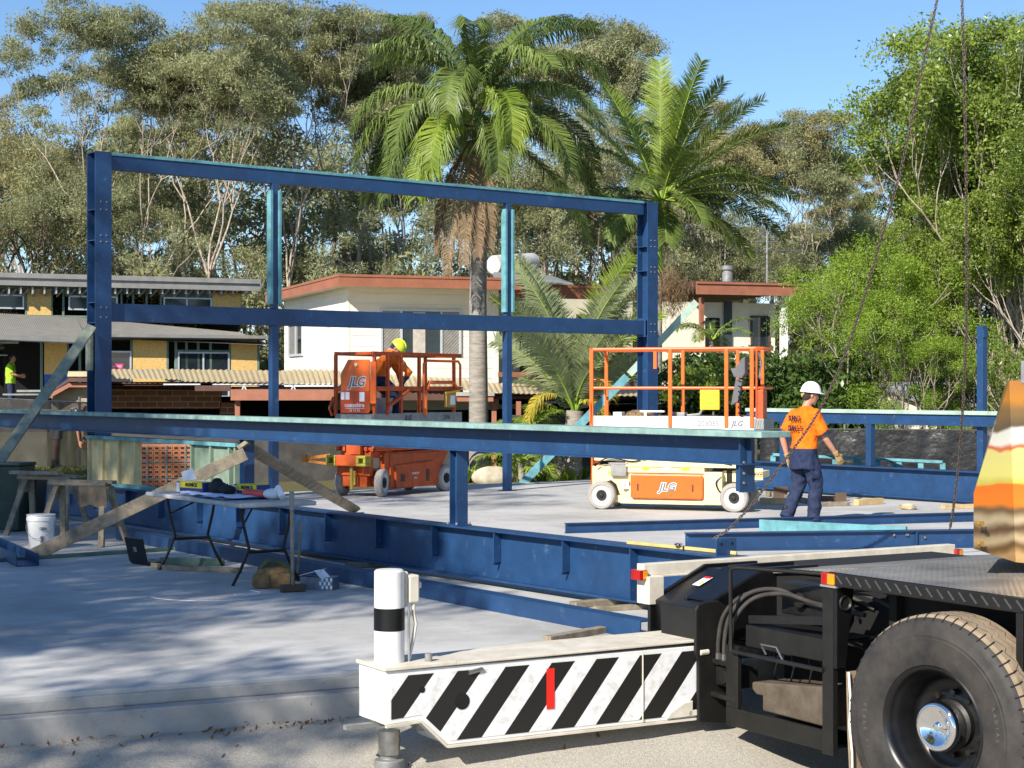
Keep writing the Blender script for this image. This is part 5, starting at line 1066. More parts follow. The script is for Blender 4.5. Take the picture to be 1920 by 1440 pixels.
pp = ((1798, -260, 15.9), (1801, -120, 16), (1804, 0, 16), (1808, 150, 16.1), (1812, 400, 16.4), (1812, 600, 16.8), (1806, 750, 17.2), (1798, 860, 17.6), (1788, 950, 17.9), (1781, 992, 18.1))
chain([P(*q) for q in pp], 'right lifting chain hanging nearly straight down beside the crane cover')
# ------------------------------------------------------------------ houses
class Wall:                                       # a vertical plane: s along r, z up, off outwards (towards the camera)
    def __init__(s, o, r):
        s.o = V(o); s.r = V(r).normalized(); s.n = V((s.r.y, -s.r.x, 0))
    def s_at(s, px):
        k = (px-960)/F_PX; return (k*s.o.y-s.o.x)/(s.r.x-k*s.r.y)
    def z_at(s, px, py): q = s.o+s.r*s.s_at(px); return CAM_Z-(py-HOR)/F_PX*q.y
    def pt(s, a, z, off=0.): return V((s.o.x, s.o.y, 0))+s.r*a+s.n*off+Z*z
    def box(s, mb, a0, a1, z0, z1, o0, o1, mi=0):
        return mb.hexa([s.pt(a0, z0, o0), s.pt(a1, z0, o0), s.pt(a1, z0, o1), s.pt(a0, z0, o1), s.pt(a0, z1, o0), s.pt(a1, z1, o0), s.pt(a1, z1, o1), s.pt(a0, z1, o1)], mi)
    def pbox(s, mb, px0, py0, px1, py1, o0, o1, mi=0):
        a0, a1 = s.s_at(px0), s.s_at(px1); m = (px0+px1)/2
        return s.box(mb, a0, a1, s.z_at(m, py1), s.z_at(m, py0), o0, o1, mi)
def corrugated(mb, p00, p10, p11, p01, n, amp, mi=0):   # p00->p10 along the ribs' spacing, p00->p01 down the slope
    p00, p10, p11, p01 = map(V, (p00, p10, p11, p01)); base = len(mb.v); N = n*6
    for i in range(N+1):
        t = i/N; h = Z*amp*math.sin(2*PI*n*t)
        mb.v += [p00.lerp(p10, t)+h, p01.lerp(p11, t)+h]
    for i in range(N): mb.f.append([base+2*i, base+2*i+2, base+2*i+3, base+2*i+1]); mb.m.append(mi)

# white clad house
HR, HL = V((.942, .336, 0)), V((-.336, .942, 0))
hcn = P(653, 727, 42); hw = thing('white_house', 'white clad house with terracotta fascia and screened windows behind the blue frame', 'house', (hcn.x, hcn.y, 0))
WF = Wall(hcn, HR); WL = Wall(hcn+HL*9.0, -HL)
CLAD = mat('white_cladding', (.80, .78, .72), .75, 0, .04, 2, c2=(.73, .71, .64))
zt_ = 4.2; b = MB()
sR = WF.s_at(926); zz = [.0, .55]
def boards(wall, a0, a1, z0, z1, step=.26):
    z = z0
    while z < z1: wall.box(b, a0, a1, z, min(z+step-.012, z1), -.10, .0 ); wall.box(b, a0, a1, min(z+step-.012, z1), min(z+step, z1), -.10, -.012); z += step
boards(WF, .0, sR, 1.2, zt_); boards(WL, 1.7, 9.0, 1.2, zt_)
WF.box(b, sR, sR+.12, 1.2, zt_, -1.8, .02); WF.box(b, -.03, .03, 1.2, zt_, -.05, .012)
b.build('wall', CLAD, hw, True)
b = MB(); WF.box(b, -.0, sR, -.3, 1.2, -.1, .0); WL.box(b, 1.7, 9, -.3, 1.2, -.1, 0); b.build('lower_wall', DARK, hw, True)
b = MB(); fz0, fz1 = 4.17, 4.46; o_ = .62
WF.box(b, -.40, sR+.5, fz0, fz1-.06, o_, o_+.03); WF.box(b, -.40, sR+.5, fz1-.06, fz1, o_, o_+.05); WL.box(b, 1.0, 9.62, fz0, fz1-.06, .37, .40); WL.box(b, 1.0, 9.64, fz1-.06, fz1, .37, .42)
b.build('fascia', FASC, hw, True)
b = MB(); q = [WF.pt(-.38, fz1-.03, .60), WF.pt(5.3, fz1-.03, .60), WF.pt(5.3, fz1-.10, -8), WF.pt(-.38, fz1-.10, -8)]
b.hexa([p-Z*.03 for p in q]+q); b.build('roof', GREYR, hw, True)
b = MB(); q = [WF.pt(-.37, fz0+.03, .61), WF.pt(sR+.5, fz0+.03, .61), WF.pt(sR+.5, fz0+.03, -.1), WF.pt(-.37, fz0+.03, -.1)]; b.hexa([p-Z*.012 for p in q]+q)
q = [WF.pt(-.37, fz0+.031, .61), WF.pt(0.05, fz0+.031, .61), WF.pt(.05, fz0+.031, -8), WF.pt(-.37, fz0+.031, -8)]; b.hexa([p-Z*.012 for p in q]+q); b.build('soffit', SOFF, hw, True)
SCREEN = mat('security_screen', (.22, .21, .19), .6, .1)
def window(wall, px0, py0, px1, py1, parent, frame=ALUM, divs=(), screen=(), deep=0.):
    a0, a1 = wall.s_at(px0), wall.s_at(px1); m = (px0+px1)/2; z0, z1 = wall.z_at(m, py1), wall.z_at(m, py0); b = MB(); t = .05
    wall.box(b, a0, a1, z0, z0+t, .003, .05); wall.box(b, a0, a1, z1-t, z1, .003, .05); wall.box(b, a0, a0+t, z0+t, z1-t, .003, .05); wall.box(b, a1-t, a1, z0+t, z1-t, .003, .05)
    for d_ in divs: s_ = wall.s_at(d_); wall.box(b, s_-t/2, s_+t/2, z0+t, z1-t, .003, .045)
    f = b.build('window', frame, parent, True)
    b = MB(); wall.box(b, a0+t, a1-t, z0+t, z1-t, .004, .012); b.build('pane', GLASS, f, True)
    for c0_, c1_ in screen:
        u0, u1 = wall.s_at(c0_), wall.s_at(c1_); b = MB(); wall.box(b, u0, u1, z0+t, z1-t, .016, .022); sc_ = b.build('screen', SCREEN, f, True)
        b = MB(); st_ = .085; H_ = z1-z0-2*t; W_ = u1-u0
        for k in range(-int(H_/st_), int(W_/st_)+1):
            for sl in ((1,) if True else (1, -1)):
                x0_ = k*st_; pts = []
                ya, yb_ = max(0, -x0_), min(H_, W_-x0_)
                if yb_ > ya+.02: b.bar(wall.pt(u0+x0_+ya, z0+t+ya, .024), wall.pt(u0+x0_+yb_, z0+t+yb_, .024), .012, .006, up=wall.n)
        b.build('grille', mat('grille_grey', (.42, .42, .40), .5) if 'grille_grey' not in bpy.data.materials else bpy.data.materials['grille_grey'], f, True)
    return f
w_ = window(WF, 713, 580, 864, 667, hw, ALUM, (752, 827), ((714, 751), (827, 863)))
b = MB(); WF.pbox(b, 774, 585, 797, 664, .014, .018); b.build('curtain', mat('curtain', (.50, .46, .42), .9), w_, True)
wl_s0 = WL.s_at(544); 
def wl_px(px): return WL.s_at(px)
b = MB(); a0, a1 = wl_px(543), wl_px(569); b_z0, b_z1 = WL.z_at(556, 668), WL.z_at(556, 606)
f = MB(); WL.box(f, a0, a1, b_z0, b_z0+.06, .003, .05); WL.box(f, a0, a1, b_z1-.06, b_z1, .003, .05)
for s_ in (a0, (a0*.5+a1*.5), a1-.05): WL.box(f, s_, s_+.05, b_z0+.06, b_z1-.06, .003, .05)
f = f.build('window', ALUM, hw, True); b = MB(); WL.box(b, a0+.05, a1-.05, b_z0+.06, b_z1-.06, .004, .012); b.build('pane', GLASS, f, True)
b = MB(); WL.box(b, a0+.0, (a0+a1)/2, b_z0+.06, b_z1-.06, .016, .024); b.build('screen', SCREEN, f, True)
# balcony part to the right of the white room
WB = Wall(WF.pt(sR+.1, 0, -1.5), HR); bl = WB.s_at(1186)
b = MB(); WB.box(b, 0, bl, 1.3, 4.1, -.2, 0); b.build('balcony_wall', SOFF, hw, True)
b = MB(); WB.box(b, 0, bl, 1.22, 1.34, .0, 1.6); b.build('balcony_floor', WHITED, hw, True)
window(WB, 975, 600, 1045, 700, hw, BROWN, (1010,)); window(WB, 1080, 590, 1165, 690, hw, BROWN, (1120,))
b = MB()
for z in (1.62, 2.02): WB.box(b, -.0, bl, z, z+.12, 1.50, 1.56)
for s_ in (0.9, 2.2, 3.6): WB.box(b, s_, s_+.09, 1.3, 2.2, 1.44, 1.50)
b.build('balcony_rail', FASC, hw, True)
b = MB(); WB.box(b, 1.0, bl, 1.36, 1.50, 1.42, 1.47); WB.box(b, 1.0, bl, 1.78, 1.92, 1.42, 1.47); b.build('white_panel', WHITED, hw, True)
b = MB(); WB.box(b, .4, bl, 4.0, 4.28, 1.5, 1.54); WB.box(b, .4, bl, 4.28, 4.34, 1.5, 1.56); b.build('balcony_fascia', FASC, hw, True)
# right room
c0 = P(1290, 727, 49.5); WR = Wall(c0, HR); sE = WR.s_at(1453)
b = MB(); WR.box(b, -1.0, WR.s_at(1403), .8, 4.2, -.15, .0); WR.box(b, WR.s_at(1403), sE, .8, 4.2, -.15, 0.0); b.build('wall', mat('cream_render', (.80, .77, .62), .8, 0, .05), hw, True)
b = MB(); WR.pbox(b, 1322, 596, 1349, 668, .003, .02); b.build('door', DARK, hw, True)
b = MB(); WR.pbox(b, 1357, 565, 1371, 690, .02, .06); b.build('flue_panel', mat('slate_panel', (.04, .06, .06), .6), hw, True)
window(WR, 1407, 592, 1442, 680, hw, BROWN, ())
b = MB(); WR.pbox(b, 1443, 558, 1454, 720, .6, .75); b.build('white_post', WHITE, hw, True)
b = MB(); WR.pbox(b, 1290, 560, 1297, 640, .7, .8); b.build('brown_post', FASC, hw, True)
for nm_, yy, hh in (('balcony_rail', 655, 8), ('white_panel', 674, 7)):
    b = MB(); WR.pbox(b, 1225, yy, 1340, yy+hh, .9, .96); b.build(nm_, FASC if nm_ == 'balcony_rail' else WHITED, hw, True)
b = MB(); WR.pbox(b, 1276, 538, 1485, 557, 1.0, 1.04); WR.pbox(b, 1276, 534, 1485, 538, 1.0, 1.08); b.build('fascia', FASC, hw, True)
b = MB(); a0, a1 = WR.s_at(1272), WR.s_at(1482); z_ = WR.z_at(1380, 536)+.0
q = [WR.pt(a0, z_+.1, 1.0), WR.pt(a1, z_+.1, 1.0), WR.pt(a1, z_+.0, -6), WR.pt(a0, z_+.0, -6)]; b.hexa([p-Z*.26 for p in q]+[p-Z*.05 for p in q]); b.build('roof', BROWN, hw, True)
# flue, antenna, solar tank
q = P(1364, 532, 51); ch = MB(); ch.lathe([(0, 0), (.16, 0), (.16, .33), (.13, .34), (.13, .40), (.18, .41), (.18, .52), (0, .54)], Matrix.Translation(q), 16); ch.build('flue', GREYST, hw, True, smooth=True)
q = P(1438, 560, 54); t = thing('television_antenna', 'thin grey television antenna mast rising over the right roof', 'antenna', q); m_ = 54/F_PX
b = MB(); b.cyl((0, 0, 0), (0, 0, 160*m_), .038, 6); b.build('mast', STEELB, t)
b = MB()
for z in (157, 150, 143, 128, 121, 114, 107): 
    b.cyl((-22*m_, 0, z*m_), (22*m_, 0, z*m_), .015, 5)
for z in (135, 154): b.cyl((-.28, -.1, z*m_-.3), (.25, .1, z*m_), .02, 5)
b.build('rod', STEELB, t)
b = MB(); b.cyl((-65*m_, .2, 93*m_), (62*m_, -.2, 88*m_), .018, 6)
for i in range(14): x = (-62+i*9.3)*m_; b.cyl((x, -.35-.02*i, (93-i*.35)*m_), (x+.0, .35+.02*i, (92-i*.35)*m_), .009, 5)
b.build('boom', STEELB, t)
q0_, q1_ = P(925, 497, 44), P(1000, 492, 45.5); b = MB(); b.tube([q0_-V((.0, 0, 0)), q0_.lerp(q1_, .03), q1_.lerp(q0_, .03), q1_], [.22, .25, .25, .20], 20); tk = b.build('solar_tank', mat('tank_grey', (.5, .5, .48), .5), hw, True, smooth=True)
b = MB(); b.hexa([P(925, 513, 43.4), P(1035, 520, 44.4), P(1075, 534, 43), P(925, 530, 42.6), P(925, 510, 43.4), P(1035, 517, 44.4), P(1075, 531, 43), P(925, 527, 42.6)]); b.build('solar_panel', GREYST, hw, True)

# half built house on the left
ho = P(478, 727, 60); SR = V((.914, .407, 0)); nh = thing('half_built_house', 'half built two level house with yellow board panels and grey metal roofs at left', 'house', (ho.x, ho.y, 0))
WU = Wall(ho, SR)
b = MB(); WU.pbox(b, -60, 522, 480, 541, .5, .55); WU.box(b, WU.s_at(-80), WU.s_at(480), WU.z_at(200, 527)+.0, WU.z_at(200, 521)+.05, .45, .62); b.build('fascia', GREYR, nh, True)
zr = WU.z_at(200, 523); b = MB(); q = [WU.pt(-12, zr+.05, .5), WU.pt(.1, zr+.05, .5), WU.pt(.1, zr-.1, -6), WU.pt(-12, zr-.1, -6)]; b.hexa([p-Z*.08 for p in q]+q); b.build('upper_roof', GREYR, nh, True)
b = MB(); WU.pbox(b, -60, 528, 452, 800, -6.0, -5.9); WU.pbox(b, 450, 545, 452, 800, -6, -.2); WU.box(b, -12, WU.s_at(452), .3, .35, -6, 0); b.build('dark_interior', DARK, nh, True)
b = MB()
rs_ = random.Random(9)
for px in range(-10, 470, 22): 
    a = WU.s_at(px); WU.box(b, a, a+.05, WU.z_at(px, 552), WU.z_at(px, 540), -.1, .45)
    b.bar(WU.pt(a+.1, WU.z_at(px, 556), .05), WU.pt(a+.25, WU.z_at(px, 544), .4), .03, .05)
b.build('rafter', mat('galv', (.45, .47, .45), .5, .3), nh, True)
b = MB(); WU.pbox(b, -10, 541, 455, 545, -.1, .02); WU.pbox(b, -10, 593, 455, 597, -.1, .04); WU.pbox(b, -10, 552, 49, 556, -.05, .0)
for px in (49, 97, 119, 220, 228, 250, 275, 302, 398, 451): WU.pbox(b, px-1.6, 545, px+1.6, 595, -.08, .01)
b.build('frame_stud', mat('frame_green', (.16, .24, .20), .8), nh, True)
for a, c, y0, y1 in ((51, 96, 541, 593), (398, 451, 549, 593)):
    b = MB(); WU.pbox(b, a, y0, c, y1, -.01, .02); b.build('board_panel', OSB, nh, True)
for a, c, y0, y1 in ((-20, 49, 545, 552), (122, 160, 545, 556), (205, 220, 545, 556), (302, 396, 545, 558)):
    b = MB(); WU.pbox(b, a, y0, c, y1, -.02, .0); b.build('lintel', mat('lintel_green', (.12, .17, .16), .8) if 'lintel_green' not in bpy.data.materials else bpy.data.materials['lintel_green'], nh, True)
for a, c, y0, y1, dv in ((-30, 45, 552, 579, ()), (128, 220, 555, 582, (175,)), (306, 397, 558, 590, (350,))): window(WU, a, y0, c, y1, nh, ALUM, dv)
# lower level
lo_ = P(490, 727, 57); WW = Wall(lo_, SR)
ztop, zbot = 3.72, 3.14
b = MB(); corrugated(b, WW.pt(WW.s_at(160), ztop+.32, -1.8), WW.pt(WW.s_at(478), ztop-.1, -1.8), WW.pt(WW.s_at(503), zbot, .45), WW.pt(WW.s_at(150), zbot+.18, .45), 95, .008)
b.v += []; b.build('lower_roof', mat('zincalume', (.42, .40, .36), .35, .5, .08, 3), nh, True, smooth=True)
b = MB(); corrugated(b, WW.pt(WW.s_at(-60), ztop+.45, -1.8), WW.pt(WW.s_at(162), ztop+.32, -1.8), WW.pt(WW.s_at(150), zbot-.05, 1.6), WW.pt(WW.s_at(-60), zbot+.05, 1.6), 60, .008); b.build('lower_roof', bpy.data.materials['zincalume'], nh, True, smooth=True)
b = MB(); WW.pbox(b, 150, 628, 503, 634, .45, .51); WW.pbox(b, -60, 632, 150, 639, 1.6, 1.66); b.build('gutter', GREYR, nh, True)
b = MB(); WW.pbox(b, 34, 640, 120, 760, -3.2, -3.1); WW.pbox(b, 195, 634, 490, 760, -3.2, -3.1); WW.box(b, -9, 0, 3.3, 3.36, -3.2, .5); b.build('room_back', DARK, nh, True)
for a, c, y0, y1 in ((83, 125, 640, 702), (249, 312, 634, 745), (433, 482, 634, 745)):
    b = MB(); WW.pbox(b, a, y0, c, y1, -.01, .02); b.build('board_panel', OSB, nh, True)
b = MB(); WW.pbox(b, 83, 702, 125, 740, .0, .025); b.build('blue_wrap', mat('blue_wrap', (.04, .12, .45), .5), nh, True)
b = MB()
for px in (78, 127, 150, 199, 247, 314, 330, 350, 372, 395, 432, 484): WW.pbox(b, px-2, 634, px+2, 760, -.08, .012)
WW.pbox(b, 195, 634, 486, 638, -.08, .014); WW.pbox(b, 330, 656, 430, 660, -.08, .0); b.build('frame_stud', bpy.data.materials['frame_green'], nh, True)
w2 = window(WW, 333, 660, 430, 745, nh, ALUM, (381,)); w3 = window(WW, 196, 658, 246, 745, nh, ALUM, (170,))
b = MB(); WW.pbox(b, 207, 682, 230, 692, .06, .065); pkk = b.build('pink_sticker', mat('pink', (.75, .08, .22), .6), w3, True)
b = MB(); WW.pbox(b, 210, 685, 227, 689, .066, .068); b.build('sticker_text', mat('pink_pale', (.85, .4, .5), .6), pkk, True)
for q_ in ((-40, 640, 34, 644, .0, .1), (0, 664, 22, 666, -1, -.95), (26, 731, 70, 735, .6, .64), (0, 738, 80, 741, .6, .64)): b = MB(); WW.pbox(b, *q_); b.build('scaffold_rail', bpy.data.materials['galv'], nh, True)
b = MB(); WW.pbox(b, -30, 667, 14, 760, -3.0, -2.9); b.build('brick_wall', mat('tan_brick', (.55, .42, .30), .9, 0, .2, 20), nh, True)  # plain tan brick colour with random tone

b = MB(); WW.box(b, -9.5, .1, .88, 1.04, -3.1, 1.0); b.build('floor', FACEM, nh, True)
# low carport with beige roofs and brick wall
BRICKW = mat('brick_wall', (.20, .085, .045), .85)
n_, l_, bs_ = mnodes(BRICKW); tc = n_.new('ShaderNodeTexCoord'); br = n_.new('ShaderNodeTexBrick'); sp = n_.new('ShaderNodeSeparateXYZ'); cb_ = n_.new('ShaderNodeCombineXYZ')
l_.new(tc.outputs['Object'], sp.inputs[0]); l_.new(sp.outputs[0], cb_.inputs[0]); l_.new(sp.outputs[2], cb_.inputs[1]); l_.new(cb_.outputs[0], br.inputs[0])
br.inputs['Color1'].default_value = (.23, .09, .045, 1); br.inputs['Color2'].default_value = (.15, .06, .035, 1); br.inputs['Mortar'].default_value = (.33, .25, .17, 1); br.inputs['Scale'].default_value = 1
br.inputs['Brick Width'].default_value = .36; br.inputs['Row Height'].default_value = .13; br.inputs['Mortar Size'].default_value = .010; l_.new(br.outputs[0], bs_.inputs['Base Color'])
cpo = P(600, 727, 39.5); cp_ = thing('carport', 'low open carport with beige corrugated roof sheets, brick wall and dark brown beams', 'carport', (cpo.x, cpo.y, 0))
CW = Wall((0, 39.5, 0), (1, 0, 0))
BEIGE = mat('beige_roof', (.52, .42, .24), .5, .1, .08, 3)
def sheet(px0, y0t, y0b, px1, y1t, y1b, n, Dt=42.5, Db=38.5, m=BEIGE, amp=.012):
    b = MB(); corrugated(b, P(px0, y0t, Dt), P(px1, y1t, Dt), P(px1+8, y1b, Db), P(px0+10, y0b, Db), n, amp); return b.build('roof_sheet', m, cp_, True, smooth=True)
sheet(192, 692, 709, 330, 692, 712, 14); sheet(300, 692, 714, 400, 693, 717, 10); sheet(380, 693, 716, 560, 695, 720, 17); sheet(548, 693, 721, 640, 694, 721, 9, amp=.025)
sheet(640, 694, 721, 900, 714, 733, 24); sheet(880, 716, 735, 1060, 723, 741, 18); sheet(1055, 724, 741, 1340, 738, 745, 26)
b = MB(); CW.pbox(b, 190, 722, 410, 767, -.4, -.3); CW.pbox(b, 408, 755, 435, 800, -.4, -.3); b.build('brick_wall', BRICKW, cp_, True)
b = MB(); CW.pbox(b, 380, 723, 445, 733, .9, .98); CW.pbox(b, 445, 725, 870, 750, .75, .85); CW.pbox(b, 870, 742, 1340, 748, .75, .82); CW.pbox(b, 195, 716, 520, 723, .8, .88); b.build('beam', BROWN, cp_, True)
b = MB()
for a, c in ((200, 412), (225, 322), (390, 500), (500, 640)): CW.pbox(b, a, 719.5, c, 722, .93, .96)
b.build('steel_purlin', ALUM, cp_, True)
for px, y0 in ((456, 731), (890, 752), (927, 752), (972, 752)): b = MB(); CW.pbox(b, px-4.5, y0, px+4.5, 900, .7, .85); b.build('post', FASC, cp_, True)
b = MB(); CW.pbox(b, 446, 730, 640, 750, .95, 1.02); b.build('bearer', FASC, cp_, True)
b = MB(); CW.pbox(b, 860, 741, 926, 752, 1.0, 1.12); b.build('bearer', FASC, cp_, True)
b = MB(); CW.pbox(b, 858, 735, 928, 742, .98, 1.16); b.build('cap', mat('grey_cap', (.36, .34, .31), .6), cp_, True)
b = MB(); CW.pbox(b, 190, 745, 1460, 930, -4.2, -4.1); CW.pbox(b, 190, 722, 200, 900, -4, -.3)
q = [P(195, 722, 44), P(1350, 742, 44), P(1350, 747, 39.6), P(195, 724, 39.6)]; b.hexa([p-Z*.05 for p in q]+[p-Z*.02 for p in q]); b.build('dark_interior', DARK, cp_, True)  # near-black sheets paint in the shade inside the carport
b = MB(); CW.pbox(b, 1060, 752, 1420, 757, .7, .75); CW.pbox(b, 1000, 752, 1190, 756, .7, .75); b.build('rail', GREYST, cp_, True)
for px in (560, 470): 
    b = MB()
    for s_ in (-1, 1): b.bar(CW.pt(CW.s_at(px), CW.z_at(px, 722), .97), CW.pt(CW.s_at(px+s_*5), CW.z_at(px, 734), .97), .02, .03)
    b.build('bracket', ALUM, cp_, True)
# brown gable end of the low roof at left
b = MB(); 
for (x0, y0), (x1, y1) in (((88, 741), (130, 718)), ((130, 718), (205, 718))): b.hexa([P(x0, y0+8, 38), P(x1, y1+8, 38), P(x1, y1+8, 38.2), P(x0, y0+8, 38.2), P(x0, y0, 38), P(x1, y1, 38), P(x1, y1, 38.2), P(x0, y0, 38.2)])
b.build('gable_fascia', FASC, cp_, True)
b = MB(); b.hexa([P(92, 739, 38), P(128, 716, 38), P(128, 716, 39), P(92, 739, 39), P(92, 735, 38), P(130, 708, 38), P(130, 708, 39), P(92, 735, 39)]); b.hexa([P(128, 716, 37.9), P(205, 716, 37.9), P(205, 716, 39), P(128, 716, 39), P(128, 708, 37.9), P(205, 708, 37.9), P(205, 708, 39), P(128, 708, 39)]); b.build('gutter', BROWN, cp_, True)
b = MB(); b.hexa([P(126, 706, 38), P(205, 706, 38), P(205, 705, 40), P(126, 705, 40), P(128, 697, 38), P(205, 697, 38), P(205, 696, 40), P(128, 696, 40)]); b.build('roof_board', SHEETB, cp_, True)
b = MB(); b.prism([(96, 770), (96, 741), (130, 726), (205, 726), (205, 770)], lambda x, y: P(x, y, 38.3), (0, .1, 0)); b.build('gable_wall', mat('tan_wall', (.33, .27, .18), .8, 0, .2, 3), cp_, True)

# shed at the right
sh_ = thing('shed', 'cream shed with a grey roof half hidden by the trees beyond the far right fence', 'shed', (P(1700, 727, 48).x, 48, 0))
CREAMW = mat('cream_sheet', (.72, .66, .50), .6, 0, .05)
b = MB(); b.prism([(1560, 840), (1560, 790), (1618, 722), (1640, 726), (1765, 772), (1765, 840)], lambda x, y: P(x, y, 47), (0, 4, 0)); b.build('wall', CREAMW, sh_, True)
b = MB(); b.hexa([P(1640, 723, 46.8), P(1770, 775, 46.8), P(1850, 775, 54), P(1650, 718, 58), P(1640, 720, 46.8), P(1770, 771, 46.8), P(1850, 771, 54), P(1650, 715, 58)]); b.build('roof', GREYR, sh_, True)
b = MB(); b.hexa([P(1655, 716, 50), P(1850, 716, 50), P(1850, 790, 50), P(1790, 790, 50), P(1655, 716, 50.3), P(1850, 716, 50.3), P(1850, 790, 50.3), P(1790, 790, 50.3)]); b.build('far_wall', mat('blue_grey_wall', (.22, .23, .26), .7), sh_, True)

# ------------------------------------------------------------------ site fences
def fence(pts, z0, z1, m, label, seed, npost, ragged=.05):
    t = thing('site_fence', label, 'fence', (V(pts[0])+V(pts[-1]))/2*1.0); WM[t] = Matrix.Translation(t.location)
    b = MB(); base = 0; rr = random.Random(seed); N = 60; pts = [V(p) for p in pts]
    for i in range(N+1):
        u = i/N*(len(pts)-1); k = min(int(u), len(pts)-2); c = pts[k].lerp(pts[k+1], u-k)
        for j in range(7):
            h = z0(c)+(z1(c)-z0(c)-ragged*abs(noise.noise(V((i*.2, seed, 0)))))*j/6; b.v.append(c*1+V((0, .05*noise.noise(V((i*.35, j*.6, seed))), 0))+Z*h)
    for i in range(N):
        for j in range(6): b.f.append([i*7+j, (i+1)*7+j, (i+1)*7+j+1, i*7+j+1]); b.m.append(0)
    b.build('screen_fabric', m, t, True, smooth=True)
    for i in range(npost):
        u = (i+.5)/npost*(len(pts)-1); k = int(u); c = pts[k].lerp(pts[k+1], u-k)+V((0, .06, 0)); b = MB(); b.cyl(c+Z*(z0(c)-.1), c+Z*(z1(c)+.10), .024, 8); b.build('post', STEELB, t, True)
    b = MB(); b.tube([p+Z*(z1(p)+.0)+V((0, .04, 0)) for p in pts], .018, 6); b.build('top_rail', STEELB, t, True); return t
ff = [P(-160, 727, 29.4), P(88, 727, 29.6), P(205, 727, 30.6)]
for p in ff: p.z = 0
CL2 = CLOTH.copy(); CL2.name = 'see_through_cloth'; n_, l_, bs_ = mnodes(CL2)
tr_ = n_.new('ShaderNodeBsdfTransparent'); ms = n_.new('ShaderNodeMixShader'); ms.inputs[0].default_value = .74; l_.new(tr_.outputs[0], ms.inputs[1]); l_.new(bs_.outputs[0], ms.inputs[2]); l_.new(ms.outputs[0], n_['Material Output'].inputs[0])
fence(ff, lambda c: .33, lambda c: CAM_Z-(746+ (c.x+9)*6-HOR)/F_PX*c.y, CL2, 'grey shade cloth site fence at far left behind the beams', 1, 2)
ff = [P(1425, 727, 32.2), P(1560, 727, 32), P(1760, 727, 31.5), P(1960, 727, 31)]
for p in ff: p.z = 0
fence(ff, lambda c: -.5, lambda c: .98+.0*c.x, PLAST, 'site fence wrapped in glossy black plastic behind the far right beam', 5, 4, .08)
ff = [P(205, 727, 34), P(520, 727, 34), P(860, 727, 35)]
for p in ff: p.z = 0
fence(ff, lambda c: -.2, lambda c: 1.05, CLOTH, 'low dark cloth screen added for the shade inside the carport behind the orange lift', 8, 5)  # cloth screen added to stand for the dark carport interior
ff = [P(960, 727, 35.5), P(1100, 727, 35.2), P(1420, 727, 34.2)]
for p in ff: p.z = 0
fence(ff, lambda c: -.2, lambda c: CAM_Z-(780-HOR)/F_PX*c.y, CLOTH, 'grey shade cloth fence behind the fan palms and the cream lift', 9, 4)
# teal frame leaning behind the right beam
wq = thing('wall_frame', 'bright teal timber wall frame lying on its side behind the far right beam', 'wall frame', P(1640, 870, 30)); b = MB()
fa, fb = P(1450, 852, 29.8), P(1768, 866, 28.6); b.bar(fa, fb, .09, .045); b.bar(fa-Z*.32, fb-Z*.32, .09, .045)
for k in range(9): q = fa.lerp(fb, k/8); b.bar(q-Z*.30, q-Z*.02, .045, .09, up=(fb-fa).normalized())
b.bar(fa.lerp(fb, .7)-Z*.02, fa.lerp(fb, .78)-Z*.3, .03, .05); b.bar(fa.lerp(fb, .5)-Z*.02, fa.lerp(fb, .6)-Z*.3, .03, .05); b.build('frame', TEAL, wq, True)
# ------------------------------------------------------------------ trees
def grow(seed, H, fork=.38, n0=3, depth=4, spread=.55, up=.10, r0=.16, lean=.05, first=.42, keep=.72):
    rr = random.Random(seed); B_ = MB(); tips = []; rv = lambda s: V((rr.gauss(0, s), rr.gauss(0, s), rr.gauss(0, s)))
    def seg(p, d, L, r, dep):
        pts = [p]; k = 4 if dep > 1 else 3
        for i in range(k): d = (d+rv(.13)+Z*up).normalized(); p = p+d*L/k; pts.append(p)
        B_.tube(pts, [r*(1-.35*i/k) for i in range(k+1)], 7 if dep > 2 else 4, cap=False)
        if dep <= 0: tips.append((p, 1.)); return
        if dep <= 2 and rr.random() < .6: tips.append((pts[-2]+rv(.02*H), .8))
        n = 2 if rr.random() < .55 else 3; a0 = rr.uniform(0, 2*PI)
        for i in range(n):
            a = a0+2*PI*i/n+rr.uniform(-.5, .5); s = spread*rr.uniform(.55, 1.25); o = d.orthogonal().normalized(); o2 = d.cross(o)
            seg(p, (d*math.cos(s)+(o*math.cos(a)+o2*math.sin(a))*math.sin(s)).normalized(), L*rr.uniform(keep-.12, keep+.1), r*.62, dep-1)
    p = V((0, 0, -.4)); d = V((rr.gauss(0, lean), rr.gauss(0, lean), 1)).normalized(); pts = [p]; n = 6
    for i in range(n): d = (d+rv(.04)+Z*.05).normalized(); p = p+d*(H*fork+.4)/n; pts.append(p)
    B_.tube(pts, [r0*(1.25 if i == 0 else 1-.3*i/n) for i in range(n+1)], 9, cap=False)
    L = H*(1-fork)*first; a0 = rr.uniform(0, 2*PI)
    for i in range(n0):
        a = a0+2*PI*i/n0; s = spread*rr.uniform(.5, .95); seg(pts[-1], V((math.cos(a)*math.sin(s), math.sin(a)*math.sin(s), math.cos(s))), L*rr.uniform(.8, 1.1), r0*.5, depth-1)
    for i in range(2):                               # a couple of lower limbs
        q = pts[3+i]; a = rr.uniform(0, 2*PI); seg(q, V((math.cos(a)*.8, math.sin(a)*.8, .6)).normalized(), L*.6, r0*.3, 2)
    return B_, tips
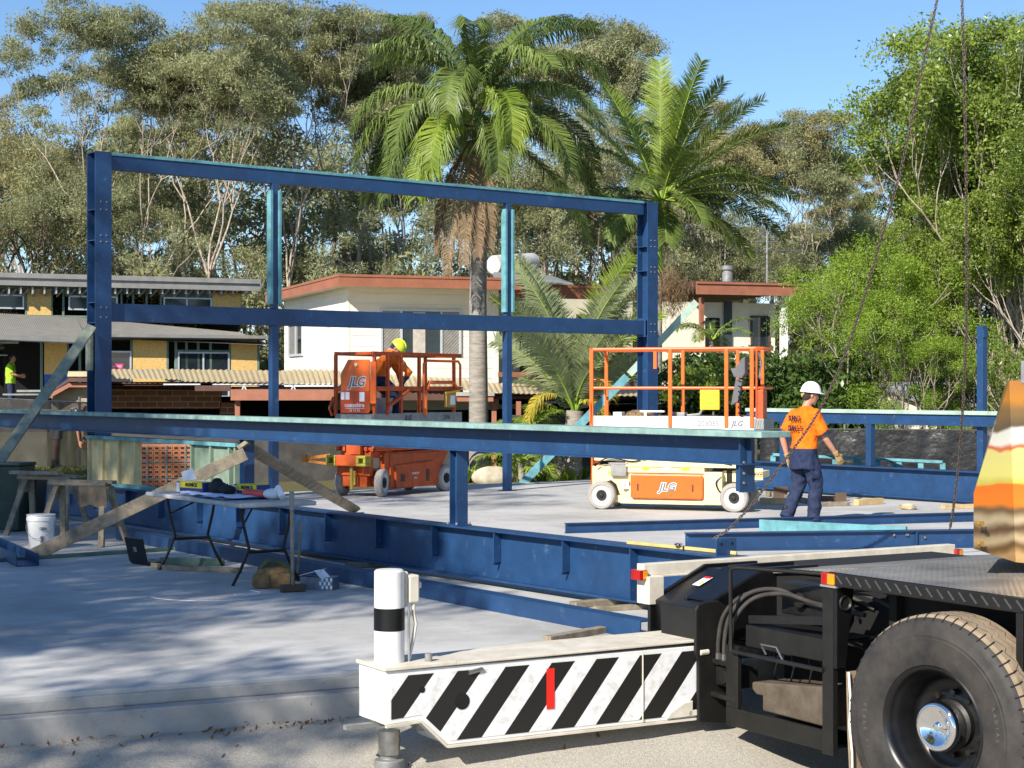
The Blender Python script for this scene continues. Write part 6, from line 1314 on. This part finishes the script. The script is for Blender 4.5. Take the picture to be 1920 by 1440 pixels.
def crown_pts(tips, N, R, sq, seed, low=.0):
    g_ = np.random.default_rng(seed); out = []
    for p, s in tips:
        n = int(N*s*g_.uniform(.6, 1.3)); q = np.clip(g_.normal(size=(n, 3)), -1.7, 1.7)*R*s*g_.uniform(.42, .66)
        q[:, 2] *= sq; q[:, 2] -= low*np.abs(q[:, 0]+q[:, 1]); out.append(q+np.array(p))
    return np.concatenate(out)
PROTO = {}
def make_tree(key, name, seed, H, bark, leaf, N, R, sq, L, W, droop=.6, low=.2, **k):
    B_, tips = grow(seed, H, **k); C = crown_pts(tips, N, R, sq, seed, low)
    t = thing(name, 'x', 'tree'); tk = B_.build('trunk', bark, t, smooth=True, ang=80); cr = leaves('crown', C, L, W, leaf, t, np.random.default_rng(seed+7), droop)
    PROTO[key] = (t, [tk, cr], H, max(c[2] for c in C)); return t
used = set()
def place(key, loc, H, rz, label, group=None, cat='tree', leaf=None):
    t, ch, H0, top = PROTO[key]; s = H/top
    if key in used:
        r = t.copy(); col.objects.link(r)
        for c in ch: d = c.copy(); col.objects.link(d); d.parent = r; 
    else: r = t; used.add(key)
    r.location = loc; r.rotation_euler = (0, 0, rz); r.scale = (s, s, s); r['label'] = label; r['category'] = cat
    if group: r['group'] = group
    if leaf:
        for c in r.children:
            if c.name.startswith('crown'):
                c.material_slots[0].link = 'OBJECT'; c.material_slots[0].material = leaf
    return r
# gums of several habits
make_tree('g1', 'gum_tree', 11, 16, BARKP, GUM, 165, .55, .6, .10, .025, fork=.40, n0=4, depth=6, spread=.50, r0=.13, first=.40)
make_tree('g2', 'gum_tree', 23, 16, BARKP, GUM, 155, .52, .62, .10, .025, fork=.28, n0=4, depth=6, spread=.45, r0=.14, first=.44, up=.14)
make_tree('g3', 'gum_tree', 37, 15, BARKD, GUMY, 260, .66, .7, .10, .027, fork=.20, n0=5, depth=5, spread=.62, r0=.2, first=.42, up=.06)
make_tree('g4', 'gum_tree', 41, 16, BARKP, GUM, 165, .52, .55, .10, .024, fork=.46, n0=3, depth=6, spread=.42, r0=.15, first=.44, up=.16)
make_tree('g5', 'gum_tree', 53, 13, BARKD, GUM, 250, .64, .75, .10, .026, fork=.12, n0=6, depth=5, spread=.65, r0=.17, first=.44, up=.05)
def top_h(py, D, g_): return CAM_Z+(HOR-py)/F_PX*D-g_
gums = [
 ('g3', 40, 70, 150, .3, GUMY, 'yellowish gum tree at the far left edge behind the grey roofed house'),
 ('g5', 130, 68, 215, 1.2, None, 'round dark gum tree just left of the tall pale trunked one'),
 ('g2', 243, 66, -35, 2.0, None, 'tall gum tree with a forked pale pink trunk right behind the left column'),
 ('g1', 400, 66, 30, .9, None, 'broad gum tree between the pale trunked one and the centre of the blue frame'),
 ('g4', 330, 76, 150, 4.0, None, 'slim gum tree set back between the pale forked gum and the broad gum'),
 ('g2', 560, 70, -40, 3.4, None, 'tall airy gum tree above the first thin post of the blue frame'),
 ('g4', 665, 72, 12, 5.2, None, 'sparse high branching gum tree immediately left of the big palm'),
 ('g1', 770, 72, 100, 2.6, None, 'gum tree rising directly behind the left fronds of the big palm'),
 ('g1', 1085, 76, 20, 5.0, None, 'high gum tree whose top shows just right of the big palm'),
 ('g5', 1010, 66, 215, .2, None, 'bushy gum tree behind the trunk of the big palm on its right side'),
 ('g3', 1140, 66, 190, 2.2, GUM, 'spreading gum tree in the gap between the two tall palms'),
 ('g2', 1335, 66, 150, 1.0, GUMY, 'thin gum tree with a twiggy top behind the right tall palm'),
 ('g4', 1275, 66, 330, 3.0, None, 'small open gum tree with a dark trunk right of the second column'),
 ('g1', 1490, 66, 218, .4, None, 'lone round topped gum tree above the television antenna'),
 ('g5', 1440, 66, 400, 2.6, None, 'low gum tree behind the flue and antenna'),
 ('g4', 1600, 74, 300, 1.7, GUMY, 'distant flat topped gum tree left of the fig tree'),
 ('g2', 1540, 78, 370, 4.4, None, 'far small gum tree beside the lone round topped gum'),
 ('g5', 1700, 70, 330, 5.5, None, 'gum tree mostly hidden behind the left side of the fig tree'),
]
for key, px, D, pt_, rz, lf, lb in gums:
    x = (px-960)/F_PX*D; g_ = gz(x, D); place(key, (x, D, g_), top_h(pt_, D, g_), rz, lb, 'gum trees behind the houses', leaf=lf)
# trees behind the photographer that throw the dappled shade
make_tree('sh', 'gum_tree', 91, 12, BARKP, GUM, 88, .60, .45, .12, .034, fork=.40, n0=4, depth=5, spread=.6, r0=.15, first=.42, keep=.7)
shade = [(-13.6, 1.5, 13.5, 'sh', .5), (-15.2, -1.0, 15.5, 'sh', 2.1), (-20.3, 6.0, 19.5, 'sh', 4.1), (-17.2, 2.0, 15, 'sh', 1.3), (-12.3, -1.2, 11, 'sh', 3.3)]
for i, (x, y, h, key, rz) in enumerate(shade):
    place(key, (x, y, gz(x, y)), h, rz, 'gum tree behind the photographer, %s' % ['the nearer one on the left', 'the one closest to the truck', 'the one farthest left', 'the second from the left', 'the low one nearest the camera'][i], 'shade trees behind the photographer')
# the wood behind: one mass
g_ = np.random.default_rng(77); C = []; T = MB(); rr = random.Random(5)
for i in range(560):
    D = g_.uniform(72, 100); px = g_.uniform(-120, 1230) if i < 340 else (g_.uniform(1230, 2020) if i < 430 else (g_.uniform(2000, 3000) if i % 3 else g_.uniform(-900, -100))); x = (px-960)/F_PX*D; gg = gz(x, D)
    lim = (250 if px < 1180 else 440); topz = CAM_Z+(HOR-lim)/F_PX*D; h = gg+(topz-gg)*g_.uniform(.05, 1); n = int(g_.uniform(350, 650)); r = g_.uniform(.9, 1.7)
    q = g_.normal(size=(n, 3)); q /= np.linalg.norm(q, axis=1)[:, None]; q *= (g_.uniform(.1, 1, (n, 1))**.45)*r; q[:, 2] *= .7; C.append(q+np.array((x, D, h)))
    if i % 3 == 0: b0 = V((x+rr.uniform(-1, 1), D-1.5, gg-.5)); T.tube([b0, b0+V((rr.uniform(-.4, .4), 0, 3.5)), b0+V((rr.uniform(-1, 1), 0, 8))], [.13, .10, .05], 5, cap=False)
for i in range(110):                                # understorey between the houses and the wood
    D = g_.uniform(63, 72); px = g_.uniform(-100, 1560); x = (px-960)/F_PX*D; gg = gz(x, D); n = 420; q = g_.normal(size=(n, 3)); q /= np.linalg.norm(q, axis=1)[:, None]; q *= (g_.uniform(.1, 1, (n, 1))**.45)*g_.uniform(.7, 1.4); q[:, 2] *= .8; C.append(q+np.array((x, D, gg+g_.uniform(.6, 5.5 if px < 1180 else 3.5))))
C = np.concatenate(C)
o = leaves('wood', C, .15, .05, GUMF, None, np.random.default_rng(3), .4); tag(o, kind='stuff')
o = T.build('wood_trunks', BARKP); tag(o, kind='stuff')

# fig tree, lime green tree, hedge
make_tree('fig', 'fig_tree', 64, 10, BARKP, FICUS, 105, .44, .9, .070, .032, droop=.3, low=.1, fork=.12, n0=6, depth=6, spread=.36, r0=.13, first=.40, up=.18)
for x_, D, py_, rz, lb in ((1880, 37, -10, 1.0, 'large bright fig tree with the highest top at the right edge of the picture'), (1775, 40, 140, 3.2, 'light green fig tree with an upright pointed top crossed by the left chain'), (1965, 34, 180, 4.4, 'fig tree with bare pale branches at the right edge below the tallest fig'), (1740, 39, 420, .2, 'low leafy fig tree at the left end of the fig row, above the shed'), (1830, 37.5, 360, 2.4, 'low leafy fig tree in the middle of the fig row behind the right chain'), (1900, 36, 300, 4.9, 'low leafy fig tree at the right end of the fig row above the crane cover')):
    x = (x_-960)/F_PX*D; gg = gz(x, D); place('fig', (x, D, gg), top_h(py_, D, gg), rz, lb, 'fig trees at right')
make_tree('lime', 'feathery_tree', 71, 6, BARKP, LIMEL, 330, .42, .9, .055, .016, droop=.0, low=.0, fork=.10, n0=7, depth=4, spread=.50, r0=.09, first=.42, up=.12)
for x_, D, py_, rz, lb in ((1632, 36.5, 435, .3, 'feathery lime green tree left of the fig trees above the worker'), (1690, 36, 510, 2.3, 'lower feathery lime green tree with many thin stems in front of the shed'), (1735, 35.5, 600, 5.0, 'low lime green sapling in front of the grey shed roof'), (1565, 43, 640, 4.0, 'small lime green tree right of the white corner post of the house')):
    x = (x_-960)/F_PX*D; gg = gz(x, D); place('lime', (x, D, gg), top_h(py_, D, gg), rz, lb, 'lime green trees')
def bush(name, blobs, m, L, W, N, label, cat='shrub', kind=None, seed=1):
    g2 = np.random.default_rng(seed); C = []
    for px, py, D, r in blobs:
        c = P(px, py, D); n = int(N*r*r); q = g2.normal(size=(n, 3)); q /= np.linalg.norm(q, axis=1)[:, None]; q *= (g2.uniform(.35, 1, (n, 1))**.4)*r*(1+.18*np.sin(q[:, :1]*9/r+px)); C.append(q*np.array((1, 1, .85))+np.array(c))
    o = leaves(name, np.concatenate(C), L, W, m, None, g2, .1); tag(o, label, cat); return o
bush('shrub', [(1250+i*26+((i*37) % 17), 735-18*math.sin(i*.5)-((i*29) % 20), 36+(i % 3)*.5, .62) for i in range(14)]+[(1300+i*40, 780, 36, .6) for i in range(8)]+[(1440, 705, 36.5, .7), (1500, 712, 36.5, .7), (1550, 722, 36.5, .6), (1390, 715, 36, .6)]+[(1440+i*25, 770, 36, .6) for i in range(7)], DARKL, .075, .034, 1500, 'large dark glossy green hedge behind the cream lift and the worker in white helmet', 'hedge')
bush('shrub', [(1290, 715, 34.5, .32), (1330, 712, 34.5, .34), (1370, 722, 34.5, .3), (1265, 735, 34.5, .3), (1345, 735, 34.3, .35)], FICUS, .06, .028, 2600, 'lighter green shrub seen through the rails of the cream lift', seed=3)
bush('shrub', [(1760, 640, 39, .9), (1800, 690, 39, 1.0), (1850, 650, 39, 1.0), (1905, 700, 39, 1.0), (1880, 600, 40, 1.), (1780, 740, 39, .7), (1860, 760, 39, .7), (1920, 620, 40, 1.2)], DARKL, .07, .032, 900, 'dark green undergrowth below the fig trees at the right edge', seed=4)

# ------------------------------------------------------------------ palms
def frond(mb_l, mb_s, base, az, el, L, droop, nl, ll, lw, hang, rr, twist=0., taper=1., two=True, n=18):
    """arching rachis with leaflets on both sides; el start elevation, droop total bend (radians)"""
    h = V((math.cos(az), math.sin(az), 0)); p = V(base); pts = [p]; dirs = []
    for i in range(n):
        t = (i+1)/n; e = el-droop*t**1.3; d = h*math.cos(e)+Z*math.sin(e); p = p+d*L/n; pts.append(p); dirs.append(d)
    dirs.append(dirs[-1]); mb_s.tube(pts[::2]+([pts[-1]] if n % 2 else []), [.022*taper*(1-.85*i/(len(pts[::2])-1+(n % 2))) for i in range(len(pts[::2])+(n % 2))], 5, cap=False)
    side0 = h.cross(Z).normalized()
    for k in range(nl):
        t = .14+.85*k/nl; i = min(n-1, int(t*n)); f = t*n-i; q = pts[i].lerp(pts[i+1], f); d = dirs[i]; upv = side0.cross(d).normalized()
        if upv.z < 0 and abs(d.z) < .99: pass
        l_ = ll*(math.sin(min(1, (t*1.15)**.7)*PI*.5+.0) if t < .6 else 1-(t-.6)*1.35)*rr.uniform(.85, 1.1)
        for s in (-1, 1):
            sd = (side0*s*math.cos(twist)+upv*math.sin(twist)*s)
            a = (sd*rr.uniform(.75, 1)+d*rr.uniform(.45, .8)+upv*rr.uniform(.0, .35)).normalized(); m = q+a*l_*.45; 
            hg = min(.95, max(.05, hang*rr.uniform(.6, 1.25))); e = m+(a*(1-hg)+V((rr.uniform(-.25, .25), rr.uniform(-.25, .25), -1))*hg*1.3).normalized()*l_*.55*(.45 if rr.random() < .08 else 1)
            wv = (d-a*d.dot(a)).normalized()*lw*.5
            n0 = len(mb_l.v); mb_l.v += [q-wv*.5, q+wv*.5, m+wv, m-wv, e]; mb_l.f += [[n0, n0+1, n0+2, n0+3], [n0+3, n0+2, n0+4]]; mb_l.m += [0, 0]
def palm(name, label, base, fronds, mats, trunk=None, shaft=None, extra=None, cat='palm', seed=1, ll=.5, lw=.045, hang=.5, nl=60, group=None):
    rr = random.Random(seed); t = thing(name, label, cat, base, 0, group)
    if trunk: mb = MB(); mb.tube([V(p) for p in trunk[0]], trunk[1], 18, cap=False); mb.build('trunk', trunk[2], t, True, smooth=True)
    if shaft: mb = MB(); mb.tube([V(p) for p in shaft[0]], shaft[1], 14); mb.build('crownshaft', shaft[2], t, True, smooth=True)
    for fr in fronds:
        c, az, el, L, dr = fr[:5]; o = fr[5] if len(fr) > 5 else {}
        lm, sm = MB(), MB(); frond(lm, sm, c, az, el, L, dr, o.get('nl', nl), o.get('ll', ll), o.get('lw', lw), o.get('hang', hang), rr, o.get('tw', rr.uniform(-.2, .2)), o.get('tp', 1.))
        n_v = len(lm.v); f_ = lm.build('frond', o.get('m', mats[0]), t, True); s_ = sm.build('frond_stem', o.get('sm', mats[1]), f_, True, smooth=True)
    return t
D1 = 36.; g1 = P(897, 890, D1); cr1 = P(893, 215, D1)
rr = random.Random(12); fr = []
# azimuths are seen from the camera: 0 right, pi left, -pi/2 towards the camera, pi/2 away
main = [(.6, 1.3, 3.2, 1.1), (PI-.6, 1.3, 3.2, 1.1), (-PI/2-.3, 1.0, 2.6, 2.4), (.1, 1.25, 3.1, 1.3), (.15, .05, 3.0, 1.2), (PI-.15, .0, 2.9, 1.2), (-PI/2-.9, .6, 2.6, 2.2), (PI+.1, .75, 3.0, 1.9), (PI-.35, .35, 3.0, 1.9), (PI+.5, .05, 2.8, 1.5), (PI+.9, -.1, 2.6, 1.3), (-PI/2-.5, .3, 2.6, 1.9), (-PI/2+.5, .75, 2.5, 2.5), (-PI/2+.3, .25, 2.3, 1.9), (0-.2, .75, 3.0, 1.8), (.35, .45, 3.2, 1.6), (-.45, .3, 2.8, 1.7), (-.35, -.45, 3.4, .75), (.2, 1.05, 3.0, 1.5), (PI/2, 1.2, 3.0, 1.2), (PI-.5, 1.15, 3.0, 1.5), (-PI/2, 1.3, 2.8, 1.6), (.9, .9, 3.0, 1.6), (PI-1.0, .8, 3.0, 1.7), (-.8, 1.1, 2.8, 1.8), (PI+.3, 1.2, 2.6, 1.5), (PI/2, .4, 2.8, 1.5), (PI+.2, .45, 3.1, 1.8), (.05, .15, 3.0, 1.5)]
for i, (az, el, L, dr) in enumerate(main): fr.append((cr1+V((math.cos(az)*.12, math.sin(az)*.12, -.25+.35*max(0, el))), az+rr.uniform(-.1, .1), el, L*1.02, dr*1.08, {'m': FRONDY if i in (11, 12, 10) else FROND, 'hang': .75 if el < .9 else .6}))
for az, L in ((-PI/2-.9, 2.6), (-PI/2-.2, 2.9), (PI+.6, 2.4), (-PI/2+.3, 2.5), (-PI/2-.5, 3.1), (-PI/2+.05, 2.7)): fr.append((cr1+V((math.cos(az)*.16, math.sin(az)*.16, -.55)), az, -.95, L, .62, {'m': FRONDD, 'hang': .9, 'll': .42, 'nl': 80, 'sm': FRONDD}))
palm('tall_palm', 'tall palm with thick grey trunk and arching dark green fronds in the centre', (g1.x, D1, gz(g1.x, D1)), fr, (FROND, PSHAFT), ([P(898, 905, D1), P(897, 720, D1), P(896, 560, D1), P(900, 420, D1), P(901, 330, D1)], [.21, .195, .18, .155, .15], PALMB), ([P(901, 335, D1), P(901, 290, D1), P(896, 240, D1), P(893, 205, D1)], [.155, .17, .14, .09], PSHAFT), seed=3, ll=.90, lw=.030, nl=160)
D2_ = 38.; cr2 = P(1240, 375, D2_); fr = []
for i, (az, el, L, dr) in enumerate(((PI+.1, .95, 2.7, .35), (PI-.3, 1.25, 3.1, .3), (PI/2, 1.5, 3.2, .1), (-.0, 1.42, 3.2, .25), (.3, 1.15, 3.0, .55), (-.1, .85, 3.2, .7), (.2, .45, 3.2, .9), (-.35, .25, 2.9, .9), (PI+.5, .35, 2.2, 1.1), (PI-.2, -.1, 2.0, .8), (-PI/2+.4, .2, 2.0, 1.2), (-PI/2-.3, .6, 2.2, 1.3), (.1, -.25, 2.4, .7), (-PI/2, -.4, 1.6, .7), (PI+.2, -.6, 1.5, .5), (.6, .7, 2.6, .9), (PI-.9, 1.2, 3.0, .4), (.9, 1.3, 3.1, .3), (-.4, 1.3, 2.9, .5), (PI+.7, .8, 2.6, .9), (-.6, .6, 2.6, 1.1), (0, .1, 2.9, .9), (PI, .2, 2.3, 1.0), (-.2, 1.05, 3.1, .6), (-PI/2+.2, .9, 2.4, 1.2), (-PI/2-.8, -.1, 2.0, 1.0), (-PI/2+.9, -.1, 2.2, 1.0))):
    fr.append((cr2+V((math.cos(az)*.06, math.sin(az)*.06, 0)), az, el, L, dr, {'m': FRONDY if i in (0, 1, 2, 3) else FROND, 'hang': .12 if el > .8 else .35, 'tw': .9 if i == 3 else .3}))
palm('tall_palm', 'tall slender palm with stiff upright bright fronds rising behind the right column', (cr2.x, D2_, gz(cr2.x, D2_)), fr, (FROND, GREENP), ([P(1232, 905, D2_), P(1234, 600, D2_), P(1234, 510, D2_)], [.10, .09, .085], PALMB), ([P(1234, 512, D2_), P(1236, 440, D2_), P(1240, 372, D2_)], [.10, .085, .06], GREENP), seed=5, ll=.62, lw=.027, nl=140)
# dry flower cluster under its crown
c = P(1262, 545, D2_-.3); g2 = np.random.default_rng(8); q = g2.normal(size=(2600, 3))*np.array((.17, .17, .26)); o = leaves('flower_cluster', q+np.array(c), .07, .006, FRONDD, None, g2, 1.5)
o.parent = [x for x in col.objects if x.name.startswith('tall_palm')][-1]; o.location = o.location-o.parent.location
D3 = 34.; cr3 = P(1078, 775, D3); fr = []; rr = random.Random(8)
for i, (dx, dy) in enumerate(((-160, -230), (-120, -290), (-90, -205), (-60, -320), (-20, -300), (30, -310), (70, -250), (110, -300), (150, -270), (130, -180), (170, -190), (-150, -140), (60, -160), (-30, -200), (95, -110), (-110, -100))):
    L = math.hypot(dx, dy)*D3/F_PX*1.02; el = math.atan2(-dy, abs(dx)+1); az = (0 if dx > 0 else PI)+rr.uniform(-.5, .5); fr.append((cr3+V((0, rr.uniform(-.1, .1), rr.uniform(-.1, .2))), az, min(1.5, el+.28), L, .65, {'m': FRONDG if i % 5 else FRONDY, 'tw': rr.choice((-.6, .5, .9, 1.2))}))
    fr.append((cr3+V((0, rr.uniform(-.1, .1), rr.uniform(-.1, .2))), az+rr.uniform(-1.2, 1.2), min(1.45, el+.1), L*.85, .8, {'m': FRONDG, 'tw': rr.choice((-.9, .3, .7))}))
for dx, dy, L in ((-30, 10, .9), (20, -60, 1.0), (-45, 60, .8), (10, 40, .8)): fr.append((cr3+V((dx*.008, -.15, .35-dy*.004)), PI+.4 if dx < 0 else -.8, .5, L, 2.0, {'m': FRONDO, 'hang': .6, 'll': .4, 'nl': 34}))
palm('spreading_palm', 'short trunked palm with long grey green fronds fanning up left of the right column', (cr3.x, D3, gz(cr3.x, D3)), fr, (FRONDG, GREENP), ([P(1072, 915, D3), P(1074, 840, D3), P(1078, 770, D3)], [.20, .19, .17], PALMB), None, seed=7, ll=.48, lw=.026, hang=.2, nl=110)
for k, (px, py, D, n, L, mt_, lb) in enumerate(((1000, 800, 34.4, 9, 1.0, FRONDY, 'small yellow green palm with a drooping crown seen just over the capped beam'), (978, 868, 33.2, 9, .95, FRONDY, 'low fan palm at the foot of the tall thick palm behind the slab edge'), (1048, 858, 33.6, 8, .95, FRONDG, 'low fan palm with hanging roots below the spreading palm'), (1225, 720, 36.5, 8, 1.3, FROND, 'dark palm crown half hidden behind the right column'), (1335, 640, 38, 7, 1.1, FROND, 'small drooping palm crown in front of the dark doorway'))):
    c = P(px, py, D); gg = gz(c.x, c.y); fr = []; rr = random.Random(20+k)
    for i in range(n): az = 2*PI*i/n+rr.uniform(-.3, .3); fr.append((c, az, rr.uniform(.4, 1.2), L, rr.uniform(1.1, 1.9)))
    palm('small_palm', lb, (c.x, c.y, gg), fr, (mt_, GREENP), ([V((c.x, c.y, gg-.1)), c], [.07, .06], PALMB), None, seed=30+k, ll=.34, lw=.024, hang=.4, nl=40, group='small palms')
# grass and strappy plants along the far slab edge
g2 = np.random.default_rng(15)
def tufts(name, pts_, n, h, m, label=None, cat=None, kind=None, w=.012):
    mb = MB()
    for c in pts_:
        for i in range(n):
            a = g2.uniform(0, 2*PI); s = g2.uniform(.25, 1.)*h; d = V((math.cos(a), math.sin(a), 0)); q = V(c)+d*g2.uniform(0, .08)*h*3; sd = V((-d.y, d.x, 0))*w; m1_ = q+d*s*.25+Z*s*.65; e_ = q+d*s*.6+Z*s*g2.uniform(.5, .95)
            n0 = len(mb.v); mb.v += [q-sd, q+sd, m1_+sd*.8, m1_-sd*.8, e_]; mb.f += [[n0, n0+1, n0+2, n0+3], [n0+3, n0+2, n0+4]]; mb.m += [0, 0]
    o = mb.build(name, m); tag(o, label, cat, None, kind); return o
pts_ = []
for i in range(46): px = g2.uniform(868, 1095); c = G(px, g2.uniform(895, 903), -.05); c.z = gz(c.x, c.y+.3); c.y += .3; pts_.append(c)
tufts('strappy_plants', pts_, 26, .42, FRONDY, kind='stuff', w=.016)
pts_ = []
for i in range(170): px = g2.uniform(-60, 165); c = P(px, 880, g2.uniform(27.4, 29.2)); c.z = gz(c.x, c.y); pts_.append(c)
tufts('grass', pts_, 16, .13, GRASS, kind='stuff', w=.006)
b = MB(); c = P(925, 893, 33); ellipsoid(b, V((c.x, c.y, gz(c.x, c.y)+.12)), .42, .25, .22); o = b.build('rock', mat('pale_rock', (.5, .44, .33), .9, 0, .2, 4, .6, 5), smooth=True); tag(o, 'pale rounded garden rock among the strappy plants at the slab edge', 'rock')


# chalk marks on the slab
def arc(px, py, r, a0, a1, lb):
    c = G(px, py, 0); mb = MB(); mb.tube([c+V((r*math.cos(a0+(a1-a0)*i/16), r*math.sin(a0+(a1-a0)*i/16), .001)) for i in range(17)], .006, 4); o = mb.build('chalk_mark', mat('chalk', (.8, .8, .8), .9) if 'chalk' not in bpy.data.materials else bpy.data.materials['chalk']); tag(o, lb, 'chalk mark')
arc(400, 1112, .55, -2.6, -.4, 'long curved white chalk line on the slab in front of the folding table')
arc(452, 1112, .16, -1.8, 1.2, 'small hooked white chalk line on the slab below the table leg')
